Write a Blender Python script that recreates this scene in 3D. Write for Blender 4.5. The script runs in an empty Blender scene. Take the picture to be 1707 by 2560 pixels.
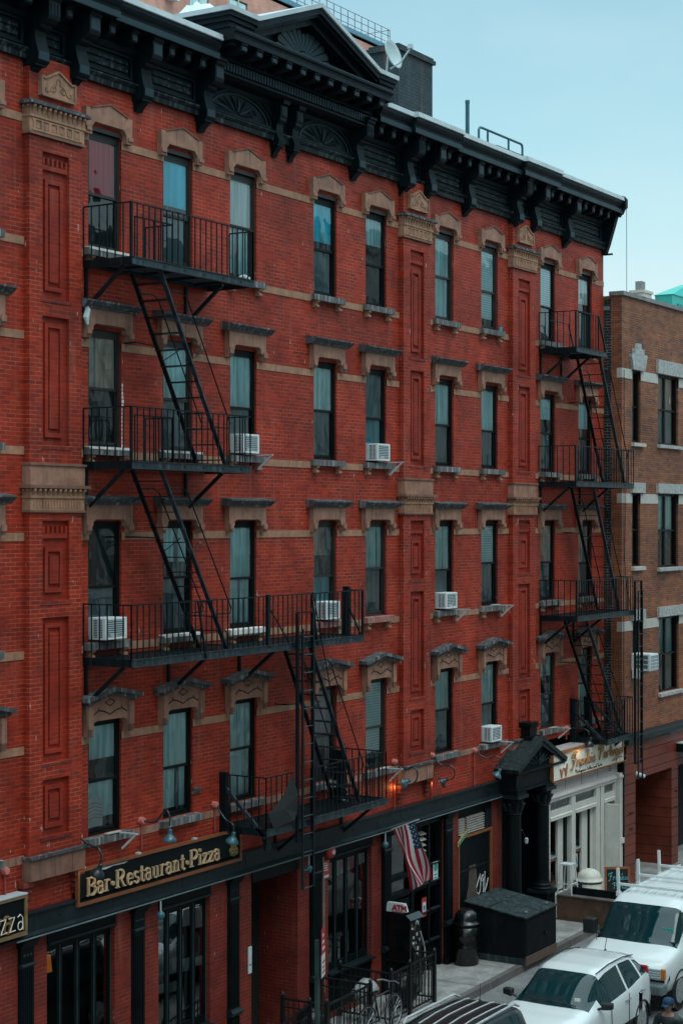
import bpy, math, random
from mathutils import Vector, Matrix
random.seed(7)
PI = math.pi
sc = bpy.context.scene
COL = sc.collection

# ---------------------------------------------------------------- camera
TH = math.radians(31.506)            # angle between the view axis and the facade
cam_d = bpy.data.cameras.new("camera")
cam_d.sensor_fit = 'VERTICAL'; cam_d.sensor_height = 36.0
cam_d.lens = 61.875; cam_d.shift_y = 0.0078
cam_d.clip_start = 0.1; cam_d.clip_end = 2000
cam = bpy.data.objects.new("camera", cam_d); COL.objects.link(cam)
cam.location = (0, -18.6, 10.0)
cam.rotation_euler = (PI/2, 0, TH - PI/2)
sc.camera = cam

# ---------------------------------------------------------------- sky, sun, exposure
SUN_EL, SUN_AZ = math.radians(58), math.radians(200)
w = bpy.data.worlds.new("World"); sc.world = w; w.use_nodes = True
nt = w.node_tree; nt.nodes.clear()
def wn(t, **k):
    n = nt.nodes.new(t)
    for a, b in k.items(): setattr(n, a, b)
    return n
out = wn('ShaderNodeOutputWorld'); bg = wn('ShaderNodeBackground')
sky = wn('ShaderNodeTexSky', sky_type='NISHITA', sun_disc=False, sun_elevation=SUN_EL, sun_rotation=SUN_AZ,
         air_density=1.0, dust_density=1.5, ozone_density=1.0)
tc = wn('ShaderNodeTexCoord'); sep = wn('ShaderNodeSeparateXYZ')
nt.links.new(tc.outputs['Generated'], sep.inputs[0])
mp = wn('ShaderNodeMapping'); mp.inputs['Scale'].default_value = (1.2, 1.2, 4.0)
nt.links.new(tc.outputs['Generated'], mp.inputs[0])
no = wn('ShaderNodeTexNoise'); no.inputs['Scale'].default_value = 2.2; no.inputs['Detail'].default_value = 5
nt.links.new(mp.outputs[0], no.inputs['Vector'])
# overcast veil: thick and white low down, thinner higher up
veil = wn('ShaderNodeMapRange'); veil.inputs[1].default_value = 0.11; veil.inputs[2].default_value = 0.30
veil.inputs[3].default_value = 0.96; veil.inputs[4].default_value = 0.22
nt.links.new(sep.outputs[2], veil.inputs[0])
ad = wn('ShaderNodeMath', operation='MULTIPLY_ADD'); ad.inputs[1].default_value = 0.85; ad.inputs[2].default_value = -0.43
nt.links.new(no.outputs[0], ad.inputs[0])
ad2 = wn('ShaderNodeMath', operation='ADD', use_clamp=True)
veil2 = wn('ShaderNodeMapRange'); veil2.inputs[1].default_value = 0.36; veil2.inputs[2].default_value = 0.75; veil2.inputs[3].default_value = 0.0; veil2.inputs[4].default_value = 0.72
nt.links.new(sep.outputs[2], veil2.inputs[0])
ad3 = wn('ShaderNodeMath', operation='ADD'); nt.links.new(veil.outputs[0], ad3.inputs[0]); nt.links.new(veil2.outputs[0], ad3.inputs[1])
nt.links.new(ad3.outputs[0], ad2.inputs[0]); nt.links.new(ad.outputs[0], ad2.inputs[1])
tint = wn('ShaderNodeMix', data_type='RGBA', blend_type='MULTIPLY'); tint.inputs[0].default_value = 1.0
nt.links.new(sky.outputs[0], tint.inputs[6]); tint.inputs[7].default_value = (1.08, 1.85, 1.6, 1)
mx = wn('ShaderNodeMix', data_type='RGBA')
nt.links.new(ad2.outputs[0], mx.inputs[0]); nt.links.new(tint.outputs[2], mx.inputs[6])
mx.inputs[7].default_value = (6.9, 8.75, 9.2, 1)
# an overcast dome is brightest overhead
zen = wn('ShaderNodeMapRange'); zen.inputs[1].default_value = 0.36; zen.inputs[2].default_value = 0.9; zen.inputs[3].default_value = 0.1; zen.inputs[4].default_value = 0.255
nt.links.new(sep.outputs[2], zen.inputs[0])
nt.links.new(mx.outputs[2], bg.inputs[0]); nt.links.new(zen.outputs[0], bg.inputs[1])
nt.links.new(bg.outputs[0], out.inputs[0])

sun_d = bpy.data.lights.new("sun", 'SUN'); sun_d.energy = 0.6; sun_d.angle = math.radians(26)
sun_d.color = (1.0, 0.96, 0.9)
sun = bpy.data.objects.new("sun", sun_d); COL.objects.link(sun)
# sun_rotation 0 = +Y, clockwise seen from above
sdir = Vector((math.sin(SUN_AZ)*math.cos(SUN_EL), math.cos(SUN_AZ)*math.cos(SUN_EL), math.sin(SUN_EL)))
sun.rotation_euler = sdir.to_track_quat('Z', 'Y').to_euler()
sun.location = (20, -30, 60)
vs = sc.view_settings
vs.view_transform = 'Standard'; vs.look = 'None'; vs.gamma = 1.0; vs.exposure = 0.06; vs.use_curve_mapping = False

# ---------------------------------------------------------------- helpers
def link(o, parent=None):
    COL.objects.link(o)
    if parent is not None: o.parent = parent
    return o
def root_loc(p):
    v = Vector((0, 0, 0))
    while p is not None:
        v += Vector(p.location); p = p.parent
    return v
def tag(o, label=None, cat=None, group=None, kind=None):
    if label: o['label'] = label
    if cat: o['category'] = cat
    if group: o['group'] = group
    if kind: o['kind'] = kind
    return o
def thing(name, label, cat, loc=(0, 0, 0), group=None):
    o = bpy.data.objects.new(name, None); o.empty_display_size = 0.2
    o.location = loc; link(o); tag(o, label, cat, group); return o
def dup(root, loc, label=None, group=None, rz=0.0):
    r = root.copy(); COL.objects.link(r); r.location = loc; r.rotation_euler = (0, 0, rz)
    if label: r['label'] = label
    if group: r['group'] = group
    for ch in list(root.children):
        c = ch.copy(); COL.objects.link(c); c.parent = r
        for g in list(ch.children):
            d = g.copy(); COL.objects.link(d); d.parent = c
    return r

class MB:
    """collects faces; build() links them as one mesh object (coordinates are scene coordinates)"""
    def __init__(s): s.v = []; s.f = []; s.m = []; s.mats = []
    def mi(s, mat):
        if mat not in s.mats: s.mats.append(mat)
        return s.mats.index(mat)
    def add(s, vs_, fs, mat):
        o = len(s.v); s.v += [tuple(p) for p in vs_]; k = s.mi(mat)
        for f in fs: s.f.append([o+i for i in f]); s.m.append(k)
    def quad(s, a, b, c, d, mat): s.add([a, b, c, d], [(0, 1, 2, 3)], mat)
    def box(s, x0, x1, y0, y1, z0, z1, mat):
        s.add([(x0,y0,z0),(x1,y0,z0),(x1,y1,z0),(x0,y1,z0),(x0,y0,z1),(x1,y0,z1),(x1,y1,z1),(x0,y1,z1)],
              [(0,3,2,1),(4,5,6,7),(0,1,5,4),(1,2,6,5),(2,3,7,6),(3,0,4,7)], mat)
    def hexa(s, p, mat):   # 8 points, bottom ring then top ring (same winding as box)
        s.add(p, [(0,3,2,1),(4,5,6,7),(0,1,5,4),(1,2,6,5),(2,3,7,6),(3,0,4,7)], mat)
    def prism_x(s, prof, x0, x1, mat):   # closed (y,z) outline pushed along X
        n = len(prof); v = [(x0, y, z) for y, z in prof] + [(x1, y, z) for y, z in prof]
        f = [tuple(range(n)), tuple(range(2*n-1, n-1, -1))] + [(i, i+n, (i+1) % n+n, (i+1) % n) for i in range(n)]
        s.add(v, f, mat)
    def prism_y(s, prof, y0, y1, mat):   # closed (x,z) outline pushed along Y
        n = len(prof); v = [(x, y0, z) for x, z in prof] + [(x, y1, z) for x, z in prof]
        f = [tuple(range(n)), tuple(range(2*n-1, n-1, -1))] + [(i, i+n, (i+1) % n+n, (i+1) % n) for i in range(n)]
        s.add(v, f, mat)
    def prism_z(s, prof, z0, z1, mat):
        n = len(prof); v = [(x, y, z0) for x, y in prof] + [(x, y, z1) for x, y in prof]
        f = [tuple(range(n)), tuple(range(2*n-1, n-1, -1))] + [(i, i+n, (i+1) % n+n, (i+1) % n) for i in range(n)]
        s.add(v, f, mat)
    def bar(s, a, b, w, h, mat, up=(0, 0, 1)):   # rectangular bar from a to b
        a, b = Vector(a), Vector(b); d = (b-a).normalized(); u = Vector(up)
        if abs(d.dot(u)) > 0.98: u = Vector((0, 1, 0))
        r = d.cross(u).normalized()*w/2; t = r.cross(d).normalized()*h/2
        p = [a-r-t, a+r-t, a+r+t, a-r+t, b-r-t, b+r-t, b+r+t, b-r+t]
        s.add(p, [(0,1,2,3),(7,6,5,4),(0,4,5,1),(1,5,6,2),(2,6,7,3),(3,7,4,0)], mat)
    def tube(s, pts, r, mat, n=6, cap=True, closed=False):
        pts = [Vector(p) for p in pts]; k = len(pts); rings = []; ref = None
        rr = r if isinstance(r, (list, tuple)) else [r]*k
        for i, p in enumerate(pts):
            if closed: d = pts[(i+1) % k]-pts[i-1]
            else: d = pts[min(i+1, k-1)]-pts[max(i-1, 0)]
            d.normalize()
            if ref is None: ref = Vector((0, 0, 1)) if abs(d.z) < 0.9 else Vector((1, 0, 0))
            a = d.cross(ref)
            if a.length < 1e-4: a = d.cross(Vector((0, 1, 0)))
            a.normalize(); b = d.cross(a).normalized(); ref = a.cross(d)
            rings.append([p+(a*math.cos(t)+b*math.sin(t))*rr[i] for t in [2*PI*j/n for j in range(n)]])
        v = [q for g in rings for q in g]; f = []
        m = k if closed else k-1
        for i in range(m):
            i2 = (i+1) % k
            for j in range(n):
                f.append((i*n+j, i*n+(j+1) % n, i2*n+(j+1) % n, i2*n+j))
        if cap and not closed: f += [tuple(range(n-1, -1, -1)), tuple((k-1)*n+j for j in range(n))]
        s.add(v, f, mat)
    def lathe(s, prof, c, mat, n=20, axis='z'):   # (r,h) list around an axis through c
        c = Vector(c); v = []; f = []; k = len(prof)
        for r, h in prof:
            for j in range(n):
                t = 2*PI*j/n; a, b = r*math.cos(t), r*math.sin(t)
                q = {'z': (a, b, h), 'x': (h, a, b), 'y': (a, h, b)}[axis] if isinstance(axis, str) else None
                if q is None:
                    A = axis; u = A.orthogonal().normalized(); ww = A.cross(u); q = u*a+ww*b+A*h
                v.append(c+Vector(q))
        for i in range(k-1):
            for j in range(n): f.append((i*n+j, i*n+(j+1) % n, (i+1)*n+(j+1) % n, (i+1)*n+j))
        f += [tuple(range(n-1, -1, -1)), tuple((k-1)*n+j for j in range(n))]
        s.add(v, f, mat)
    def wall(s, x0, x1, z0, z1, y, holes, depth, mat, rmat=None):   # front wall (facing -Y) with reveals
        rmat = rmat or mat
        xs = sorted({x0, x1, *[h[0] for h in holes], *[h[1] for h in holes]})
        zs = sorted({z0, z1, *[h[2] for h in holes], *[h[3] for h in holes]})
        for i in range(len(xs)-1):
            for j in range(len(zs)-1):
                cx, cz = (xs[i]+xs[i+1])/2, (zs[j]+zs[j+1])/2
                if any(h[0] < cx < h[1] and h[2] < cz < h[3] for h in holes): continue
                s.quad((xs[i], y, zs[j]), (xs[i+1], y, zs[j]), (xs[i+1], y, zs[j+1]), (xs[i], y, zs[j+1]), mat)
        for a, b, c, d in holes:
            e = y+depth
            s.quad((a,y,c),(a,y,d),(a,e,d),(a,e,c), rmat); s.quad((b,y,d),(b,y,c),(b,e,c),(b,e,d), rmat)
            s.quad((a,y,d),(b,y,d),(b,e,d),(a,e,d), rmat); s.quad((b,y,c),(a,y,c),(a,e,c),(b,e,c), rmat)
    def build(s, name, parent=None, smooth=False, bevel=0.0, auto=True):
        off = root_loc(parent)
        me = bpy.data.meshes.new(name)
        me.from_pydata([(x-off.x, y-off.y, z-off.z) for x, y, z in s.v], [], s.f)
        for m in s.mats: me.materials.append(m)
        me.polygons.foreach_set('material_index', s.m)
        me.update(); 
        import bmesh
        b = bmesh.new(); b.from_mesh(me); bmesh.ops.recalc_face_normals(b, faces=b.faces) if auto else None
        b.to_mesh(me); b.free()
        if smooth: me.polygons.foreach_set('use_smooth', [True]*len(me.polygons))
        o = bpy.data.objects.new(name, me); link(o, parent)
        if bevel:
            md = o.modifiers.new('bevel', 'BEVEL'); md.width = bevel; md.segments = 2; md.limit_method = 'ANGLE'
        if smooth == 'auto':
            pass
        return o

# ---------------------------------------------------------------- materials
def newmat(name):
    m = bpy.data.materials.new(name); m.use_nodes = True
    t = m.node_tree; t.nodes.clear()
    o = t.nodes.new('ShaderNodeOutputMaterial'); p = t.nodes.new('ShaderNodeBsdfPrincipled')
    t.links.new(p.outputs[0], o.inputs[0])
    return m, t, p
def nd(t, typ, ins=None, **k):
    n = t.nodes.new(typ)
    for a, b in k.items(): setattr(n, a, b)
    for i, val in (ins or {}).items():
        if hasattr(val, 'is_linked') or hasattr(val, 'node'): t.links.new(val, n.inputs[i])
        else: n.inputs[i].default_value = val
    return n
def c4(c): return (c[0], c[1], c[2], 1.0)
def ramp(t, fac, a, b, lo, hi):
    r = nd(t, 'ShaderNodeMapRange', {0: fac, 1: lo, 2: hi, 3: a, 4: b}, clamp=True); return r.outputs[0]
def mixc(t, fac, a, b, blend='MIX'):
    n = nd(t, 'ShaderNodeMix', data_type='RGBA', blend_type=blend)
    for i, val in ((0, fac), (6, a), (7, b)):
        if isinstance(val, (int, float)): n.inputs[i].default_value = val
        elif isinstance(val, tuple): n.inputs[i].default_value = c4(val)
        else: t.links.new(val, n.inputs[i])
    return n.outputs[2]
def surf(name, base, rough=0.6, var=0.25, scale=3.0, streak=0.0, dirt=None, bump=0.0, bscale=40.0, metal=0.0, spec=0.5, world=True, coat=0.0, rvar=0.12):
    """painted / stone / metal surface with blotches, vertical streaks, spots of wear"""
    m, t, p = newmat(name)
    src = nd(t, 'ShaderNodeNewGeometry').outputs['Position'] if world else nd(t, 'ShaderNodeTexCoord').outputs['Object']
    n1 = nd(t, 'ShaderNodeTexNoise', {'Vector': src, 'Scale': scale, 'Detail': 6.0, 'Roughness': 0.65})
    v = ramp(t, n1.outputs[0], 1-var, 1+var, 0.3, 0.7)
    col = mixc(t, 1.0, tuple(base), v, 'MULTIPLY')
    if streak:
        mp_ = nd(t, 'ShaderNodeMapping', {0: src, 3: (9.0, 9.0, 0.7)})
        n2 = nd(t, 'ShaderNodeTexNoise', {'Vector': mp_.outputs[0], 'Scale': 1.6, 'Detail': 5.0})
        f = ramp(t, n2.outputs[0], 0.0, streak, 0.52, 0.72)
        col = mixc(t, f, col, tuple(dirt or (0.03, 0.03, 0.03)))
    t.links.new(col, p.inputs['Base Color'])
    rr = ramp(t, n1.outputs[0], max(0.05, rough-rvar), min(1, rough+rvar), 0.3, 0.7)
    t.links.new(rr, p.inputs['Roughness'])
    p.inputs['Metallic'].default_value = metal
    p.inputs['Specular IOR Level'].default_value = spec
    p.inputs['Coat Weight'].default_value = coat
    p.inputs['Coat Roughness'].default_value = 0.06
    if bump:
        n3 = nd(t, 'ShaderNodeTexNoise', {'Vector': src, 'Scale': bscale, 'Detail': 4.0})
        b = nd(t, 'ShaderNodeBump', {'Height': n3.outputs[0], 'Strength': bump, 'Distance': 0.02})
        t.links.new(b.outputs[0], p.inputs['Normal'])
    return m
def brick(name, c1, c2, mortar, bw=0.213, rh=0.0678, ms=0.0055, stain=(0.05, 0.03, 0.03), stain_amt=0.55, odd=None, oddamt=0.85, flecks=0.0, squash=1.0, mfade=0.75):
    m, t, p = newmat(name)
    pos = nd(t, 'ShaderNodeNewGeometry').outputs['Position']
    s = nd(t, 'ShaderNodeSeparateXYZ', {0: pos})
    u = nd(t, 'ShaderNodeMath', {0: s.outputs[0], 1: s.outputs[1]}, operation='ADD')
    # courses are never dead straight
    wob = nd(t, 'ShaderNodeTexNoise', {'Vector': pos, 'Scale': 0.9, 'Detail': 2.0})
    wz = nd(t, 'ShaderNodeMath', {0: wob.outputs[0], 1: 0.02, 2: s.outputs[2]}, operation='MULTIPLY_ADD')
    v = nd(t, 'ShaderNodeCombineXYZ', {0: u.outputs[0], 1: wz.outputs[0]})
    b = nd(t, 'ShaderNodeTexBrick', {'Vector': v.outputs[0], 'Color1': c4(c1), 'Color2': c4(c2), 'Mortar': c4(mortar), 'Scale': 1.0,
           'Mortar Size': ms, 'Mortar Smooth': 0.3, 'Bias': 0.0, 'Brick Width': bw, 'Row Height': rh}, offset=0.5, squash=squash)
    n1 = nd(t, 'ShaderNodeTexNoise', {'Vector': pos, 'Scale': 0.55, 'Detail': 6.0, 'Roughness': 0.6})
    # mortar lost under paint in places
    nf = nd(t, 'ShaderNodeTexNoise', {'Vector': pos, 'Scale': 2.3, 'Detail': 3.0})
    fm = ramp(t, nf.outputs[0], 0.15, 1.0, 0.38, 0.62)
    fm2 = nd(t, 'ShaderNodeMath', {0: fm, 1: mfade}, operation='MULTIPLY')
    mask = nd(t, 'ShaderNodeMath', {0: b.outputs['Fac'], 1: fm2.outputs[0]}, operation='MULTIPLY')
    bonly = nd(t, 'ShaderNodeTexBrick', {'Vector': v.outputs[0], 'Color1': c4(c1), 'Color2': c4(c2), 'Mortar': c4([(x+y)/2 for x, y in zip(c1, c2)]), 'Scale': 1.0,
           'Mortar Size': 0.0, 'Bias': 0.0, 'Brick Width': bw, 'Row Height': rh}, offset=0.5, squash=squash)
    col = bonly.outputs['Color']
    if odd:
        vo = nd(t, 'ShaderNodeTexWhiteNoise', {0: bonly.outputs['Color']}, noise_dimensions='3D')
        n5 = nd(t, 'ShaderNodeTexNoise', {'Vector': nd(t, 'ShaderNodeMapping', {0: pos, 3: (1.0, 1.0, 3.0)}).outputs[0], 'Scale': 3.2, 'Detail': 2.0})
        col = mixc(t, ramp(t, n5.outputs[0], 0.0, oddamt, 0.58, 0.70), col, tuple(odd))
    col = mixc(t, mask.outputs[0], col, tuple(mortar))
    col = mixc(t, 1.0, col, ramp(t, n1.outputs[0], 0.60, 1.30, 0.3, 0.7), 'MULTIPLY')
    n8 = nd(t, 'ShaderNodeTexNoise', {'Vector': nd(t, 'ShaderNodeMapping', {0: pos, 3: (5.0, 5.0, 0.45)}).outputs[0], 'Scale': 1.0, 'Detail': 5.0, 'Roughness': 0.6})
    col = mixc(t, ramp(t, n8.outputs[0], 0.0, 0.42, 0.56, 0.72), col, (0.33, 0.11, 0.08))
    mp_ = nd(t, 'ShaderNodeMapping', {0: pos, 3: (1.6, 1.6, 0.5)})
    n2 = nd(t, 'ShaderNodeTexNoise', {'Vector': mp_.outputs[0], 'Scale': 1.3, 'Detail': 8.0, 'Roughness': 0.7})
    col = mixc(t, ramp(t, n2.outputs[0], 0.0, stain_amt, 0.54, 0.80), col, tuple(stain))
    if flecks:
        mp2 = nd(t, 'ShaderNodeMapping', {0: pos, 3: (7.0, 7.0, 2.0)})
        n6 = nd(t, 'ShaderNodeTexNoise', {'Vector': mp2.outputs[0], 'Scale': 2.0, 'Detail': 3.0})
        col = mixc(t, ramp(t, n6.outputs[0], 0.0, flecks, 0.70, 0.73), col, (0.62, 0.55, 0.52))
    t.links.new(col, p.inputs['Base Color'])
    p.inputs['Roughness'].default_value = 0.62
    p.inputs['Specular IOR Level'].default_value = 0.3
    hh = nd(t, 'ShaderNodeMath', {0: 1.0, 1: b.outputs['Fac']}, operation='SUBTRACT')
    n4 = nd(t, 'ShaderNodeTexNoise', {'Vector': pos, 'Scale': 60.0, 'Detail': 2.0})
    h2 = nd(t, 'ShaderNodeMath', {0: n4.outputs[0], 1: 0.35, 2: hh.outputs[0]}, operation='MULTIPLY_ADD')
    bp = nd(t, 'ShaderNodeBump', {'Height': h2.outputs[0], 'Strength': 0.5, 'Distance': 0.008})
    t.links.new(bp.outputs[0], p.inputs['Normal'])
    return m
def glass(name, tint=(0.75, 0.85, 0.85), refl=1.0, rough=0.02, wavy=0.0, ior=1.58):
    m = bpy.data.materials.new(name); m.use_nodes = True
    t = m.node_tree; t.nodes.clear()
    o = t.nodes.new('ShaderNodeOutputMaterial')
    tr = nd(t, 'ShaderNodeBsdfTransparent', {0: c4(tint)}); gl = nd(t, 'ShaderNodeBsdfGlossy', {0: c4((refl,)*3), 1: rough})
    fr = nd(t, 'ShaderNodeFresnel', {0: ior})
    if wavy:
        pos = nd(t, 'ShaderNodeNewGeometry').outputs['Position']
        n3 = nd(t, 'ShaderNodeTexNoise', {'Vector': pos, 'Scale': 2.2, 'Detail': 1.0})
        b = nd(t, 'ShaderNodeBump', {'Height': n3.outputs[0], 'Strength': wavy, 'Distance': 0.05})
        t.links.new(b.outputs[0], gl.inputs['Normal']); t.links.new(b.outputs[0], fr.inputs['Normal'])
    x = nd(t, 'ShaderNodeMixShader', {0: fr.outputs[0], 1: tr.outputs[0], 2: gl.outputs[0]})
    t.links.new(x.outputs[0], o.inputs[0]); return m
def emit(name, col, s):
    m = bpy.data.materials.new(name); m.use_nodes = True; t = m.node_tree; t.nodes.clear()
    o = t.nodes.new('ShaderNodeOutputMaterial'); e = nd(t, 'ShaderNodeEmission', {0: c4(col), 1: s})
    t.links.new(e.outputs[0], o.inputs[0]); return m
def fabric(name, col, stripes=None, folds=12.0):
    m, t, p = newmat(name)
    pos = nd(t, 'ShaderNodeNewGeometry').outputs['Position']
    s = nd(t, 'ShaderNodeSeparateXYZ', {0: pos})
    if stripes:   # slats of a blind
        wv = nd(t, 'ShaderNodeMath', {0: s.outputs[2], 1: 2*PI/stripes}, operation='MULTIPLY')
        sn = nd(t, 'ShaderNodeMath', {0: wv.outputs[0]}, operation='SINE')
        f = ramp(t, sn.outputs[0], 0.72, 1.1, -0.4, 0.6)
    else:
        mp_ = nd(t, 'ShaderNodeMapping', {0: pos, 3: (folds, folds, 0.6)})
        n1 = nd(t, 'ShaderNodeTexNoise', {'Vector': mp_.outputs[0], 'Scale': 1.0, 'Detail': 3.0})
        f = ramp(t, n1.outputs[0], 0.6, 1.2, 0.3, 0.7)
    col_ = mixc(t, 1.0, tuple(col), f, 'MULTIPLY')
    t.links.new(col_, p.inputs['Base Color']); p.inputs['Roughness'].default_value = 0.9
    return m

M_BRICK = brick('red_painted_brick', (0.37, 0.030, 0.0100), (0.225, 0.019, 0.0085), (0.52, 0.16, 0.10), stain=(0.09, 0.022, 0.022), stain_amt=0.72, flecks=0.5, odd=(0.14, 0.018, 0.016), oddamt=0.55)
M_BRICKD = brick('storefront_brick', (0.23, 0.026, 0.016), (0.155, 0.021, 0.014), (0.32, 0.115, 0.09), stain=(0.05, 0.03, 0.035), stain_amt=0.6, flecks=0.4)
M_PANEL = brick('panel_brick', (0.32, 0.025, 0.0095), (0.24, 0.019, 0.0085), (0.42, 0.09, 0.055), stain_amt=0.5, stain=(0.12, 0.02, 0.02), mfade=0.45)
M_STONE = surf('brownstone', (0.32, 0.155, 0.105), 0.85, 0.35, 4.0, 0.6, (0.10, 0.06, 0.05), 0.35, 60)
M_STONE2 = surf('sandstone_trim', (0.36, 0.18, 0.11), 0.85, 0.32, 5.0, 0.5, (0.12, 0.08, 0.06), 0.3, 70)
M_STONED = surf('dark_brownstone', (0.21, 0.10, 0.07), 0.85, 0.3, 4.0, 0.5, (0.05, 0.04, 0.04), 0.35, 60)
M_CAP = surf('sooty_stone_cap', (0.055, 0.055, 0.06), 0.75, 0.5, 6.0, 0.5, (0.45, 0.48, 0.48), 0.3, 50)
M_SILL = surf('weathered_sill', (0.10, 0.095, 0.095), 0.75, 0.45, 6.0, 0.6, (0.55, 0.56, 0.55), 0.3, 60)
M_SILLR = surf('red_washed_sill', (0.30, 0.12, 0.10), 0.75, 0.35, 6.0, 0.5, (0.6, 0.5, 0.48), 0.3, 60)
M_WHITEWASH = surf('white_paint_smear', (0.72, 0.68, 0.65), 0.8, 0.25, 9.0, 0.4, (0.3, 0.22, 0.2), 0.3, 40)
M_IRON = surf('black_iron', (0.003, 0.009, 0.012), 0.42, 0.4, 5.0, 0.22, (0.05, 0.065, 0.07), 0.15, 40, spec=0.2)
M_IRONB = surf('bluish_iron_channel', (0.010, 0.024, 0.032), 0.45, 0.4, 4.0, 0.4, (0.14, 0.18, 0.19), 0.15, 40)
M_CORN = surf('black_cornice_paint', (0.0022, 0.007, 0.010), 0.5, 0.4, 3.0, 0.25, (0.016, 0.026, 0.030), 0.2, 50, spec=0.15)
M_CORNR = surf('peeling_cornice_paint', (0.006, 0.011, 0.014), 0.5, 0.5, 8.0, 0.35, (0.20, 0.22, 0.22), 0.35, 60, spec=0.15)
M_CORNF = surf('cornice_fascia_paint', (0.014, 0.030, 0.038), 0.45, 0.3, 3.0, 0.2, (0.05, 0.07, 0.08), 0.15, 50, spec=0.25)
M_FLASH = surf('pale_metal_flashing', (0.46, 0.50, 0.52), 0.45, 0.2, 2.0, 0.2, (0.4, 0.42, 0.44), 0.0, 40)
M_FRAME = surf('black_window_frame', (0.004, 0.006, 0.007), 0.5, 0.3, 4.0, spec=0.2)
M_FRAMEB = surf('brown_window_frame', (0.018, 0.015, 0.014), 0.5, 0.3, 4.0)
M_STORE = surf('storefront_black_paint', (0.003, 0.006, 0.0075), 0.5, 0.35, 3.0, 0.2, (0.012, 0.018, 0.02), 0.1, 40, spec=0.15)
M_BEAM = surf('storefront_beam_paint', (0.009, 0.016, 0.020), 0.42, 0.35, 2.0, 0.35, (0.025, 0.036, 0.04), 0.1, 40, spec=0.2)
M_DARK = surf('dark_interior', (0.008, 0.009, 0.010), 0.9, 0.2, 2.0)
M_GLASS = glass('window_glass', (0.97, 0.99, 0.99), 1.0, 0.02, 0.12)
M_GLASSD = glass('street_door_glass', (0.80, 0.86, 0.86), 1.0, 0.01, 0.04, 2.4)
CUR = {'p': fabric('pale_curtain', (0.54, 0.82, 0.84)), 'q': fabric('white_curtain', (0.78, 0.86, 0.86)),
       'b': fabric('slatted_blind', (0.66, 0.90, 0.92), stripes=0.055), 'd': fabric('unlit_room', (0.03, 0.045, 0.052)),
       'g': fabric('grey_screen', (0.17, 0.26, 0.29)), 'r': fabric('red_curtain', (0.62, 0.03, 0.06), folds=22),
       's': fabric('painted_sky_reflection', (0.10, 0.80, 0.98), folds=4), 't': fabric('tan_curtain', (0.52, 0.44, 0.37)),  # s: sky reflection painted as a bright blue sheet behind the pane
       'l': fabric('lilac_grey_shade', (0.30, 0.30, 0.36), folds=5), 'k': fabric('teal_shade', (0.08, 0.42, 0.50), folds=5)}
def ZG(x): return 0.015*(x-29.0)      # the street climbs gently
# ================================================================ RED BRICK BUILDING
XL, XR = 9.0, 43.70
bld = thing('red_brick_building', 'long red painted brick walk-up with black bracketed cornice above the bar and the coffee shop', 'building', (29, 0, 0))
WC = [19.72, 22.85, 24.86, 26.87, 29.73, 31.73, 34.74, 36.98, 40.2, 42.5]
ROWS = [(4.80, 6.72), (8.0, 9.98), (11.2, 13.15), (14.46, 16.40)]
HW = 0.43
holes = [(c-HW, c+HW, a, b) for c in WC for a, b in ROWS]
# storefront openings (door, door, recess, door, doorway, board) and left repeats
DOORS = [(17.2, 18.9), (21.40, 23.11), (24.30, 25.82), (29.83, 31.54)]
RECESS = (27.13, 28.72); DOORWAY = (32.26, 34.69); BOARD = (35.40, 37.08); PORT = (37.62, 39.30); CAFE = (39.55, 43.45)
lowholes = [(a, b, 0.12, 3.50) for a, b in DOORS] + [(RECESS[0], RECESS[1], -0.25, 3.50), (DOORWAY[0], DOORWAY[1], -0.2, 3.50),
            (BOARD[0], BOARD[1], 1.1, 3.50), (PORT[0], PORT[1], -0.2, 3.5), (CAFE[0], CAFE[1], 0.05, 4.5)]
m = MB()
m.wall(XL, XR, 3.86, 17.4, 0.0, holes + [(CAFE[0], CAFE[1], 3.86, 4.5)], 0.24, M_BRICK)
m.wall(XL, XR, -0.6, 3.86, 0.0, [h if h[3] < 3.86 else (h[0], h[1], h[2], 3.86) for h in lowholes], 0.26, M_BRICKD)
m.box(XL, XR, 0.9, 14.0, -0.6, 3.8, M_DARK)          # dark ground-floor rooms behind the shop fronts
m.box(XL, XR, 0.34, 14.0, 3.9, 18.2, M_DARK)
m.quad((XR, 0, -0.6), (XR, 14, -0.6), (XR, 14, 18.2), (XR, 0, 18.2), M_BRICK)
m.quad((XL, 14, -0.6), (XL, 0, -0.6), (XL, 0, 18.2), (XL, 14, 18.2), M_BRICK)
m.quad((XL, 0, 17.39), (XR, 0, 17.39), (XR, 0.3, 17.39), (XL, 0.3, 17.39), M_DARK)
m.build('wall', bld)
m = MB(); m.box(XL, XR, -0.02, 14.0, 18.22, 18.40, surf('tar_roof', (0.10, 0.11, 0.12), 0.9, 0.3, 2.0)); m.build('roof', bld)

# ---- string courses, one per level
def segs(excl, x0=XL, x1=XR):
    p = x0
    for a, b in sorted(excl):
        if a > p: yield p, a
        p = max(p, b)
    if p < x1: yield p, x1
for zt in (16.35, 12.96, 9.80, 6.46):
    for a, b in segs([(c-HW, c+HW) for c in WC if c > 18], 15.0):
        m = MB(); m.box(a, b, -0.014, 0.02, zt-0.13, zt, M_STONE2); m.build('string_course', bld)
for zt in (14.43, 11.15, 7.95, 4.76):
    for a, b in segs([(c-0.55, c+0.55) for c in WC if c > 18], 15.0):
        m = MB(); m.box(a, b, -0.014, 0.02, zt-0.13, zt, M_STONE2 if zt > 5 else M_STONE); m.build('string_course', bld)

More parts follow.
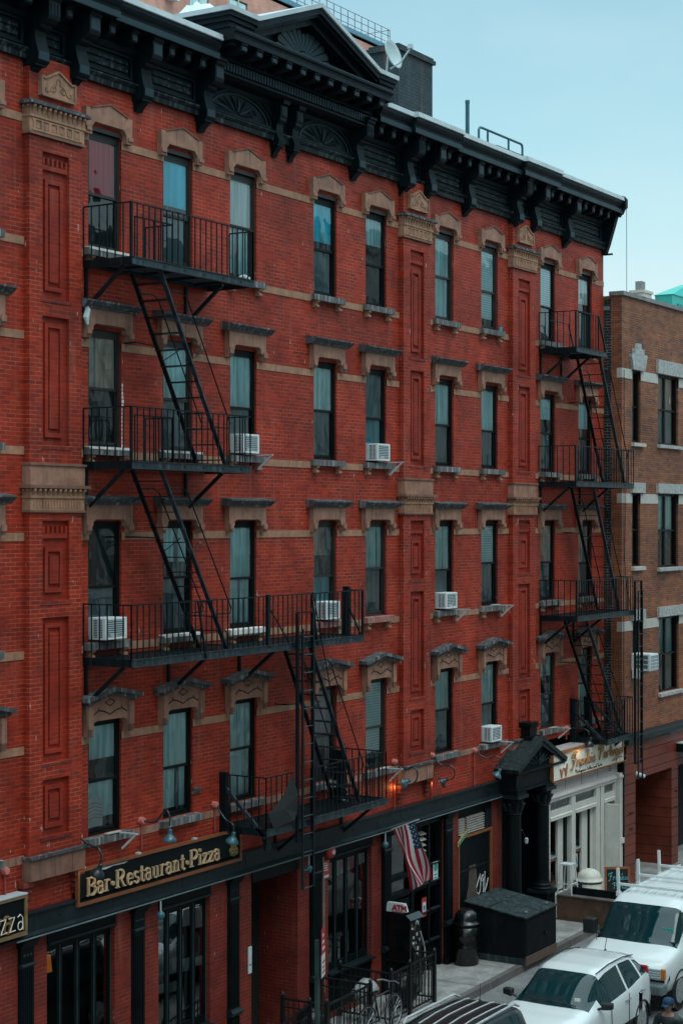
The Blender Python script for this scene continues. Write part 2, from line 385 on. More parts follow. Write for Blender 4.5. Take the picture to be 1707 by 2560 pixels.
# ---- windows
def hood_top(m, c):     # stone lintel with a low pointed top (top storey)
    o = [(-.60,16.31),(-.60,16.74),(-.48,16.74),(0,16.87),(.48,16.74),(.60,16.74),(.60,16.31),(.45,16.31),(.45,16.44),(.37,16.53),(-.37,16.53),(-.45,16.44),(-.45,16.31)]
    m.prism_y([(c+x, z) for x, z in o], -0.10, 0.02, M_STONE)
    for s in (-1, 1):
        m.bar((c+s*.48, -.107, 16.745), (c, -.107, 16.875), .03, .018, M_STONED)
        m.box(c+s*.54-.065, c+s*.54+.065, -.125, -.10, 16.36, 16.42, M_STONE)
    m.box(c-.40, c+.40, -.02, .06, 16.40, 16.46, M_FRAMEB)
def hood_flat(m, c, z):  # block lintel under a sooty moulded cap; z = underside
    o = [(-.60,-.22),(-.60,.26),(.60,.26),(.60,-.22),(.50,-.22),(.50,-.12),(.43,-.08),(.43,-.02),(.36,.02),(-.36,.02),(-.43,-.02),(-.43,-.08),(-.50,-.12),(-.50,-.22)]
    m.prism_y([(c+x, z+h) for x, h in o], -0.11, 0.02, M_STONE)
    m.prism_x([(0,z+.26),(-.14,z+.26),(-.15,z+.29),(-.19,z+.31),(-.23,z+.345),(-.25,z+.36),(-.25,z+.385),(0,z+.42)], c-.72, c+.72, M_CAP)
    for s in (-1, 1):
        x = c+s*.55
        m.box(x-.055, x+.055, -.14, -.11, z-.16, z-.06, M_STONE)
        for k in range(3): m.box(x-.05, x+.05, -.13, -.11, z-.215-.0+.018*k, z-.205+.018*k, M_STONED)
def hood_gable(m, c):   # carved lintel under a pointed sooty cap (first floor)
    z = 6.70
    o = [(-.58,-.25),(-.60,.36),(0,.44),(.60,.36),(.58,-.25),(.47,-.25),(.47,-.10),(.41,-.02),(.34,.0),(-.34,.0),(-.41,-.02),(-.47,-.10),(-.47,-.25)]
    m.prism_y([(c+x, z+h) for x, h in o], -0.11, 0.02, M_STONE)
    for s in (-1, 1):
        p = [(c+s*.72, z+.335), (c, z+.475), (c, z+.545), (c+s*.72, z+.405)]
        m.prism_y(p, -0.25, 0.0, M_CAP)
        p = [(c+s*.66, z+.28), (c, z+.41), (c, z+.475), (c+s*.66, z+.345)]
        m.prism_y(p, -0.19, 0.0, M_CAP)
        m.box(c+s*.53-.06, c+s*.53+.06, -.15, -.11, z-.12, z+.27, M_STONE)
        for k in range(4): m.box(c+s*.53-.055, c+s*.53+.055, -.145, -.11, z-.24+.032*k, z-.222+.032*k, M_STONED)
    zz = [(-.44,.10),(-.30,.17),(-.17,.15),(0,.085),(.17,.15),(.30,.17),(.44,.10)]
    m.tube([(c+x, -.112, z+h) for x, h in zz], .011, M_DARK, 4)
    dd = [(-.13,.285),(0,.225),(.13,.285),(0,.345)]
    m.tube([(c+x, -.112, z+h) for x, h in dd], .010, M_DARK, 4, closed=True)
    for s in (-1, 1): m.tube([(c+s*.30, -.112, z+.17), (c+s*.30, -.112, z+.21)], .009, M_DARK, 4)
def sill(m, c, z, mat, drop=0.12):
    m.prism_x([(0.08, z), (-.13, z-.015), (-.13, z-drop), (0.02, z-drop)], c-.57, c+.57, mat)
def corbels(m, c, z):
    for s in (-1, 1):
        x = c+s*.43
        m.prism_x([(0.0, z), (-.11, z), (-.11, z-.035), (-.07, z-.05), (-.07, z-.085), (-.10, z-.095), (-.10, z-.13), (0.0, z-.14)], x-.055, x+.055, M_STONE2)
# curtain codes, s being a painted sky reflection: upper sash, lower sash
LOOK = {3: {19.72:'dd', 22.85:'rd', 24.86:'sg', 26.87:'qp', 29.73:'sg', 31.73:'pd', 34.74:'pp', 36.98:'bb', 40.2:'bg', 42.5:'qg'},
        2: {19.72:'pd', 22.85:'td', 24.86:'pg', 26.87:'pg', 29.73:'pg', 31.73:'gk', 34.74:'pg', 36.98:'pg', 40.2:'pg', 42.5:'pg'},
        1: {19.72:'pd', 22.85:'dg', 24.86:'pg', 26.87:'pp', 29.73:'tk', 31.73:'pg', 34.74:'pg', 36.98:'bg', 40.2:'tg', 42.5:'tg'},
        0: {19.72:'pp', 22.85:'pp', 24.86:'pp', 26.87:'pp', 29.73:'ll', 31.73:'bb', 34.74:'pg', 36.98:'pg', 40.2:'pg', 42.5:'gp'}}
def window(c, row):
    z0, z1 = ROWS[row]; h = z1-z0; zm = z0+h*(0.47 + 0.03*math.sin(c*7.3+row*2))
    m = MB(); a, b = c-HW, c+HW
    fm = M_FRAME if math.sin(c*3.1+row) > -0.5 else M_FRAMEB
    m.box(a, a+.05, .05, .24, z0, z1, fm); m.box(b-.055, b, .04, .24, z0, z1, fm)
    m.box(a+.05, b-.055, .05, .24, z1-.08, z1, fm); m.prism_x([(.24, z0), (.04, z0), (.04, z0+.03), (.24, z0+.06)], a+.05, b-.055, fm)
    ia, ib = a+.05, b-.055
    for (s0, s1, y) in ((zm-.02, z1-.08, .055), (z0+.05, zm+.025, .08)):
        m.box(ia, ia+.035, y, y+.04, s0, s1, fm); m.box(ib-.03, ib, y, y+.035, s0, s1, fm)
        m.box(ia+.035, ib-.035, y, y+.04, s1-.045, s1, fm); m.box(ia+.035, ib-.035, y, y+.04, s0, s0+.045, fm)
    wdw = m.build('window', bld)
    m = MB()
    m.quad((ia, .068, zm), (ib, .068, zm), (ib, .068, z1-.08), (ia, .068, z1-.08), M_GLASS)
    m.quad((ia, .092, z0+.05), (ib, .092, z0+.05), (ib, .092, zm), (ia, .092, zm), M_GLASS)
    m.build('pane', wdw, auto=False)
    look = LOOK[row].get(c, 'pg')
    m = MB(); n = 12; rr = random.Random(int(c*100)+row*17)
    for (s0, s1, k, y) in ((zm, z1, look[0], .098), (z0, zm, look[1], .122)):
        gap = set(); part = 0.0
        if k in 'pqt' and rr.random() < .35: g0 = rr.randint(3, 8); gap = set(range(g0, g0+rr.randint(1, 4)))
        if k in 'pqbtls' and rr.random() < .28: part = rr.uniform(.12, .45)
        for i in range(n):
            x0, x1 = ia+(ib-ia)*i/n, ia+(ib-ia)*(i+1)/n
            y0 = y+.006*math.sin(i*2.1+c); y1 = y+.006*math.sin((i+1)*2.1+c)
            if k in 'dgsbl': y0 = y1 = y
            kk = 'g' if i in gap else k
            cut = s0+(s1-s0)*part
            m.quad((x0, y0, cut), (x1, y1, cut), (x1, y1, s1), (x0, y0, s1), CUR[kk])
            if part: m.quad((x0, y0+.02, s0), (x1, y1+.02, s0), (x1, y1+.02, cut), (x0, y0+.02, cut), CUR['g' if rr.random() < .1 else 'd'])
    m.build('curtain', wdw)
    m = MB()
    if row == 3: hood_top(m, c)
    elif row == 0: hood_gable(m, c)
    else: hood_flat(m, c, (0, 9.99, 13.20)[row])
    m.build('lintel', wdw)
    m = MB()
    red = (row == 1 and c in (31.73, 29.73)) or (row == 0 and c < 26)
    sill(m, c, z0, M_SILLR if red and row == 1 else M_SILL, .13)
    if row == 1 and c == 26.87: m.prism_x([(0.0, z0+.004), (-.136, z0-.012), (-.136, z0-.10), (-.12, z0-.11)], c-.575, c+.575, M_WHITEWASH)
    if (row, c) in ((2, 22.85), (3, 22.85), (1, 24.86), (2, 24.86)): m.prism_x([(0.02, z0+.012), (-.137, z0+.006), (-.137, z0-.035), (-.12, z0-.04)], c-.55, c+.56, M_WHITEWASH)
    if row: corbels(m, c, z0-.13)
    m.build('sill', wdw)
    return wdw
for c in WC:
    for row in range(4):
        if c > 18: window(c, row)
        else:
            z0, z1 = ROWS[row]; m = MB()
            for s in ((c-HW, c-HW+.07), (c+HW-.07, c+HW)): m.box(s[0], s[1], .06, .2, z0, z1, M_FRAME)
            m.box(c-HW+.07, c+HW-.07, .09, .2, z0+.9, z0+1.0, M_FRAME)
            o = m.build('window', bld)
            m = MB(); m.box(c-.60, c+.60, -.11, .02, z1+.02, z1+.3, M_STONE); m.build('lintel', o)
            m = MB(); sill(m, c, z0, M_SILL); m.build('sill', o)
            m = MB(); m.quad((c-HW, .15, z0), (c+HW, .15, z0), (c+HW, .15, z1), (c-HW, .15, z1), M_GLASS)
            m.build('pane', o, auto=False)

# white leftover render beside the second-floor window, patch of bare plaster under the fire escape
m = MB(); n = 16
for k in range(n):
    z = 11.22+k*.0678
    m.box(23.285, 23.285+.055-.012*abs(math.sin(k*1.7))-.02*(k > 12), -.006, .01, z, z+.055, M_WHITEWASH)
m.build('plaster_strip', bld)

# ---- pilasters
def panel(m, c, hw, z0, z1, dent=False):
    yb = -.055
    m.quad((c-hw, yb, z0), (c+hw, yb, z0), (c+hw, yb, z1), (c-hw, yb, z1), M_PANEL)
    zt = z1-.10
    if dent:
        m.box(c-hw+.02, c+hw-.02, -.10, yb, z1-.28, z1-.20, M_PANEL)
        for k in range(6):
            x = c-hw+.05+k*(2*hw-.1)/5
            m.box(x-.022, x+.022, -.105, yb, z1-.20, z1-.09, M_PANEL)
        zt = z1-.42
    a, b, s0, s1 = c-hw*.72, c+hw*.62, z0+.13, zt
    for q in ((a, a+.07, s0, s1), (b-.07, b, s0, s1), (a+.07, b-.07, s0, s0+.07), (a+.07, b-.07, s1-.07, s1)):
        m.box(q[0], q[1], -.095, yb, q[2], q[3], M_PANEL)
    a2, b2 = a+.12, b-.10
    if s1-s0 > .6: m.box(a2, b2, -.088, yb, s0+.14, s1-.14, M_PANEL)
def pilaster(c, hw):
    P = [(13.50, 15.81, True), (11.18, 13.22, False), (8.72, 9.99, True), (6.17, 8.46, False), (5.00, 5.90, False)]
    m = MB(); y = -.12
    pw = .32 if hw > .61 else .30
    m.wall(c-hw, c+hw, 4.70, 17.28, y, [(c-pw, c+pw, a, b) for a, b, d in P], .065, M_BRICK, M_PANEL)
    for s in (-1, 1): m.quad((c+s*hw, y, 4.70), (c+s*hw, 0, 4.70), (c+s*hw, 0, 17.28), (c+s*hw, y, 17.28), M_BRICK)
    for a, b, d in P: panel(m, c, pw, a, b, d)
    for a, b, d in P: m.box(c-pw-.05, c+pw+.05, y-.014, y, a-.06, a-.012, M_BRICKD)
    p = m.build('pilaster', bld)
    # capital
    m = MB()
    def egg(zb, zt):
        m.box(c-hw-.03, c+hw+.03, -.17, .0, zb, zt, M_STONE2)
        n = 11
        for k in range(n):
            x = c-hw+.03+(2*hw-.06)*k/(n-1)
            m.lathe([(.004, -.035), (.028, -.02), (.034, 0), (.028, .02), (.004, .035)], (x, -.205, zt-.03), M_STONE2, 8)
            m.prism_x([(-.17, zb+.005), (-.175, zb), (-.21, zt-.05), (-.17, zt-.03)], x-.022, x+.022, M_STONE2)
        for s in (-1, 1):
            for k in range(2): m.lathe([(.004, -.03), (.03, 0), (.004, .03)], (c+s*(hw+.05), -.05-.09*k, zt-.03), M_STONE2, 8)
    m.box(c-hw-.03, c+hw+.03, -.15, 0, 16.03, 16.33, M_STONE2)
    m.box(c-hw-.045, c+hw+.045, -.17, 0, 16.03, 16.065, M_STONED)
    m.box(c-hw-.045, c+hw+.045, -.175, 0, 16.295, 16.335, M_STONE2)
    n = 6; dx = (2*hw-.16)/n
    m.box(c-hw+.03, c+hw-.03, -.165, -.15, 16.09, 16.115, M_STONE2); m.box(c-hw+.03, c+hw-.03, -.165, -.15, 16.255, 16.28, M_STONE2)
    for k in range(n+1):
        x = c-hw+.08+k*dx; m.box(x-.028, x+.028, -.165, -.15, 16.115, 16.255, M_STONE2)
        if k < n: m.box(x+.06, x+dx-.06, -.158, -.15, 16.14, 16.21, M_STONE2)
    egg(16.335, 16.49)
    m.box(c-hw-.10, c+hw+.10, -.25, 0, 16.49, 16.53, M_CAP); m.box(c-hw-.07, c+hw+.07, -.21, 0, 16.53, 16.56, M_CAP)
    m.build('capital', p)
    m = MB()
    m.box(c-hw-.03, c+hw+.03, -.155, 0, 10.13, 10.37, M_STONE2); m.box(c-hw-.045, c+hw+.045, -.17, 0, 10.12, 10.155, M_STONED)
    m.box(c-hw-.045, c+hw+.045, -.175, 0, 10.345, 10.385, M_STONE2)
    n = 17
    for k in range(n):
        x = c-hw+.08+(2*hw-.16)*k/(n-1); m.box(x-.012, x+.012, -.168, -.155, 10.19, 10.32, M_STONE2)
    egg(10.385, 10.50)
    m.box(c-hw-.10, c+hw+.10, -.24, 0, 10.50, 10.55, M_STONED)
    m.box(c-hw-.03, c+hw+.03, -.165, 0, 10.55, 10.86, M_STONE); m.box(c-hw-.05, c+hw+.05, -.19, 0, 10.86, 10.895, M_STONED)
    m.build('stone_belt', p)
    # carved tablet
    m = MB(); z = 16.67
    o = [(-.42, 0), (-.42, .31), (-.33, .29), (0, .45), (.33, .29), (.42, .31), (.42, 0)]
    m.prism_y([(c+x, z+h) for x, h in o], -.17, -.12, M_STONE2)
    i = [(x*.86, .035+h*.84) for x, h in o]
    for k in range(len(o)):
        a, b = o[k], o[(k+1) % len(o)]; m.bar((c+a[0]*.95, -.18, z+.01+a[1]*.95), (c+b[0]*.95, -.18, z+.01+b[1]*.95), .03, .03, M_STONE2)
    for s in (-1, 1):
        sp = [(c+s*(.06+.02*t)+s*.05*math.cos(t*1.3), -.172, z+.14+.05*math.sin(t*1.3)*(1-.05*t)) for t in [k*.5 for k in range(9)]]
        m.tube(sp, .009, M_STONED, 4)
        m.tube([(c+s*x, -.172, z+h) for x, h in ((.10, .22), (.16, .17), (.20, .10), (.26, .07), (.31, .09), (.31, .13), (.28, .13))], .009, M_STONED, 4)
        m.tube([(c+s*x, -.172, z+h) for x, h in ((0, .33), (.05, .29), (.03, .24), (.07, .21))], .009, M_STONED, 4)
    m.build('tablet', p)
    # stone base and brick corbels below
    m = MB()
    m.box(c-hw-.06, c+hw+.06, -.21, 0, 4.70, 4.745, M_CAP); m.box(c-hw-.03, c+hw+.03, -.17, 0, 4.36, 4.70, M_STONED if c < 30 else M_STONE)
    m.box(c+hw*.55, c+hw*.58, -.178, -.17, 4.37, 4.70, M_STONED)
    for s in (-1, 1):
        for k in range(4): m.box(c+s*(hw-.02)-.02-(.14-.02*k), c+s*(hw-.02)+.02+(.05), -.14+.03*k, 0, 4.27-.1*k, 4.355-.1*k, M_BRICKD)
    m.build('plinth', p)
pilaster(21.48, .63); pilaster(33.28, .60); pilaster(38.60, .63); pilaster(18.0-.2, .6)

# ================================================================ CORNICE
def bracket(m, x, dy=0.0, top=18.18, wd=.27, flute=False):
    a, b = x-wd/2, x+wd/2
    pr = [(0,17.13),(-.13,17.10),(-.24,17.12),(-.27,17.16),(-.265,17.30),(-.23,17.44),(-.21,17.54),(-.22,17.62),(-.30,17.66),(-.32,17.70),
          (-.38,17.72),(-.44,17.77),(-.455,17.82),(-.455,top-.13),(-.49,top-.10),(-.49,top-.06),(-.53,top-.04),(-.53,top),(0,top)]
    pr = [(yy*(1 if yy > -.01 else 1)+(dy*min(1, -yy*2.2)), zz) for yy, zz in pr]
    m.prism_x(pr, a, b, M_CORN)
    m.prism_x([(0,16.93),(-.05,16.92),(-.10,16.99),(-.19,17.07),(-.19,17.12),(0,17.12)], x-.085, x+.085, M_CORN)
    m.box(x-.13, x+.13, -.23+dy*.4, 0, 17.085, 17.115, M_CORN)
    m.box(a+.03, b-.03, -.462+dy, -.4+dy, 17.84, top-.16, M_CORNF)
    m.box(a+.02, b-.02, -.276+dy*.55, -.2+dy*.5, 17.17, 17.30, M_CORNF)
    if flute:
        for k in (-1, 0, 1): m.box(x+k*.07-.018, x+k*.07+.018, -.474+dy, -.45+dy, 17.85, top-.17, M_CORN)
def modillion(m, x, dy=0.0):
    m.prism_x([(-.09,17.94),(-.16,17.90),(-.30,17.90),(-.40,17.93),(-.42,17.97),(-.42,18.06),(-.46,18.09),(-.46,18.14),(-.09,18.14)], x-.085, x+.085, M_CORN)
    m.box(x-.05, x+.05, -.425, -.40, 17.955, 18.045, M_CORNF); m.box(x-.11, x+.11, -.47, -.09, 18.10, 18.135, M_CORN)
def crown(m, x0, x1, dy=0.0):     # corona, fascia, crown moulding, flashing
    m.prism_x([(0,18.14),(-.52+dy,18.14),(-.55+dy,18.12),(-.55+dy,18.24),(-.53+dy,18.25),(-.54+dy,18.29),(-.575+dy,18.33),(-.60+dy,18.38),(-.60+dy,18.44),(0,18.44)], x0, x1, M_CORN)
    m.box(x0, x1, -.556+dy, -.54+dy, 18.13, 18.232, M_CORNF)
def flash(m, x0, x1, dy=0.0):
    m.prism_x([(0,18.43),(-.625+dy,18.442),(-.635+dy,18.45),(-.62+dy,18.55),(-.0,18.60)], x0, x1, M_FLASH)
def frieze(m, x0, x1):
    m.prism_x([(0,17.19),(-.09,17.19),(-.10,17.28),(-.12,17.29),(-.15,17.33),(-.15,17.355),(-.06,17.37),(0,17.37)], x0, x1, M_CORNR)
    m.box(x0, x1, -.04, 0, 17.37, 17.84, M_CORN)
    m.prism_x([(0,17.82),(-.07,17.82),(-.10,17.85),(-.13,17.89),(-.13,17.915),(0,17.92)], x0, x1, M_CORN)
    m.box(x0, x1, -.09, 0, 17.92, 18.14, M_CORN)
def fpanel(m, x0, x1):            # moulded panel in the frieze
    a, b = x0+.06, x1-.06
    for q in ((a, b, 17.40, 17.44), (a, b, 17.76, 17.80), (a, a+.05, 17.44, 17.76), (b-.05, b, 17.44, 17.76)): m.box(q[0], q[1], -.085, -.04, q[2], q[3], M_CORN)
    m.prism_x([(-.04,17.50),(-.075,17.51),(-.085,17.56),(-.05,17.575),(-.05,17.625),(-.085,17.64),(-.075,17.69),(-.04,17.70)], a+.12, b-.12, M_CORNR)
BR = [19.15, 20.97, 21.95, 23.69]; BRR = [32.75, 33.70, 35.66, 38.07, 39.06, 41.10]
STEP = [(20.45, 22.45), (32.25, 34.35), (37.55, 39.55)]
corn = MB()
frieze(corn, XL, XR-.02)
cornice = corn.build('cornice', bld)
PX0, PX1 = 25.20, 31.12
m = MB(); xs = [XL, 20.45, 22.45, PX0+.12]
for a, b, d in ((XL, 20.45, 0), (20.45, 22.45, -.10), (22.45, PX0+.15, 0), (PX1-.15, 32.25, 0), (32.25, 34.35, -.10), (34.35, 37.55, 0), (37.55, 39.55, -.10), (39.55, XR, 0)):
    m = MB(); crown(m, a, b, d); m.build('crown_moulding', cornice)
m = MB()
for a, b, d in ((XL, 20.45, 0), (20.45, 22.45, -.10), (22.45, PX0+.15, 0), (PX1+.02, 32.25, 0), (32.25, 34.35, -.10), (34.35, 37.55, 0), (37.55, 39.55, -.10), (39.55, XR-.06, 0)):
    m = MB(); flash(m, a, b, d); m.build('flashing', cornice)
for x in BR+[25.48]+BRR:
    m = MB(); st = any(a < x < b for a, b in STEP); bracket(m, x, -.08 if st else 0, flute=x in (20.97, 32.75, 38.07)); m.build('bracket', cornice)
m = MB()
allb = BR+[25.48]
for a, b in zip(allb, allb[1:]):
    n = max(1, round((b-a)/.50)-1)
    for k in range(n): m = MB(); modillion(m, a+(b-a)*(k+1)/(n+1)); m.build('modillion', cornice)
    m = MB(); fpanel(m, a+.16, b-.16); m.build('frieze_panel', cornice)
allb = [30.73]+BRR+[43.55]
for a, b in zip(allb, allb[1:]):
    n = max(1, round((b-a)/.50)-1)
    for k in range(n): m = MB(); modillion(m, a+(b-a)*(k+1)/(n+1)); m.build('modillion', cornice)
    m = MB(); fpanel(m, a+.16, b-.16); m.build('frieze_panel', cornice)
# end console at the right corner
m = MB()
m.prism_x([(0,17.08),(-.12,17.08),(-.16,17.2),(-.20,17.30),(-.42,18.02),(-.42,18.14),(0,18.14)], XR-.14, XR+.02, M_CORN)
m.prism_x([(.0,18.14),(-.46,18.04),(-.50,18.10),(-.54,18.12),(-.58,18.20),(-.60,18.24),(-.66,18.28),(-.66,18.50),(-.60,18.58),(-.40,18.62),(0,18.62)], XR-.06, XR+.09, M_CORN)
m.box(XR-.02, XR+.06, -.25, 0, 17.06, 17.10, M_CORN)
m.build('end_console', cornice)

# ---- pediment
PC = 28.15
m = MB()
# entablature: soffit, mouldings, dentil band, modillion course, corona
m.prism_x([(0,17.93),(-.30,17.93),(-.36,17.95),(-.42,17.97),(-.42,18.0),(-.38,18.02),(-.36,18.03),(-.36,18.22),(-.43,18.23),(-.43,18.26),(-.40,18.27),(-.40,18.45),(0,18.45)], 25.42, 30.86, M_CORN)
n = 58
for k in range(n):
    x = 25.50+(30.78-25.50)*(k+.5)/n; m.box(x-.026, x+.026, -.405, -.36, 18.05, 18.20, M_CORNF)
m.prism_x([(0,18.45),(-.86,18.45),(-.86,18.53),(-.84,18.54),(-.85,18.58),(-.89,18.61),(-.89,18.66),(0,18.68)], 25.36, 30.92, M_CORN)
m.box(25.36, 30.92, -.893, -.87, 18.645, 18.668, M_CORNF)
nm = 11
for k in range(nm):
    x = 25.72+(30.56-25.72)*k/(nm-1)
    m.prism_x([(-.40,18.28),(-.62,18.28),(-.80,18.31),(-.815,18.34),(-.815,18.40),(-.84,18.42),(-.84,18.45),(-.40,18.45)], x-.10, x+.10, M_CORN)
    m.box(x-.07, x+.07, -.822, -.80, 18.325, 18.395, M_CORNF)
    if k < nm-1:
        xr = x+.24; m.lathe([(.035,-.43),(.035,-.445),(.075,-.45),(.085,-.43),(.085,-.40)], (xr, 0, 18.355), M_CORN, 14, 'y')
# two arched panels
for cx in (26.67, 29.60):
    def arc(r, h, y, t=18): return [(cx+r*math.cos(PI*k/t), y, 17.42+h*math.sin(PI*k/t)) for k in range(t+1)]
    m.tube(arc(1.00, .47, -.06), .035, M_CORN, 6); m.tube(arc(.90, .40, -.055), .022, M_CORNF, 6)
    m.box(cx-1.02, cx+1.02, -.10, -.04, 17.385, 17.425, M_CORN)
    for s in (-1, 1):
        m.prism_y([(cx+s*1.04, 17.62), (cx+s*1.04, 17.90), (cx+s*.62, 17.90)], -.075, -.04, M_CORN)
    for k in range(9):      # leafy fan in relief
        t = PI*(k+.7)/9.4; r0, r1 = .12, .72
        p = [(cx-.1+(r0+(r1-r0)*u)*math.cos(t+.25*u), -.05, 17.44+(r0+(r1-r0)*u)*.46*math.sin(t+.25*u)) for u in (0, .35, .7, 1)]
        m.tube(p, [.012, .03, .026, .006], M_CORNF if k % 2 else M_CORN, 6)
    for k in range(5):
        sp = [(cx+.42+.13*(1-j/9)*math.cos(j*.9+k*1.3), -.05, 17.56+.10*(1-j/9)*math.sin(j*.9+k*1.3)) for j in range(7)]
        if k < 2: m.tube(sp, .016, M_CORN, 5)
ped = m.build('pediment', bld)
for x in (27.85, 28.40):
    m = MB()
    pr = [(0,17.13),(-.13,17.10),(-.20,17.12),(-.215,17.2),(-.15,17.34),(-.17,17.50),(-.24,17.56),(-.24,17.62),(-.26,17.64),(-.26,17.84),(-.32,17.86),(-.34,17.93),(0,17.93)]
    m.prism_x(pr, x-.11, x+.11, M_CORN)
    for k in (-1, 0, 1): m.box(x+k*.055-.014, x+k*.055+.014, -.272, -.25, 17.66, 17.82, M_CORNF)
    m.prism_x([(0,16.90),(-.04,16.89),(-.08,16.98),(-.16,17.06),(-.16,17.12),(0,17.12)], x-.07, x+.07, M_CORN)
    m.box(x-.12, x+.12, -.19, 0, 17.085, 17.115, M_CORN)
    m.build('bracket', ped)
m = MB(); bracket(m, 30.73, 0, 17.95+.2, flute=True); m.build('bracket', ped)
# tympanum with a sunburst fan
m = MB()
m.prism_y([(25.5, 18.66), (30.8, 18.66), (PC+.1, 19.60)], -.40, .9, M_CORN)
m.prism_y([(26.4, 18.70), (29.9, 18.70), (29.9, 18.86), (26.4, 18.86)], -.45, -.40, M_CORNF)
fx, fz = PC+.02, 18.74
for k in range(13):
    t0, t1 = PI*(k+.08)/13, PI*(k+.92)/13
    R0, R1 = .22, .60+.32*abs(math.cos((t0+t1)/2))
    sq = .80
    p = [(fx+R0*math.cos(t0), fz+R0*sq*math.sin(t0)), (fx+R1*math.cos(t0), fz+R1*sq*math.sin(t0)), (fx+(R1+.04)*math.cos((t0+t1)/2), fz+(R1+.04)*sq*math.sin((t0+t1)/2)), (fx+R1*math.cos(t1), fz+R1*sq*math.sin(t1)), (fx+R0*math.cos(t1), fz+R0*sq*math.sin(t1))]
    m.prism_y(p, -.49, -.44, M_CORNF)
m.prism_y([(fx+.19*math.cos(PI*k/12), fz+.15*math.sin(PI*k/12)) for k in range(13)], -.51, -.40, M_CORNF)
m.build('tympanum', ped)
# raking cornices and the flat eaves at either end
m = MB(); fl = MB()
AX, AZ = 28.20, 19.70
for s, xe, xo in ((-1, 26.08, PX0), (1, 30.40, PX1)):
    ze = 18.93
    def rake(y0, y1, d0, d1, mat, mm):
        mm.prism_y([(xe, ze-d0), (AX, AZ-d0), (AX, AZ-d1), (xe, ze-d1)], y0, y1, mat)
    rake(-.86, .9, 0, .12, M_CORN, m); rake(-.80, .0, .12, .17, M_CORN, m); rake(-.66, .0, .17, .30, M_CORN, m)
    rake(-.90, 1.0, -.085, 0, M_FLASH, fl)
    x0, x1 = min(xe, xo), max(xe, xo)
    fl.box(x0, x1, -.90, .70, ze+.002, ze+.087, M_FLASH)
    m.box(x0+.03, x1-.005, -.86, .68, ze-.08, ze, M_CORN); m.box(x0+.07, x1-.01, -.82, .6, ze-.16, ze-.08, M_CORN)
    m.box(x0+.13, x1-.02, -.78, .55, ze-.26, ze-.16, M_CORN)
    xa = x0+.28 if s < 0 else x0+.14
    m.box(xa, xa+.34, -.72, .5, 18.40, ze-.26, M_CORNF)
m.build('raking_cornice', ped); fl.build('flashing', ped)

# ---- chimney, vent pipe, roof hatch and its guard rail
M_TAR = brick('tarred_chimney_brick', (0.022, 0.036, 0.042), (0.034, 0.05, 0.056), (0.012, 0.02, 0.024), rh=.075, ms=.012, stain=(0.09, 0.12, 0.13), stain_amt=.5, mfade=1.0)
m = MB(); m.box(34.42, 36.02, 1.0, 1.75, 18.3, 20.58, M_TAR); m.box(34.36, 36.08, .94, 1.81, 20.58, 20.67, M_TAR); m.box(34.40, 36.04, .98, 1.77, 20.67, 20.73, M_TAR)
m.build('chimney', bld)
M_PIPE = surf('teal_pipe_paint', (0.02, 0.10, 0.13), 0.5, 0.3, 6.0)
m = MB(); m.lathe([(.05, 18.3), (.05, 20.05), (.056, 20.05), (.056, 20.12), (.04, 20.12)], (37.78, 1.0, 0), M_PIPE, 12); m.build('vent_pipe', bld)
m = MB(); M_TARH = surf('roof_hatch_felt', (0.03, 0.045, 0.05), 0.9, 0.4, 8.0, bump=.6, bscale=18)
m.prism_x([(1.8, 18.3), (1.8, 19.72), (2.3, 19.80), (2.3, 18.3)], 41.0, 43.5, M_TARH); m.build('roof_hatch', bld)
m = MB(); zr = 19.95
m.tube([(39.75, 1.7, 18.4), (39.75, 1.7, zr-.08), (39.80, 1.7, zr-.02), (39.88, 1.7, zr), (42.2, 1.7, zr), (42.26, 1.7, zr-.03), (42.28, 1.7, zr-.1), (42.28, 1.7, 18.4)], .032, M_PIPE, 8)
for x in (40.25, 41.45): m.tube([(x, 1.7, 18.4), (x, 1.7, zr)], .03, M_PIPE, 8)
m.build('roof_railing', bld)
# ================================================================ GROUND
M_WALK = surf('sidewalk_concrete', (0.30, 0.29, 0.28), 0.85, 0.42, 2.2, 0.5, (0.12, 0.11, 0.11), 0.3, 60)
M_CURB = surf('curb_stone', (0.13, 0.115, 0.11), 0.8, 0.35, 3.0, 0.3, (0.05, 0.04, 0.04), 0.3, 40)
M_ROAD = surf('asphalt', (0.17, 0.17, 0.17), 0.85, 0.45, 1.4, 0.5, (0.07, 0.07, 0.072), 0.35, 120)
def sloped(m, x0, x1, y0, y1, dz, mat, n=1):
    m.quad((x0, y0, ZG(x0)+dz), (x1, y0, ZG(x1)+dz), (x1, y1, ZG(x1)+dz), (x0, y1, ZG(x0)+dz), mat)
m = MB(); sloped(m, -400, 700, -500, 500, -0.155, M_ROAD); tag(m.build('road'), kind='structure')
m = MB(); KY = -1.60
sloped(m, -60, 140, KY+.16, 2.0, 0, M_WALK)
tag(m.build('sidewalk'), kind='structure')
m = MB()
for k in range(60):
    x = -20+k*2.0
    m.hexa([(x, KY, ZG(x)-.3), (x+1.98, KY, ZG(x+1.98)-.3), (x+1.98, KY+.16, ZG(x+1.98)-.3), (x, KY+.16, ZG(x)-.3),
            (x, KY+.012, ZG(x)+.004), (x+1.98, KY+.012, ZG(x+1.98)+.004), (x+1.98, KY+.16, ZG(x+1.98)+.004), (x, KY+.16, ZG(x)+.004)], M_CURB)
tag(m.build('kerb'), kind='structure')
m = MB()
for x in [18+1.55*k for k in range(20)]:
    m.quad((x, KY+.16, ZG(x)+.004), (x+.015, KY+.16, ZG(x)+.004), (x+.015, 0, ZG(x)+.004), (x, 0, ZG(x)+.004), M_CURB)
tag(m.build('pavement_joints'), kind='structure')
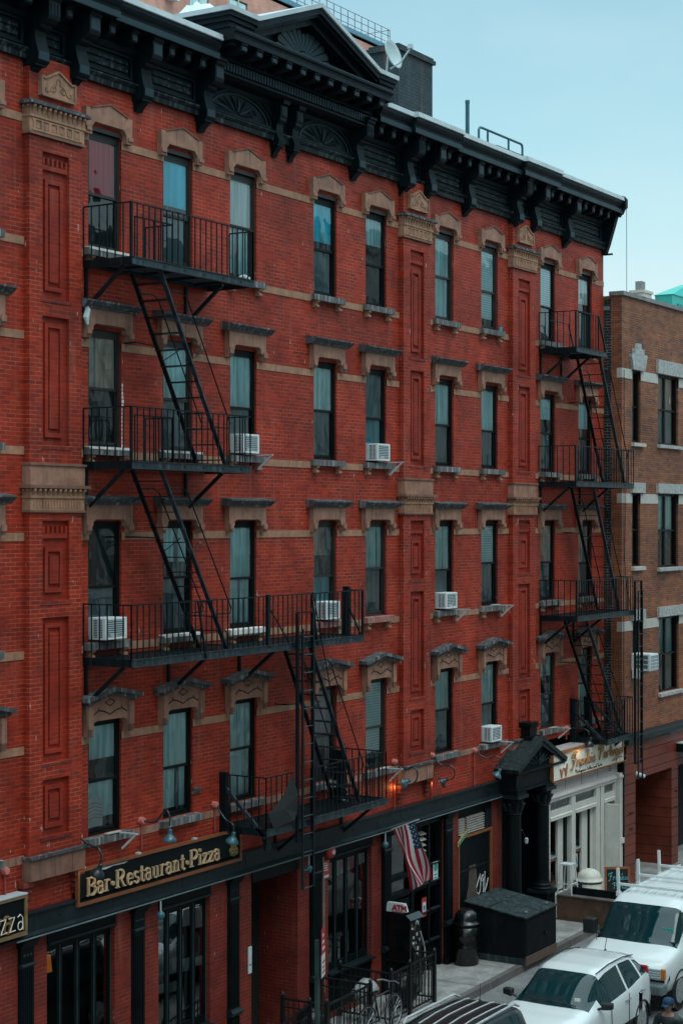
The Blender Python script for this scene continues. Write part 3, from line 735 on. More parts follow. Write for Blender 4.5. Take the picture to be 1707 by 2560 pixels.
m = MB(); sloped(m, -60, 140, -21.4, -17.2, 0.004, M_WALK); tag(m.build('far_sidewalk'), kind='structure')
# ================================================================ STOREFRONT (parts of the red building)
def fpl(m, x0, x1, tall=True):     # cast-iron fluted pilaster
    y = -.07; zb = ZG(x0)-.1
    m.box(x0, x1, y, 0, zb, 3.50, M_STORE)
    m.prism_x([(0, 3.33), (-.09, 3.33), (-.13, 3.40), (-.16, 3.44), (-.16, 3.495), (0, 3.50)], x0-.03, x1+.05, M_STORE)
    m.prism_x([(0, 3.02), (-.09, 3.02), (-.11, 3.05), (-.09, 3.08), (0, 3.08)], x0-.01, x1+.01, M_BEAM)
    n = 5; w_ = (x1-x0-.06)/n
    for k in range(n): m.box(x0+.03+w_*k+.008, x0+.03+w_*(k+1)-.012, y-.015, y, 1.12, 2.96, M_STORE)
    for k in range(3): m.lathe([(.005, -.02), (.03, 0), (.005, .012)], (x0+(x1-x0)*(k+1)/4, y-.002, 3.20), M_BEAM, 8, 'y')
    m.prism_x([(0, .92), (-.12, .92), (-.15, .98), (-.10, 1.04), (0, 1.06)], x0-.02, x1+.02, M_BEAM)
    m.box(x0+.04, x1-.04, y-.015, y, .35, .85, M_STORE); m.box(x0-.02, x1+.02, y-.05, 0, zb, .22, M_STORE)
for a, b in ((16.3, 16.6), (20.72, 21.02), (23.54, 23.83), (26.35, 26.65), (29.14, 29.50), (31.94, 32.26), (34.69, 35.02)):
    m = MB(); fpl(m, a, b); m.build('iron_pilaster', bld)
M_EDGE2 = surf('dull_pipe', (0.10, 0.14, 0.15), .4, .4, 3.0)
# iron beam over the whole shop front
m = MB()
BX1 = 37.60
m.box(XL, BX1, -.10, .0, 3.53, 3.86, M_BEAM)
m.prism_x([(0, 3.84), (-.13, 3.84), (-.13, 3.865), (0, 3.875)], XL, BX1, M_BEAM)
m.prism_x([(0, 3.50), (-.17, 3.50), (-.17, 3.525), (-.14, 3.54), (-.10, 3.56), (0, 3.56)], XL, BX1, M_BEAM)
x = 21.0
while x < BX1-.3:
    m.box(x, x+.012, -.104, -.09, 3.55, 3.84, M_DARK); x += 1.93
for k in range(34): m.lathe([(.002, -.012), (.014, -.006), (.016, 0)], (20.6+k*.5, -.10, 3.70+.07*(k % 2)), M_STORE, 6, 'y')
m.tube([(20.5, -.185, 3.49), (24.15, -.185, 3.485), (28.4, -.185, 3.49), (32.3, -.185, 3.485), (36.4, -.185, 3.49), (37.6, -.185, 3.49)], .013, M_EDGE2, 6)
m.build('iron_beam', bld)
M_EDGE = surf('worn_bluish_edge', (0.03, 0.07, 0.085), 0.4, 0.3, 5.0)
def folding_door(x0, x1, leaves=4, blinds=False, zb=.95, refl_panels=None):
    m = MB(); y = .10; zt = 3.26
    m.box(x0, x1, -.02, .22, zt, 3.50, M_STORE); m.box(x0, x1, -.05, -.02, zt-.02, zt+.02, M_BEAM)
    w_ = (x1-x0)/leaves; g = MB(); r = MB()
    zb2 = zb
    m.box(x0, x1, .02, .24, ZG(x0)-.2, zb2-.05, M_STORE)
    m.prism_x([(.24, zb2-.05), (-.10, zb2-.05), (-.10, zb2-.01), (.24, zb2)], x0-.02, x1+.02, M_BEAM)
    for k in range(leaves):
        a, b = x0+w_*k, x0+w_*(k+1)
        m.box(a+.004, a+.065, y, y+.035, zb2, zt-.02, M_STORE); m.box(b-.06, b-.004, y, y+.035, zb2, zt-.02, M_STORE)
        m.box(b-.010, b-.002, y-.012, y, zb2, zt-.1, M_EDGE)
        m.box(a+.065, b-.06, y, y+.035, zt-.16, zt-.02, M_STORE); m.box(a+.065, b-.06, y, y+.035, zb2, zb2+.14, M_STORE)
        g.quad((a+.065, y+.018, zb2+.14), (b-.06, y+.018, zb2+.14), (b-.06, y+.018, zt-.16), (a+.065, y+.018, zt-.16), M_GLASSD)
        if blinds: r.quad((a+.09, y+.034, zt-.52+.04*k), (b-.06, y+.034, zt-.50+.04*k), (b-.06, y+.034, zt-.16), (a+.09, y+.034, zt-.16), CUR['q'])
    d = m.build('folding_door', bld); g.build('pane', d, auto=False)
    if r.v: r.build('roller_shade', d)
    if refl_panels:
        for k, za, zc in refl_panels:
            r = MB(); a_ = x0+w_*k; r.quad((a_+.065, y+.032, za), (a_+w_-.06, y+.032, za-.02), (a_+w_-.06, y+.032, zc), (a_+.065, y+.032, zc), CUR['q']); r.build('painted_reflection', d)  # white quads behind the glass stand in for bright reflections on it
    return d
folding_door(17.2, 18.9); fd = folding_door(21.40, 23.11); folding_door(24.30, 25.82, refl_panels=[(0, 3.0, 3.07), (1, 2.90, 3.07), (2, 2.78, 3.06), (3, 2.68, 3.05), (0, 2.06, 2.38), (1, 2.02, 2.28), (2, 1.98, 2.2), (3, 2.0, 2.15), (0, 1.76, 1.9), (1, 1.70, 1.87)]); folding_door(29.83, 31.54, blinds=True)
m = MB(); m.prism_y([(21.52, 2.72), (21.76, 2.72), (21.72, 3.0), (21.56, 3.0)], .20, .30, emit('orange_glow', (1.0, .28, .05), .22)); m.build('orange_glow_panel', fd)  # glowing panel added for the orange glow behind this pane
# recessed brick entry
a, b = RECESS
m = MB()
m.box(a, b, -.03, .24, 3.22, 3.50, M_STORE)
m.quad((b, .26, -.3), (b, 1.25, -.3), (b, 1.25, 3.5), (b, .26, 3.5), M_BRICKD); m.quad((a, 1.25, -.3), (a, .26, -.3), (a, .26, 3.5), (a, 1.25, 3.5), M_BRICKD)
m.box(a, b, 1.2, 1.26, -.3, 3.5, M_STORE); m.box(a+.3, b-.2, 1.15, 1.2, -.2, 2.6, M_DARK)
m.box(a, b, .0, 1.3, -.4, ZG(a)-.02, M_STORE); m.box(a, b, .26, 1.3, 3.42, 3.5, M_DARK)
for z in (0.3, 1.5): m.box(a+.45, b-.35, 1.135, 1.15, z, z+.9, M_STORE)
m.build('entry_recess', bld)
M_ENAMEL = surf('white_enamel', (0.62, 0.68, 0.70), 0.4, 0.08, 4.0)
M_BLUEP = surf('blue_sticker', (0.05, 0.20, 0.32), 0.5, 0.2, 8.0)
tag(MB().__class__ and (lambda m: (m.box(27.02, 27.13, -.012, .0, 1.55, 2.05, M_ENAMEL), m.box(27.035, 27.115, -.014, -.012, 1.7, 1.72, M_CURB), m.build('door_notice'))[2])(MB()), 'pale plate fixed to the brick beside the recessed brick entry', 'plate')
# black timber shop front with louvres
a, b = DOORWAY
m = MB(); zb = ZG(a)-.1
m.box(a, b, .02, .2, 3.30, 3.50, M_STORE); m.box(a, b, .10, .22, zb, .62, M_STORE)
for x0, x1 in ((a, a+.1), (a+1.05, a+1.17), (b-.62, b-.54), (b-.1, b)): m.box(x0, x1, .04, .2, zb, 3.30, M_STORE)
for z in (.62, 1.28, 1.9, 2.28): m.box(a+.1, b-.1, .06, .2, z, z+.10, M_STORE); 
for z in (.70, 1.38, 2.0, 2.38): m.prism_x([(.06, z), (.0, z+.0), (.0, z+.022), (.06, z+.05)], a+1.2, b-.64, M_BEAM); m.prism_x([(.06, z), (.01, z), (.01, z+.022), (.06, z+.05)], b-.54, b-.1, M_BEAM)
for z in (.72, 1.38): m.box(a+.16, a+1.0, .07, .1, z+.08, z+.46, M_STORE)
shop = m.build('shop_front', bld)
m = MB()
for x0, x1 in ((a+.1, a+1.05), (b-.54, b-.1)):
    m.quad((x0, .14, 2.0), (x1, .14, 2.0), (x1, .14, 3.3), (x0, .14, 3.3), M_GLASSD)
m.build('pane', shop, auto=False)
M_LOUV = surf('bare_aluminium_louvre', (0.55, 0.50, 0.46), 0.4, 0.2, 5.0, metal=0.3)
m = MB()
for x0, x1 in ((a+1.2, a+1.42), (a+1.47, b-.66)):
    m.box(x0, x1, .17, .2, 2.46, 3.26, M_DARK)
    for k in range(6): m.prism_x([(.16, 2.50+.125*k), (.06, 2.46+.125*k), (.06, 2.475+.125*k), (.16, 2.525+.125*k)], x0+.02, x1-.02, M_LOUV)
m.build('louvre', shop)
M_GREENS = surf('green_notice', (0.03, 0.30, 0.25), 0.5, 0.15, 4.0); M_REDS = surf('red_notice', (0.45, 0.04, 0.04), 0.5, 0.15, 4.0)
m = MB(); xx = b-.42
m.box(xx, xx+.22, .028, .035, 2.0, 2.42, M_ENAMEL); m.lathe([(.001, -.004), (.09, -.004), (.09, 0)], (xx+.11, .028, 2.30), M_GREENS, 16, 'y')
for k in range(2): m.box(xx+.05, xx+.17, .024, .028, 2.05+.07*k, 2.08+.07*k, M_GREENS)
tag(m.build('door_poster'), 'white and green notice on the black shop front beside the flag', 'notice')
m = MB(); xx = b-.95
m.box(xx, xx+.2, .02, .03, 1.30, 1.72, M_REDS); m.box(xx+.03, xx+.17, .016, .02, 1.40, 1.62, M_ENAMEL); m.box(xx+.06, xx+.13, .012, .016, 1.45, 1.55, M_BLUEP)
tag(m.build('door_poster'), 'red and white notice low on the black shop front near the cash machine', 'notice')
# painted board in a brown frame, louvre above
a, b = BOARD
M_WOODF = surf('orange_brown_wood', (0.30, 0.10, 0.035), 0.55, 0.25, 6.0, 0.3, (0.1, 0.05, 0.03))
m = MB(); m.box(a, b, .02, .2, 3.28, 3.50, M_STORE); m.box(a, b, .05, .1, 2.80, 3.28, M_STORE)
m.box(a+1.35, b, .0, .06, 2.80, 3.28, M_BEAM)
for x0, x1 in ((a+.03, a+.34), (a+.42, a+1.3)):
    m.box(x0, x1, .04, .05, 2.82, 3.22, M_DARK)
    for k in range(7): m.prism_x([(.05, 2.86+.055*k), (-.01, 2.83+.055*k), (-.01, 2.84+.055*k), (.05, 2.875+.055*k)], x0, x1, M_LOUV)
ob = m.build('vent_panel', bld)
m = MB(); m.box(a, b, .03, .08, 1.1, 2.80, M_STORE)
M_SMUDGE = surf('worn_brown_paint', (0.085, 0.06, 0.05), 0.8, 0.5, 5.0, 0.5, (0.03, 0.03, 0.035))
m.prism_y([(a+.40, 1.2), (a+1.02, 1.2), (a+.98, 1.60), (a+.92, 2.05), (a+.60, 2.05), (a+.56, 1.60)], .024, .03, M_SMUDGE)
for q in ((a, b, 2.74, 2.80), (a, b, 1.08, 1.15)): m.box(q[0], q[1], -.02, .05, q[2], q[3], M_WOODF if q[2] > 2 else M_SMUDGE)
for q in ((a, a+.035), (b-.05, b)): m.box(q[0], q[1], -.02, .05, 1.15, 2.74, M_WOODF)
m.bar((a+.05, .02, 1.98), (b-.05, .02, 2.0), .02, .03, M_BEAM)
M_CHALK = surf('white_spray_paint', (0.72, 0.74, 0.74), 0.8, 0.2, 12.0)
def stroke(m, pts, r, mat, cl=False): m.tube(pts, r, mat, 5, closed=cl)
ox, oz = a+.92, 1.28
TR = .010
S = lambda *p: [(ox+x, .022, oz+z) for x, z in p]
stroke(m, S((.02,.22),(.16,.42),(.21,.50),(.24,.30),(.21,.10),(.12,.04),(.06,.10)), TR, M_CHALK)
stroke(m, S((.30,.42),(.36,.46),(.40,.38),(.34,.30),(.27,.34),(.30,.42)), TR, M_CHALK)
stroke(m, S((.36,.30),(.38,.12),(.36,.05)), TR, M_CHALK); stroke(m, S((.46,.52),(.43,.20),(.44,.04),(.52,.14),(.62,.34)), TR, M_CHALK)
m.build('painted_board', bld)
M_YEL = surf('yellow_sign_paint', (0.50, 0.38, 0.12), 0.5, 0.15, 8.0); M_GRNS = surf('green_sign_paint', (0.05, 0.22, 0.16), 0.5, 0.15, 8.0)
m = MB(); o = [(a-.10, 2.60), (a+.36, 2.83), (a+.36, 2.93), (a-.10, 2.70)]
m.prism_y(o, -.055, -.035, M_YEL); m.prism_y([(a-.08, 2.625), (a+.34, 2.835), (a+.34, 2.905), (a-.08, 2.695)], -.06, -.055, M_GRNS)
m.tube([(a+.14+.09*math.cos(PI*k/8), -.045, 2.81-.04*k/8+.07*math.sin(PI*k/8)) for k in range(9)], .014, M_YEL, 5)
tag(m.build('street_plate'), 'small tilted green and yellow plate at the corner of the painted board', 'sign')

# ---- black portico round the building's front door
m = MB(); cx, hw = 38.58, 1.34; PY = -.58
zE = 4.05
m.box(cx-hw+.10, cx+hw-.10, PY+.06, 0, 3.62, 3.98, M_STORE)                # entablature
m.prism_x([(0, 3.98), (PY+.04, 3.98), (PY-.04, 4.03), (PY-.06, 4.08), (0, 4.08)], cx-hw+.03, cx+hw-.03, M_STORE)
m.box(cx-hw+.06, cx+hw-.06, PY+.02, 0, 3.60, 3.66, M_STORE)
zA = 4.80
M_PROOF = surf('speckled_portico_roof', (0.018, 0.026, 0.029), .7, .6, 9.0, .3, (.10, .12, .12), .3, 30, spec=.2)
for s in (-1, 1):
    m.prism_y([(cx+s*hw, 4.05), (cx, zA-.10), (cx, zA), (cx+s*(hw+.06), 4.15)], PY-.06, 0, M_PROOF)
    m.prism_y([(cx+s*(hw-.12), 4.06), (cx, zA-.22), (cx, zA-.10), (cx+s*hw, 4.06)], PY-.03, -.0, M_BEAM)
m.prism_y([(cx-hw+.2, 4.08), (cx+hw-.2, 4.08), (cx, zA-.2)], PY+.08, 0, M_STORE)
for k in range(5):      # carved leaves in the gable
    for s in (-1, 1): m.tube([(cx, PY+.07, 4.14), (cx+s*(.10+.14*k), PY+.06, 4.24+.10*(2-abs(k-2))), (cx+s*(.16+.17*k), PY+.07, 4.16)], [.012, .022, .008], M_BEAM, 5)
m.tube([(cx, PY+.06, 4.12), (cx, PY+.055, 4.55)], [.05, .015], M_BEAM, 6)
# finial block against the wall
m.box(cx-.22, cx+.26, -.42, 0, 4.66, 4.80, M_STORE); m.box(cx-.17, cx+.21, -.36, 0, 4.80, 5.0, M_STORE)
for k in range(3): m.box(cx-.20-.02*(k == 1), cx+.24+.02*(k == 1), -.39-.02*(k == 1), 0, 5.0+.045*k, 5.03+.045*k, M_STORE)
port = m.build('portico', bld)
for x in (37.56, 39.12):
    m = MB(); y = -.34; zb = ZG(x)-.05
    m.box(x-.24, x+.24, y-.24, y+.24, zb, .95, M_STORE); m.box(x-.28, x+.28, y-.28, y+.28, .95, 1.02, M_BEAM)
    m.lathe([(.25, 1.02), (.26, 1.06), (.22, 1.10), (.235, 1.14), (.20, 1.18), (.185, 1.25), (.17, 3.05), (.20, 3.07), (.17, 3.10), (.17, 3.16), (.21, 3.30), (.24, 3.42), (.20, 3.44)], (x, y, 0), M_STORE, 22)
    for k in range(8):
        t = 2*PI*k/8; m.tube([(x+.17*math.cos(t), y+.17*math.sin(t), 3.14), (x+.24*math.cos(t), y+.24*math.sin(t), 3.32), (x+.29*math.cos(t), y+.29*math.sin(t), 3.30)], [.05, .045, .02], M_BEAM, 5)
    m.box(x-.28, x+.28, y-.26, y+.26, 3.44, 3.52, M_BEAM); m.box(x-.24, x+.24, y-.22, y+.22, 3.52, 3.62, M_STORE)
    m.build('column', port)
m = MB(); m.box(37.70, 39.05, .45, .5, -.1, 3.5, M_STORE); m.box(37.86, 38.94, .40, .45, -.05, 2.5, M_DARK); m.box(37.4, 39.55, .3, .6, -.3, 3.6, M_STORE)
for z in (.2, 1.3): m.box(38.0, 38.8, .385, .40, z, z+.9, M_STORE)
m.build('front_door', port)

# ---- cream coffee-shop front
M_CREAM = surf('cream_shopfront_paint', (0.62, 0.60, 0.55), 0.55, 0.1, 3.0, 0.2, (0.40, 0.36, 0.31), 0.05, 40)
M_CREAMD = surf('lilac_grey_boarding', (0.52, 0.47, 0.46), 0.6, 0.1, 3.0, 0.3, (0.36, 0.32, 0.31), 0.05, 40)
CY = -.45; c0, c1 = 39.30, 43.44
m = MB()
m.box(c0, c1+.20, CY+.03, 0, 3.24, 4.3, M_CREAMD)                           # boarding under the sign
for x in (40.3, 41.3, 42.3): m.box(x, x+.012, CY+.024, CY+.03, 3.30, 3.66, M_CURB)
m.prism_x([(0, 3.14), (CY-.03, 3.14), (CY-.06, 3.17), (CY-.06, 3.20), (CY-.02, 3.23), (CY+.0, 3.27), (0, 3.27)], c0-.02, c1, M_CREAMD)
m.box(c0, c1, CY-.03, CY+.1, 3.10, 3.14, M_CREAM)
for x0, x1 in ((c0-.02, c0+.07), (40.64, 40.88), (42.18, 42.42), (42.48, 42.70), (43.40, 43.48)): m.box(x0, x1, CY, CY+.14, .75 if x0 < 42.4 else .2, 3.10, M_CREAM)
m.box(42.42, 42.48, CY+.05, CY+.1, .2, 3.1, M_BEAM)
for x0, x1 in ((c0+.07, 40.64), (40.88, 42.18), (42.70, 43.40)):
    m.box(x0, x1, CY+.02, CY+.12, 3.06, 3.10, M_CREAM)
    m.box(x0, x1, CY+.0, CY+.12, 2.76, 2.85, M_CREAM); m.prism_x([(CY+.12, 2.66), (CY-.02, 2.66), (CY-.03, 2.69), (CY-.0, 2.72), (CY-.0, 2.76), (CY+.12, 2.76)], x0, x1, M_CREAM)
    m.box(x0, x1, CY-.03, CY+.1, 2.62, 2.66, M_CREAM)
# right pilaster
m.box(43.50, 43.70, CY-.10, 0, .2, 3.30, M_CREAM); m.box(43.48, 43.72, CY-.13, 0, 3.18, 3.24, M_CREAM); m.box(43.47, 43.73, CY-.14, 0, 1.44, 1.58, M_CREAM)
m.box(43.54, 43.66, CY-.115, CY-.1, .55, 1.36, M_CREAM); m.box(43.48, 43.72, CY-.15, 0, .2, .5, M_CREAM)
m.box(c0, 41.9, CY, CY+.9, .2, .74, M_CREAM)
cafe = m.build('cafe_front', bld)
m = MB()
for x0, x1 in ((c0+.07, 40.64), (40.88, 42.18), (42.70, 43.40)): m.quad((x0, CY+.07, 2.85), (x1, CY+.07, 2.85), (x1, CY+.07, 3.06), (x0, CY+.07, 3.06), M_GLASSD)
m.build('transom_pane', cafe, auto=False)
m = MB()       # folded-back window leaves and the propped-open door
for xa, xb, xc in ((40.11, 40.42, 40.64), (41.57, 41.93, 42.03)):
    m = MB(); m.box(xa, xb, CY+.14, CY+.20, .8, 2.62, M_CREAM); m.box(xb, xc, CY+.13, CY+.17, .8, 2.62, M_STORE); m.box(xb+.06, xb+.08, CY+.11, CY+.13, .8, 2.62, M_BEAM); m.build('folded_leaf', cafe)
m = MB()
m.box(42.03, 42.18, CY+.10, CY+.16, .8, 2.62, M_CREAM)
m.build('folded_leaf', cafe); m = MB(); m.box(42.74, 42.80, CY-.42, CY+.02, .3, 2.60, M_CREAM); m.box(42.735, 42.74, CY-.36, CY-.02, .5, 2.45, M_CREAM)
m.build('open_door', cafe); m = MB(); m.box(43.05, 43.40, CY+.20, CY+.26, .25, 2.62, M_CREAMD); m.box(42.80, 43.05, CY+.5, CY+.55, .25, 2.62, M_CREAMD)
m.build('folded_leaf', cafe)
m = MB(); m.box(c0, c1, .9, .95, .1, 4.2, M_DARK); m.box(c0, 43.6, CY+.15, .9, .05, .735, M_CREAMD); m.box(c0, c1, CY+.2, .9, 3.3, 3.35, M_DARK)
m.box(c0-.03, c0, CY+.0, .9, .2, 3.3, M_STORE); m.box(43.5, 43.53, 0, .9, .2, 3.3, M_CREAMD)
M_RWOOD = surf('dark_red_wood', (0.16, 0.05, 0.03), 0.5, 0.25, 4.0)
for k in range(4): m.box(40.95+.28*k, 41.05+.28*k, .55, .6, .8, 2.7, M_RWOOD if k % 2 else M_STORE)
m.box(43.42, 43.425, .1, .8, .3, 2.6, M_CREAMD)
m.build('cafe_interior', cafe)
m = MB(); m.box(39.9, 39.9+.34, CY-.0-.0+.03-.006, CY+.03, 3.42, 3.62, M_CREAM); m.build('vent_grille', cafe) if False else None
m = MB(); m.box(43.02, 43.22, CY+.02, CY+.03, 3.36, 3.60, M_CREAM)
for k in range(4): m.box(43.05, 43.19, CY+.014, CY+.02, 3.40+.05*k, 3.425+.05*k, M_DARK)
m.build('vent_grille', cafe)
# ================================================================ NEIGHBOUR, BACKGROUND AND OPPOSITE BUILDINGS
M_TANB = brick('tan_roman_brick', (0.36, 0.125, 0.058), (0.22, 0.08, 0.042), (0.055, 0.03, 0.025), bw=0.30, rh=0.062, ms=0.010, stain=(0.10, 0.06, 0.05), stain_amt=0.5, odd=(0.09, 0.06, 0.06), mfade=1.0)
M_BLKB = brick('black_painted_brick', (0.016, 0.02, 0.022), (0.022, 0.024, 0.026), (0.22, 0.24, 0.24), bw=0.213, rh=0.075, ms=0.010, stain_amt=0.3, mfade=0.9)
M_GREYST = surf('pitted_grey_stone', (0.40, 0.40, 0.39), 0.9, 0.45, 14.0, 0.3, (0.12, 0.13, 0.13), 1.0, 26)
M_PALEST = surf('pale_limestone', (0.50, 0.47, 0.43), 0.85, 0.12, 5.0, 0.3, (0.3, 0.28, 0.26), 0.2, 50)
M_COPE = surf('coping_stone', (0.22, 0.22, 0.22), 0.85, 0.3, 3.0, 0.3, (0.08, 0.09, 0.09), 0.2, 40)
NY, NX = -.50, 43.76
nb = thing('tan_brick_building', 'lower tan brick building with pale stone bands to the right of the red one', 'building', (52, NY, 0))
NW = [(44.46, 45.08, 12.10, 14.03), (46.34, 47.94, 12.12, 14.06), (44.46, 45.06, 8.75, 10.72), (46.34, 47.94, 8.68, 10.73),
      (44.50, 45.08, 6.36, 7.28), (46.40, 47.96, 5.18, 7.28)]
for k in range(4): NW += [(49.6+2.9*k, 51.2+2.9*k, 12.1, 14.0), (49.6+2.9*k, 51.2+2.9*k, 8.7, 10.7), (49.6+2.9*k, 51.2+2.9*k, 5.2, 7.28)]
m = MB(); m.wall(NX, 62, 4.2, 15.98, NY, NW, .2, M_TANB)
m.quad((NX, NY, -.3), (NX, 14, -.3), (NX, 14, 15.98), (NX, NY, 15.98), M_TANB)
m.quad((62, 14, -.3), (62, NY, -.3), (62, NY, 15.98), (62, 14, 15.98), M_TANB)
m.box(NX+.1, 61.9, NY+.3, 13.9, 4.2, 15.6, M_DARK)
m.build('wall', nb)
m = MB(); m.box(NX-.003, NX, -.20, .0, 3.9, 15.9, M_BLKB); m.build('painted_strip', nb)
m = MB(); m.box(NX-.04, 62, NY-.07, NY+.35, 15.98, 16.09, M_COPE); m.box(NX-.04, NX+.3, NY+.35, 14, 15.60, 15.70, M_COPE)
for k in range(8): m.box(45.2+2.2*k, 45.212+2.2*k, NY-.073, NY, 15.985, 16.085, M_DARK)
m.build('coping', nb)
m = MB(); m.box(NX+.1, 61.9, NY+.3, 14, 15.4, 15.5, M_TARH); m.build('roof', nb)
for zt in (14.05, 10.71, 7.29):
    ex = [(q[0], q[1]) for q in NW if abs(q[3]-zt) < .2]
    for a, b in segs(ex, NX-.006, 62): m = MB(); m.box(a, b, NY-.012, NY+.05 if a > NX else -.36, zt-.26, zt, M_PALEST); m.build('stone_band', nb)
NL = {(44.46, 12.10): 'tg', (46.34, 12.12): 'tg', (44.46, 8.75): 'gg', (46.34, 8.68): 'pd', (44.50, 6.36): 'gg', (46.40, 5.18): 'kd'}
for q in NW:
    a, b, z0, z1 = q; m = MB(); dbl = b-a > 1
    m.box(a, a+.05, NY+.06, NY+.2, z0, z1, M_FRAME); m.box(b-.06, b, NY+.06, NY+.2, z0, z1, M_FRAME); m.box(a+.05, b-.06, NY+.07, NY+.2, z1-.06, z1, M_FRAME); m.box(a+.05, b-.06, NY+.07, NY+.2, z0, z0+.05, M_FRAME)
    zm = z0+(z1-z0)*.5
    m.box(a+.05, b-.06, NY+.08, NY+.14, zm-.025, zm+.025, M_FRAME)
    if dbl: xm = (a+b)/2-.05; m.box(xm-.03, xm+.03, NY+.075, NY+.15, z0+.05, z1-.06, M_FRAMEB)
    wd = m.build('window', nb)
    m = MB(); m.quad((a+.05, NY+.12, z0+.05), (b-.06, NY+.12, z0+.05), (b-.06, NY+.12, z1-.06), (a+.05, NY+.12, z1-.06), M_GLASS); m.build('pane', wd, auto=False)
    k = NL.get((a, z0), 'pd'); m = MB()
    m.quad((a, NY+.19, zm), (b, NY+.19, zm), (b, NY+.19, z1), (a, NY+.19, z1), CUR[k[0]]); m.quad((a, NY+.19, z0), (b, NY+.19, z0), (b, NY+.19, zm), (a, NY+.19, zm), CUR[k[1]])
    m.build('curtain', wd)
    m = MB()
    if z0 > 12 and not dbl:
        c = (a+b)/2+.03
        m.prism_y([(c-.40, z1+.02), (c+.40, z1+.02), (c+.56, z1+.40), (c+.56, z1+.46), (c+.34, z1+.46), (c+.34, z1+.60), (c+.16, z1+.60), (c+.12, z1+.74), (c-.12, z1+.74), (c-.16, z1+.60), (c-.34, z1+.60), (c-.34, z1+.44), (c-.54, z1+.44), (c-.54, z1+.36)], NY-.09, NY+.02, M_GREYST)
    else:
        m.box(a-.12, b+.34 if dbl else b+.2, NY-.08, NY+.03, z1+.015, z1+(.40 if z0 > 12 else .29), M_GREYST)
    m.build('lintel', wd)
    m = MB(); m.prism_x([(NY+.1, z0), (NY-.10, z0-.02), (NY-.10, z0-.11), (NY+.02, z0-.11)], a-.05, b+.18, M_PALEST if not dbl else M_GREYST); m.build('sill', wd)
M_CLAD = surf('red_cedar_cladding', (0.17, 0.030, 0.014), 0.5, 0.35, 2.0, 0.3, (0.10, 0.02, 0.015), 0.1, 40)
M_GAP = surf('cladding_gap', (0.02, 0.008, 0.006), 0.9, 0.1, 3.0)
CYY = -.58
m = MB(); ch = [(44.52, 47.20, ZG(45)-.05, 3.02), (47.70, 52.0, ZG(49)-.05, 3.0)]
m.box(NX, 62, CYY+.06, NY+.3, 3.05, 4.2, M_GAP)
rows_ = [ZG(45)+.27*k for k in range(0, 16)]
def boards(x0, x1, z0, z1, y):
    z = ZG(44)+.02
    while z < z1:
        t = min(z+.255, z1)
        if t > z0 and t-max(z, z0) > .02: m.box(x0, x1, y, y+.05, max(z, z0), t, M_CLAD)
        z += .27
boards(NX, 44.52, .2, 4.02, CYY); boards(44.523, 62, 3.02, 4.02, CYY); boards(47.20, 47.70, .2, 3.02, CYY); boards(52.0, 62, .2, 3.0, CYY)
m.box(NX, 44.5, CYY+.055, NY+.3, -.2, 3.05, M_GAP); m.box(47.22, 47.68, CYY+.055, NY+.3, -.2, 3.05, M_GAP); m.box(52, 62, CYY+.055, NY+.3, -.2, 3.05, M_GAP)
# recess walls, boarded too
z = ZG(45)+.02
for k in range(11):
    m.box(44.50, 44.55, CYY+.06, .9, z+.27*k, z+.27*k+.255, M_CLAD); m.box(47.17, 47.21, CYY+.06, .9, z+.27*k, z+.27*k+.255, M_CLAD); m.box(44.5, 47.2, .9, .95, z+.27*k, z+.27*k+.255, M_CLAD)
m.box(44.5, 47.2, -.2, .9, 3.02, 3.06, M_GAP); m.box(44.5, 47.2, .95, 1.0, 0, 3.05, M_GAP); m.box(47.7, 52, .2, .3, 0, 3.1, M_DARK); m.box(47.7, 52, CYY+.06, .3, 3.0, 3.06, M_GAP)
m.box(45.2, 46.1, .87, .9, .2, 2.4, M_GAP)
m.box(NX-.0, 44.2, CYY-.0-.012, CYY, ZG(44)-.05, ZG(44)+.17, M_CURB)
for z in (1.72, 2.15): m.box(44.1, 44.3, CYY-.03, CYY, z, z+.03, M_GAP)
for z in (1.85, 2.3): m.box(47.4, 47.58, CYY-.03, CYY, z, z+.03, M_GAP)
m.box(NX-.06, NX, CYY+.0, -.3, .1, 4.0, M_STORE)
m.build('timber_front', nb)
m = MB(); m.prism_x([(NY, 4.02), (CYY-.10, 4.02), (CYY-.14, 4.08), (CYY-.14, 4.20), (CYY-.10, 4.22), (NY, 4.27)], NX-.04, 62, M_BEAM); m.build('shop_cornice', nb)
m = MB(); m.prism_x([(CYY, 3.42), (-1.6, 3.42), (-1.62, 3.62), (CYY, 3.66)], 47.55, 50.5, M_STORE); m.box(47.55, 50.5, -1.6, CYY, 3.655, 3.675, M_FLASH); m.build('canopy', nb)

# ---- far buildings behind the roofs
M_PEACH = brick('peach_brick', (0.62, 0.30, 0.22), (0.55, 0.26, 0.20), (0.55, 0.35, 0.28), bw=.4, rh=.13, ms=.02, stain=(0.42, 0.24, 0.2), stain_amt=.4, mfade=.6)
pb = thing('peach_apartment_tower', 'tall peach brick apartment block with a fenced roof behind the black pediment', 'building', (105, 50, 0))
hol = [(x, x+2.1, z, z+2.2) for z in (43.2, 39.6, 36.0) for x in (93.0, 97.5, 102, 106.3, 110.6, 114.9, 117.2) if x < 117]
m = MB(); m.wall(84, 119.4, 0, 46.6, 50, hol, .3, M_PEACH); m.quad((119.4, 50, 0), (119.4, 68, 0), (119.4, 68, 46.6), (119.4, 50, 46.6), M_PEACH); m.quad((84, 68, 0), (84, 50, 0), (84, 50, 46.6), (84, 68, 46.6), M_PEACH)
m.box(84.2, 119.2, 50.5, 67.8, 30, 46.4, M_DARK)
m.build('wall', pb)
M_SLATE = surf('blue_parapet_trim', (0.10, 0.22, 0.30), 0.6, 0.2, 1.0)
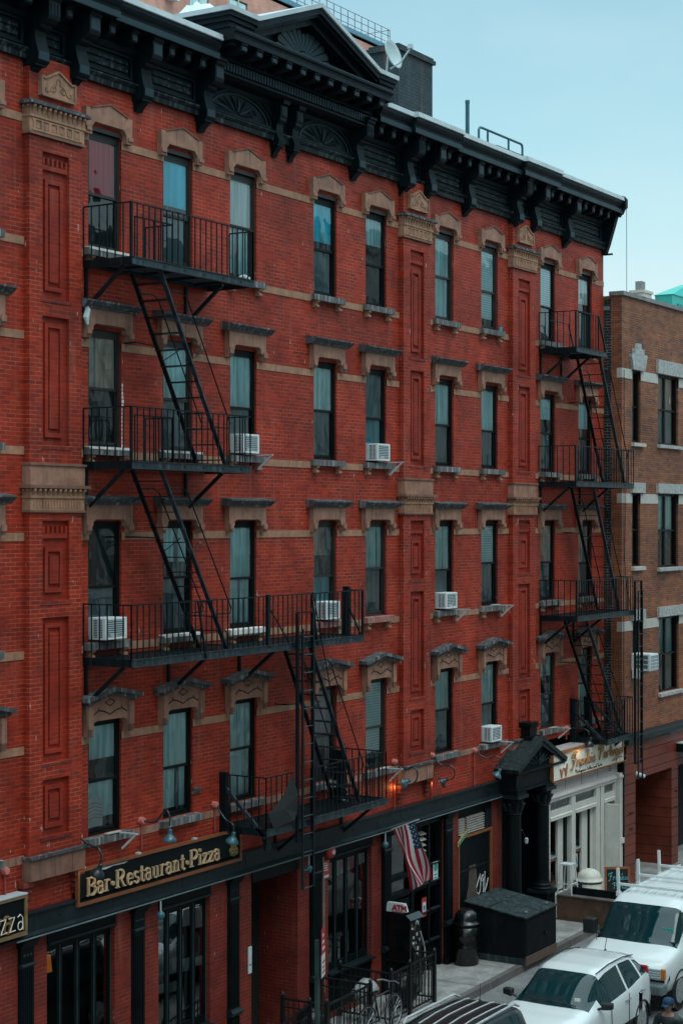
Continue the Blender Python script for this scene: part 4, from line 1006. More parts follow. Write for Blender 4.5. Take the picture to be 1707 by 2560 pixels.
m = MB(); m.box(83.9, 119.5, 49.85, 68.1, 46.6, 46.95, M_SLATE); m.box(84, 119, 50, 68, 46.4, 46.7, M_COPE); m.build('parapet', pb)
m = MB()
for k in range(28): m.tube([(92+k, 50.1, 46.9), (92+k, 50.1, 48.3)], .04, M_COPE, 4)
for z in (47.3, 47.8, 48.3): m.tube([(92, 50.1, z), (119.3, 50.1, z)], .03, M_COPE, 4)
for k in range(6): m.tube([(119.3, 50.1+k*2.5, 46.9), (119.3, 50.1+k*2.5, 48.3)], .04, M_COPE, 4)
m.tube([(119.3, 50.1, 48.3), (119.3, 64, 48.3)], .03, M_COPE, 4)
m.build('roof_fence', pb)
for q in hol:
    m = MB(); m.box(q[0], q[1], 50.1, 50.2, q[2], q[3], M_FRAMEB); m.quad((q[0]+.1, 50.08, q[2]+.1), (q[1]-.1, 50.08, q[2]+.1), (q[1]-.1, 50.08, q[3]-.1), (q[0]+.1, 50.08, q[3]-.1), CUR['p'])
    m.box((q[0]+q[1])/2-.06, (q[0]+q[1])/2+.06, 50.0, 50.1, q[2], q[3], M_PALEST); m.build('window', pb)
M_ACW = surf('white_ac_casing', (0.70, 0.74, 0.75), 0.45, 0.06, 5.0, 0.15, (0.5, 0.5, 0.5))
m = MB(); m.box(90.2, 91.2, 49.5, 50, 43.4, 44.2, M_ACW); m.lathe([(.02, -.03), (.28, -.03), (.33, -.02), (.33, 0)], (90.55, 49.5, 43.8), M_COPE, 16, 'y')
tag(m.build('condenser_unit'), 'small white condenser with round fan on the far peach brick wall', 'air conditioner')
bg_ = thing('beige_roof_tower', 'far beige roof house with a stub chimney above the tan building', 'building', (121.8, 30, 0))
M_BEIGE = surf('beige_render', (0.62, 0.52, 0.45), 0.8, 0.1, .6)
m = MB(); m.box(121.6, 123.2, 30, 31, 0, 26.7, M_BEIGE); m.build('wall', bg_); m = MB(); m.box(121.5, 123.3, 29.9, 31.1, 26.7, 26.9, M_PALEST); m.build('roof', bg_)
m = MB(); m.box(122.0, 122.7, 30.3, 30.8, 26.9, 27.6, M_COPE); m.build('chimney', bg_)
M_VERD = surf('green_copper', (0.03, 0.42, 0.36), 0.5, 0.12, .5)
gb = thing('green_roof_house', 'far house with a green copper mansard roof at the right edge', 'building', (128, 30, 0))
m = MB(); m.box(127.5, 134, 30.3, 31.3, 0, 24.5, M_PALEST); m.build('wall', gb)
m = MB(); m.hexa([(127.9, 30.2, 24.5), (134, 30.2, 24.5), (134, 31.2, 24.5), (127.6, 31.2, 24.5), (127.4, 30.0, 27.2), (134.2, 30.0, 27.2), (134.2, 31.4, 27.2), (127.4, 31.4, 27.2)], M_VERD)
m.hexa([(127.3, 29.9, 27.2), (134.3, 29.9, 27.2), (134.3, 31.5, 27.2), (127.3, 31.5, 27.2), (132.0, 30.5, 28.5), (133.6, 30.5, 28.5), (133.6, 31.0, 28.5), (132.0, 31.0, 28.5)], M_VERD); m.build('roof', gb)
M_VERDD = surf('dark_green_louvre', (0.015, 0.22, 0.21), 0.5, 0.1, .5)
m = MB(); m.box(128.6, 132.9, 29.95, 30.1, 24.7, 26.6, M_VERDD)
m.build('dormer', gb)

# ---- the other side of the street (behind the camera; seen in the panes)
M_OPB = [brick('opposite_brick', (0.50, 0.40, 0.32), (0.44, 0.34, 0.28), (0.55, 0.5, 0.46)), surf('opposite_stucco', (0.66, 0.65, 0.62), .85, .15, 1.0), brick('opposite_red_brick', (0.55, 0.50, 0.44), (0.48, 0.44, 0.40), (0.58, 0.55, 0.5))]
xs = [(-16, 2, 20.5), (2.2, 17, 21.0), (17.2, 31, 20.0), (31.2, 47, 21.0), (47.2, 62, 19.5), (62.2, 80, 22.0), (80.2, 102, 19.0)]
LBO = ['plain brick house opposite, at the camera end of the row', 'stucco house opposite the bar end of the red building', 'pale brick house opposite the bar sign', 'brick house opposite the flag and portico', 'stucco house opposite the tan brick building', 'pale brick house opposite, further down the street', 'last brick house on the far side of the street']
for i, (a, b, h) in enumerate(xs):
    t = thing('opposite_house', LBO[i], 'building', ((a+b)/2, -24, 0)); mt = M_OPB[i % 3]; y = -20.2
    m = MB(); n = int((b-a)/2.6); hs = [(a+.8+k*2.6, a+1.9+k*2.6, 1.2+3.3*f, 3.1+3.3*f) for k in range(n) for f in range(int((h-1.5)/3.3))]
    # street face looks towards +Y
    xs_ = sorted({a, b, *[q[0] for q in hs], *[q[1] for q in hs]}); zs_ = sorted({-.3, h, *[q[2] for q in hs], *[q[3] for q in hs]})
    for p in range(len(xs_)-1):
        for r in range(len(zs_)-1):
            cx_, cz_ = (xs_[p]+xs_[p+1])/2, (zs_[r]+zs_[r+1])/2
            if any(q[0] < cx_ < q[1] and q[2] < cz_ < q[3] for q in hs): continue
            m.quad((xs_[p+1], y, zs_[r]), (xs_[p], y, zs_[r]), (xs_[p], y, zs_[r+1]), (xs_[p+1], y, zs_[r+1]), mt)
    m.box(a, b, -32, y-.3, -.3, h-.02, mt)
    m.build('wall', t)
    m = MB(); m.box(a, b, y-.3, y+.35, h, h+.5, M_CORN); m.build('cornice', t)
    m = MB()
    for q in hs: m.box(q[0]-.1, q[1]+.1, y-.05, y+.08, q[2]-.12, q[2], M_PALEST); m.box(q[0]-.1, q[1]+.1, y-.05, y+.05, q[3], q[3]+.2, M_PALEST)
    tag(m.build('window_trim', t), kind=None)
    m = MB()
    for q in hs: m.quad((q[1], y-.15, q[2]), (q[0], y-.15, q[2]), (q[0], y-.15, q[3]), (q[1], y-.15, q[3]), CUR['g' if int(q[0]*7+q[2]) % 3 else 'p'])
    m.build('window', t)
# ================================================================ FIRE ESCAPES
def platform(fe, x0, x1, z, brk, depth=1.0, yfront=None):
    """grating floor in a channel frame; z = floor level"""
    yf = -depth; m = MB()
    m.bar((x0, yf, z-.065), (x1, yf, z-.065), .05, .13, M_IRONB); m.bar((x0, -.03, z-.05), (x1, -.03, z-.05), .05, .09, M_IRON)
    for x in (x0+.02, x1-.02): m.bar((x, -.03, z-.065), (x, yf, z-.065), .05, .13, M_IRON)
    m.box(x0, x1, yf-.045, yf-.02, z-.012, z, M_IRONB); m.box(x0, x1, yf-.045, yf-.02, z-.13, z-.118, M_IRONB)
    n = int(depth/.062)
    for k in range(1, n): m.box(x0+.04, x1-.04, -depth*k/n-.017, -depth*k/n+.017, z-.03, z-.018, M_IRON)
    k = 1; L = x1-x0
    while k*.75 < L: m.bar((x0+k*.75, -.04, z-.05), (x0+k*.75, yf, z-.05), .02, .05, M_IRON); k += 1
    for k in range(int(L/.55)): m.lathe([(.002, -.012), (.014, -.008), (.018, 0)], (x0+.3+k*.55, yf-.025, z-.065), M_IRON, 6, 'y')
    p = m.build('platform', fe)
    for x in brk:
        m = MB(); m.bar((x, -.03, z-.12), (x, -.03, z-.82), .05, .05, M_IRON); m.bar((x, -.05, z-.76), (x, yf+.18, z-.13), .05, .055, M_IRON)
        m.build('wall_bracket', p)
    return p
def railing(p, pts, z, h=.87, sp=.155, posts=()):
    """balusters along a polyline of (x, y) points"""
    m = MB()
    for (xa, ya), (xb, yb) in zip(pts, pts[1:]):
        a, b = Vector((xa, ya, 0)), Vector((xb, yb, 0)); L = (b-a).length
        m.bar((xa, ya, z+h), (xb, yb, z+h), .03, .02, M_IRON)
        n = max(1, int(L/sp))
        for k in range(n+1):
            q = a+(b-a)*(k/n); m.bar((q.x, q.y, z-.02), (q.x, q.y, z+h), .017, .017, M_IRON)
    for x, y in posts: m.bar((x, y, z-.1), (x, y, z+h+.01), .04, .04, M_IRON)
    return m.build('railing', p)
def stair(fe, a, b, y0, y1, n, rail=True, ext=0.0):
    """steep iron stair from a=(x,z) at the top to b=(x,z) at the bottom between y0 (wall side) and y1 (street side)"""
    m = MB()
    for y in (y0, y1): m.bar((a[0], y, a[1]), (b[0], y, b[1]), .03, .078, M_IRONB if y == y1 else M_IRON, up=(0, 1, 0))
    for k in range(n):
        t = (k+.7)/n; x = a[0]+(b[0]-a[0])*t; z = a[1]+(b[1]-a[1])*t
        m.hexa([(x-.10, y1, z-.014), (x+.08, y1, z-.014), (x+.08, y0, z-.014), (x-.10, y0, z-.014), (x-.10, y1, z), (x+.08, y1, z), (x+.08, y0, z), (x-.10, y0, z)], M_IRON)
    s = m.build('stair', fe)
    if rail:
        m = MB(); d = Vector((b[0]-a[0], 0, b[1]-a[1]))
        for y in (y0, y1):
            q0 = Vector((a[0], y, a[1]))+d*.10; q1 = Vector((a[0], y, a[1]))+d*.80; off = Vector((.50, 0, .02))
            m.tube([q0, q0+off*.8, q0+off+Vector((.05, 0, -.08)), q1+off+Vector((.02, 0, .06)), q1+off+Vector((-.02, 0, -.02)), q1], .013, M_IRON, 5)
            qm = (q0+q1)/2; m.tube([qm, qm+off+Vector((0, 0, .22))], .010, M_IRON, 5)
        m.build('handrail', s)
        m = MB(); qm = Vector((a[0], y0, a[1]))+d*.37; m.tube([qm, qm+Vector((-.55, .0, .02)), (qm.x-.55, -.02, qm.z+.02)], .014, M_IRON, 5); m.build('stay', s)
    return s
# ---- long fire escape on the left
fe = thing('fire_escape', 'long black iron fire escape of four landings over the bar sign', 'fire escape', (26, -.5, 4.4))
p4 = platform(fe, 22.28, 25.72, 14.23, (22.33, 25.05))
railing(p4, [(22.28, -.02), (22.28, -1.0), (25.72, -1.0), (25.72, -.5)], 14.23, posts=[(22.28, -1.0)])
railing(p4, [(22.55, -.86), (23.55, -.86), (23.55, -.30)], 14.20, .72, .22)
p3 = platform(fe, 22.28, 25.64, 10.95, (22.33, 25.05))
railing(p3, [(22.28, -.02), (22.28, -1.0), (25.64, -1.0), (25.64, -.5)], 10.95, posts=[(22.28, -1.0)])
railing(p3, [(22.55, -.86), (23.55, -.86), (23.55, -.30)], 10.92, .78, .22)
p2 = platform(fe, 22.28, 29.52, 7.76, (22.33, 24.55, 26.7))
r2 = railing(p2, [(22.28, -.02), (22.28, -1.0), (29.52, -1.0), (29.52, -.62)], 7.76, posts=[(29.50, -1.0)])
for x in (24.05, 27.6): m = MB(); m.bar((x, -1.03, 8.62), (x+.22, -1.03, 7.66), .03, .03, M_IRON); m.build('brace', p2)
m = MB()
m.bar((26.2, -1.0, 7.7), (26.2, -1.0, 8.66), .08, .06, M_IRON); m.bar((26.22, -1.0, 8.45), (26.9, -1.0, 7.75), .02, .02, M_IRON)
m.build('post', p2); m = MB(); m.box(29.44, 29.52, -.72, -.58, 7.7, 8.70, M_IRON); m.bar((29.48, -.70, 8.3), (29.5, -.97, 7.75), .04, .03, M_IRON)
m.build('post', p2)
p1 = platform(fe, 26.14, 30.42, 4.46, (27.9, 30.3))
railing(p1, [(26.14, -.06), (26.14, -1.0), (26.98, -1.0)], 4.46, .92); railing(p1, [(27.62, -1.0), (30.42, -1.0), (30.42, -.05)], 4.46, .92)
m = MB()
m.box(26.10, 26.22, -.14, -.0, 4.28, 5.42, M_IRON); m.bar((26.16, -.08, 5.16), (26.16, -.98, 4.30), .05, .06, M_IRONB); m.build('post', p1); m = MB()
m.box(29.95, 30.05, -.3, -.02, 4.3, 5.40, M_IRON); m.bar((29.72, -.95, 5.20), (30.42, -.55, 4.46), .05, .06, M_IRONB)
m.build('post', p1); m = MB(); m.prism_x([(-.98, 4.33), (-.86, 4.33), (-.92, 4.06), (-.95, 4.06)], 26.2, 26.36, M_IRON)
m.build('post', p1)
M_NET = surf('sagging_black_mesh', (0.010, 0.012, 0.013), 0.8, 0.3, 8.0)
m = MB()
P = [(26.16, -1.03, 4.72), (26.62, -1.05, 5.0), (26.94, -1.04, 5.36), (27.04, -1.10, 4.98), (27.06, -1.08, 4.66), (26.86, -1.12, 4.52), (26.30, -1.06, 4.46)]
c_ = (26.62, -1.10, 4.78); m.add([c_]+P, [(0, i+1, (i+1) % 7+1) for i in range(7)], M_NET)
o = m.build('torn_mesh', p1); md = o.modifiers.new('thickness', 'SOLIDIFY'); md.thickness = .012
stair(fe, (23.20, 14.12), (25.04, 10.97), -.28, -.88, 12)
stair(fe, (23.22, 10.83), (25.08, 7.76), -.28, -.88, 12)
stair(fe, (27.78, 7.66), (29.58, 4.47), -.28, -.88, 12)
def drop_ladder(fe, x0, x1, y, zt, zb, lt, lb, top=True):
    m = MB()
    for x in (x0, x1): m.bar((x, y, zt), (x, y, zb), .055, .05, M_IRON)
    m.bar((x0, y, zt), (x1, y, zt), .03, .03, M_IRON); m.bar((x0, y, zb), (x1, y, zb), .03, .03, M_IRON)
    g = m.build('guide_frame', fe)
    m = MB(); a, b = x0+.10, x1-.055
    for x in (a, b): m.bar((x, y-.05, lt), (x, y-.05, lb), .05, .03, M_IRON)
    k = 0
    while lt-.15-k*.33 > lb: z = lt-.15-k*.33; m.tube([(a, y-.05, z), (b, y-.05, z)], .011, M_IRONB, 5); k += 1
    m.build('drop_ladder', fe)
    return g
drop_ladder(fe, 27.06, 27.58, -1.07, 8.30, 4.10, 8.0, 3.22)
m = MB(); m.tube([(27.62, -1.05, 8.66), (29.0, -1.05, 4.5)], .012, M_IRON, 5); m.build('counterweight_rod', fe)
# ---- short fire escape on the right
fr = thing('fire_escape', 'short black iron fire escape above the coffee shop sign, reaching over the tan building', 'fire escape', (41.5, -.5, 4.4))
q4 = platform(fr, 39.66, 41.52, 14.24, (39.72, 40.95)); railing(q4, [(39.66, -.02), (39.66, -1.0), (41.05, -1.0)], 14.24, .88, posts=[(39.66, -1.0)])
m = MB(); m.bar((41.05, -1.0, 15.12), (41.52, -1.0, 14.24), .04, .05, M_IRON); m.bar((41.05, -1.0, 14.2), (41.05, -1.0, 15.12), .03, .03, M_IRON)
m.bar((39.75, -.25, 14.94), (40.9, -.25, 14.94), .02, .02, M_IRON); m.bar((40.9, -.25, 14.94), (41.3, -.25, 14.2), .03, .03, M_IRON); m.build('post', q4)
q3 = platform(fr, 39.64, 43.34, 10.95, (39.72, 42.1)); railing(q3, [(39.64, -.02), (39.64, -1.0), (43.34, -1.0), (43.34, -.52)], 10.95, .87, posts=[(39.64, -1.0)])
q2 = platform(fr, 39.70, 43.30, 7.64, (39.72, 41.7)); railing(q2, [(39.70, -.02), (39.70, -1.0), (43.30, -1.0), (43.30, -.52)], 7.64, .87, posts=[(39.70, -1.0)])
q1 = platform(fr, 41.58, 43.26, 4.42, (43.1,)); railing(q1, [(41.58, -.06), (41.58, -1.0), (43.26, -1.0), (43.26, -.55)], 4.42, .95)
m = MB(); m.box(41.53, 41.68, -.14, 0, 4.28, 5.42, M_IRON); m.bar((41.62, -.1, 5.08), (41.62, -.99, 4.28), .05, .06, M_IRONB)
m.build('post', q1); m = MB(); m.bar((41.9, -.5, 5.3), (42.8, -.9, 4.45), .05, .06, M_IRONB); m.box(42.4, 42.5, -.2, 0, 4.3, 5.4, M_IRON); m.build('post', q1)
stair(fr, (41.36, 14.16), (43.02, 10.96), -.28, -.88, 12); stair(fr, (41.0, 10.83), (42.66, 7.66), -.28, -.88, 12); stair(fr, (40.54, 7.53), (42.88, 4.44), -.28, -.88, 12)
drop_ladder(fr, 43.28, 43.72, -1.07, 8.40, 3.62, 8.15, 3.20)
m = MB(); m.box(42.55, 42.95, -.62, -.58, 4.46, 4.5, M_REDS); tag(m.build('red_stick'), 'short red stick lying on the lowest landing above the coffee shop sign', 'stick')
# ================================================================ AIR CONDITIONERS
M_GRL = surf('ac_grille', (0.10, 0.15, 0.16), 0.6, 0.2, 10.0)
def air_conditioner(name='air_conditioner'):
    t = thing(name, None, 'air conditioner', (0, 0, 0)); d, w_, h = .19, .52, .355
    m = MB(); x0, x1 = -w_/2, w_/2; y0, y1 = -d, .12
    m.box(x0, x1, y0, y1, .0, h, M_ACW)
    for q in ((x0, x1, 0, .04), (x0, x1, h-.04, h), (x0, x0+.05, .04, h-.04), (x1-.05, x1, .04, h-.04)): m.box(q[0], q[1], y0-.02, y0, q[2], q[3], M_ACW)
    m.build('casing', t, bevel=.008)
    m = MB(); m.box(x0+.05, x1-.05, y0-.006, y0, .04, h-.04, M_GRL)
    for k in range(8): m.box(x0+.05, x1-.05, y0-.014, y0-.006, .06+.034*k, .068+.034*k, M_ACW)
    m.build('rear_grille', t)
    m = MB()
    for j in (0, 1):
        for k in range(11): m.box(x0-.004, x0, y0+.03+.08*j, y0+.09+.08*j, .04+.027*k, .051+.027*k, M_DARK)
    m.build('side_louvre', t)
    m = MB(); m.box(x0+.12, x0+.27, y0-.022, y0-.014, .045, .09, M_PALEST); m.build('badge', t)
    return t
def bracket_arm(x, z):
    m = MB(); m.bar((0, -.16, .0), (0, -.52, .005), .05, .02, M_FLASH); m.bar((0, -.50, .0), (0, -.20, -.26), .035, .03, M_FLASH); m.bar((-.3, -.10, .015), (.05, -.12, .015), .06, .02, M_PALEST)
    return m
AC = [(22.85, 1, .60, 'white air conditioner behind the bars at the far left end of the long fire escape'),
      (26.87, 2, .08, 'white air conditioner beside the second-highest landing of the long fire escape'),
      (31.73, 2, .08, 'white air conditioner in the second-floor window nearest the middle pilaster'),
      (29.73, 1, .08, 'white air conditioner behind the bars at the right end of the long fire escape'),
      (34.74, 1, .08, 'white air conditioner right of the middle pilaster, one storey above the lowest'),
      (36.98, 0, .08, 'white air conditioner low down, to the left above the black portico')]
base = air_conditioner()
for i, (x, row, dz, lab) in enumerate(AC):
    z0 = ROWS[row][0]+.03; o = base if i == 0 else dup(base, (0, 0, 0))
    o.location = (x-.04, .0, z0); o['label'] = lab; o['group'] = 'window air conditioners on the red building'
base.scale = (1.08, 1.3, 1.02)
SUP = [(26.87+.20, 2, 'pale metal support under the air conditioner beside the upper fire escape landing'), (31.73+.22, 2, 'pale metal support under the air conditioner next to the middle pilaster'),
       (29.73+.22, 1, 'pale metal support under the air conditioner at the right end of the fire escape'), (34.74+.2, 1, 'pale metal support under the air conditioner right of the middle pilaster'),
       (36.98+.2, 1, 'empty pale metal support on the sill above the lowest air conditioner'), (36.98+.2, 0, 'pale metal support under the air conditioner nearest the portico'),
       (40.2+.2, 0, 'empty pale metal support on the sill just right of the portico finial'), (31.73+.2, 0, 'empty pale metal support on the sill at the lowest landing of the long fire escape'), (22.85+.2, 0, 'empty pale metal support on the sill over the bar sign')]
for x, row, lab in SUP:
    m = bracket_arm(x, 0); o = m.build('ac_support'); o.location = (x, 0, ROWS[row][0]+.0); tag(o, lab, 'bracket', 'air conditioner supports')
# the neighbour's cage-fronted unit
t = thing('air_conditioner', 'white air conditioner with a square wire grid on the tan brick wall', 'air conditioner', (44.78, NY, 5.95))
m = MB(); m.box(44.44, 45.06, NY-.52, NY+.1, 5.95, 6.40, M_ACW); m.build('casing', t, bevel=.008)
m = MB(); m.box(44.50, 45.0, NY-.526, NY-.52, 6.0, 6.36, M_GRL)
for k in range(6): m.box(44.50+.1*k-.008, 44.50+.1*k+.008, NY-.54, NY-.526, 6.0, 6.36, M_ACW)
for k in range(5): m.box(44.5, 45.0, NY-.538, NY-.526, 6.0+.09*k-.008, 6.0+.09*k+.008, M_ACW)
for j in (0, 1):
    for k in range(3): m.box(44.434, 44.44, NY-.46+.20*j, NY-.34+.20*j, 6.02+.125*k, 6.11+.125*k, M_GRL)
m.build('rear_grille', t)
m = MB(); m.box(44.6, 44.9, NY-.3, NY, 5.85, 5.95, M_COPE); m.box(44.36, 44.46, NY-.3, NY-.05, 5.75, 6.0, M_ACW); m.build('support', t)

# ================================================================ SIGNS
M_SIGNB = surf('black_sign_board', (0.003, 0.006, 0.008), 0.5, 0.3, 3.0, spec=0.15)
M_SIGNF = surf('copper_brown_frame', (0.21, 0.065, 0.022), 0.5, 0.2, 3.0)
M_GOLD = surf('gilt_letter', (0.60, 0.40, 0.24), 0.45, 0.15, 9.0)
M_GOLDS = surf('letter_side_brown', (0.22, 0.12, 0.06), 0.5, 0.2, 6.0)
# serif letters drawn as strokes on a 1-high grid: (x0,z0,x1,z1,width) bars and arcs ('a',cx,cz,rx,rz,t0,t1,w)
SER = {
 'B': (.74, [(.14,0,.14,1,.17), (.02,.03,.4,.03,.06), (.02,.97,.4,.97,.06), (.1,.53,.4,.53,.06), ('a',.38,.755,.22,.22,-90,90,.13), ('a',.40,.28,.27,.25,-90,90,.14)]),
 'R': (.84, [(.14,0,.14,1,.17), (.02,.03,.3,.03,.06), (.02,.97,.4,.97,.06), (.1,.49,.4,.49,.06), ('a',.38,.73,.23,.24,-90,90,.14), (.38,.49,.66,.04,.15), (.58,.03,.82,.03,.06)]),
 'P': (.72, [(.14,0,.14,1,.17), (.02,.03,.32,.03,.06), (.02,.97,.4,.97,.06), (.1,.45,.4,.45,.06), ('a',.38,.71,.25,.26,-90,90,.14)]),
 'a': (.54, [('a',.24,.20,.19,.20,0,360,.10), (.40,.05,.40,.48,.13), ('a',.23,.47,.17,.18,10,165,.10), (.38,.04,.53,.04,.06)]),
 'r': (.46, [(.14,0,.14,.62,.14), (.02,.03,.28,.03,.06), (.02,.62,.16,.62,.06), ('a',.31,.44,.17,.18,60,175,.09), (.38,.55,.41,.58,.13)]),
 'e': (.52, [('a',.26,.32,.20,.31,20,320,.11), (.10,.34,.44,.34,.06), ('a',.26,.32,.20,.31,0,40,.08)]),
 's': (.44, [('a',.22,.48,.15,.15,30,265,.10), ('a',.22,.17,.16,.16,-160,90,.11)]),
 't': (.40, [(.18,.08,.18,.86,.14), (.02,.60,.36,.60,.06), ('a',.27,.10,.09,.10,180,350,.08)]),
 'u': (.62, [(.14,.18,.14,.62,.13), (.02,.62,.16,.62,.06), ('a',.28,.18,.14,.18,180,300,.09), (.46,0,.46,.62,.13), (.34,.62,.48,.62,.06), (.44,.03,.60,.03,.06)]),
 'n': (.64, [(.14,0,.14,.62,.13), (.02,.03,.27,.03,.06), (.02,.62,.16,.62,.06), ('a',.31,.44,.16,.19,5,170,.09), (.47,0,.47,.46,.13), (.35,.03,.61,.03,.06)]),
 'i': (.32, [(.16,0,.16,.62,.14), (.03,.03,.30,.03,.06), (.03,.62,.18,.62,.06), ('a',.15,.86,.055,.055,0,360,.11)]),
 'z': (.50, [(.04,.60,.44,.60,.07), (.42,.60,.07,.03,.12), (.04,.03,.46,.03,.07), (.06,.60,.06,.46,.05), (.44,.03,.44,.17,.05)]),
 '.': (.34, [('a',.16,.34,.065,.065,0,360,.12)]),
}
def letters(m, text, x, z, h, y, mat, side, wscale=1.0, th=.035, lean=0.0, glyphs=SER):
    for ch in text:
        if ch == ' ': x += .3*h*wscale; continue
        adv, st = glyphs[ch]
        for s in st:
            if s[0] == 'a':
                _, cx, cz, rx, rz, t0, t1, wd = s; n = 12
                pp = [(cx+rx*math.cos(math.radians(t0+(t1-t0)*k/n)), cz+rz*math.sin(math.radians(t0+(t1-t0)*k/n))) for k in range(n+1)]
                sg = list(zip(pp, pp[1:]))
            else: sg = [((s[0], s[1]), (s[2], s[3]))]; wd = s[4]
            for i, (a, b) in enumerate(sg):
                A = Vector((x+(a[0]+lean*a[1])*h*wscale, y-.004*(i % 2), z+a[1]*h)); B = Vector((x+(b[0]+lean*b[1])*h*wscale, y-.004*(i % 2), z+b[1]*h)); d = B-A
                if d.length < 1e-5: continue
                e = d.normalized()*(wd*h*.22 if s[0] == 'a' else 0)
                m.bar(A-e, B+e, wd*h*(.95 if abs(d.x) < abs(d.z) else .85)*min(1, wscale+.15), th, mat, up=(0, 1, 0)) if False else m.bar(A-e, B+e, th, wd*h*.76, mat, up=d.cross(Vector((0, 1, 0))))
        x += (adv+.05)*h*wscale
    return x
t = thing('bar_sign', 'long black sign with a brown frame and gilt letters reading Bar Restaurant Pizza', 'sign', (24.2, -.2, 4.05))
m = MB(); x0, x1, z0, z1 = 21.98, 26.60, 3.75, 4.35; y = -.14
m.box(x0+.05, x1-.05, y+.01, -.0, z0+.05, z1-.05, M_SIGNB); m.build('board', t)
m = MB()
for q in ((x0, x1, z0, z0+.055), (x0, x1, z1-.045, z1), (x0, x0+.045, z0+.055, z1-.045), (x1-.045, x1, z0+.055, z1-.045)): m.box(q[0], q[1], y-.015, y+.05, q[2], q[3], M_SIGNF)
m.build('frame', t)
m = MB(); xe = letters(m, 'Bar.Restaurant.Pizza', 22.20, 3.885, .30, y-.004, M_GOLD, M_GOLDS, 1.09, .045); m.build('lettering', t)
M_HOP = surf('gilt_hop_cone', (0.34, 0.20, 0.07), 0.5, 0.25, 14.0); M_HOPL = surf('olive_leaf', (0.12, 0.15, 0.05), 0.5, 0.2, 9.0)
m = MB(); hx, hz = 26.35, 4.06
for r in range(5):
    for k in range(3+(r % 2)):
        xx = hx+(k-(2+(r % 2))/2)*.058; zz = hz-.13+.062*r
        m.lathe([(.004, -.02), (.03, -.012), (.036, .01), (.004, .02)], (xx, y-.002, zz), M_HOP, 8, 'y')
for s in (-1, 1): m.tube([(hx, y, hz-.19), (hx+s*.09, y-.01, hz-.15), (hx+s*.14, y, hz-.06)], [.012, .03, .006], M_HOPL, 5)
m.build('hop_emblem', t)
m = MB(); m.prism_y([(22.5, 4.285), (23.3, 4.285), (23.2, 4.26), (22.9, 4.27), (22.7, 4.245), (22.55, 4.26)], y+.004, y+.01, M_FLASH); m.build('peeling_patch', t)
for x in (22.13, 23.58, 25.18):
    m = MB(); m.box(x-.03, x+.05, y-.01, y+.06, z1, z1+.03, M_FLASH); m.build('mount_clip', t)
t = thing('pizza_sign', 'black sign at the left edge with neon-outlined letters ending in zza', 'sign', (19.8, -.2, 3.9))
m = MB(); y = -.20; x0, x1, z0, z1 = 17.4, 20.70, 3.58, 4.21; m.box(x0+.05, x1-.05, y+.01, 0, z0+.05, z1-.05, M_SIGNB); m.build('board', t)
m = MB(); M_BRASS = surf('brass_brown_frame', (0.22, 0.13, 0.06), .5, .3, 6.0)
for q in ((x0, x1, z0, z0+.06), (x0, x1, z1-.05, z1), (x0, x0+.05, z0+.06, z1-.05), (x1-.05, x1, z0+.06, z1-.05)): m.box(q[0], q[1], y-.02, -.005, q[2], q[3], M_BRASS)
m.build('frame', t)
m = MB(); m.box(x0, x1, y-.03, .0, z1, z1+.02, M_FLASH); m.build('top_flashing', t)
m = MB(); letters(m, 'Pizza', 19.28, 3.68, .40, y-.004, M_BRASS, M_GOLDS, .98, .04); m.build('lettering', t)
M_NEON = surf('white_neon_tube', (0.75, 0.68, 0.55), 0.3, 0.1, 6.0)
m = MB()
for xz in (20.02, 20.21): m.tube([(xz+.03, y-.05, 3.91), (xz+.16, y-.05, 3.92), (xz+.05, y-.05, 3.70), (xz+.18, y-.05, 3.71)], .009, M_NEON, 5)
m.tube([(20.50+.055*math.cos(a_), y-.05, 3.76+.065*math.sin(a_)) for a_ in [2*PI*k/10 for k in range(10)]], .009, M_NEON, 5, closed=True); m.tube([(20.44, y-.05, 3.90), (20.50, y-.05, 3.935), (20.555, y-.05, 3.88), (20.56, y-.05, 3.69)], .009, M_NEON, 5)
m.build('neon_outline', t)
# coffee shop sign
M_SCREAM = surf('cream_sign_board', (0.80, 0.78, 0.68), 0.5, 0.08, 2.0); M_COPPER = surf('copper_letter', (0.38, 0.20, 0.10), 0.4, 0.2, 8.0, metal=.3); M_PASTRY = surf('pastry_orange', (0.48, 0.14, 0.05), 0.5, 0.25, 9.0)
t = thing('coffee_shop_sign', 'cream sign with copper script lettering over the coffee shop front', 'sign', (41.4, -.55, 3.9))
x0, x1, z0, z1 = 39.20, 43.86, 3.60, 4.27; y = -.58
m = MB(); m.box(x0+.03, x1-.03, y, CY+.03, z0+.03, z1-.03, M_SCREAM); m.build('board', t)
m = MB()
for q in ((x0, x1, z0, z0+.03), (x0, x1, z1-.03, z1), (x0, x0+.03, z0+.03, z1-.03), (x1-.03, x1, z0+.03, z1-.03)): m.box(q[0], q[1], y-.03, CY+.03, q[2], q[3], M_WOODF)
m.build('frame', t)
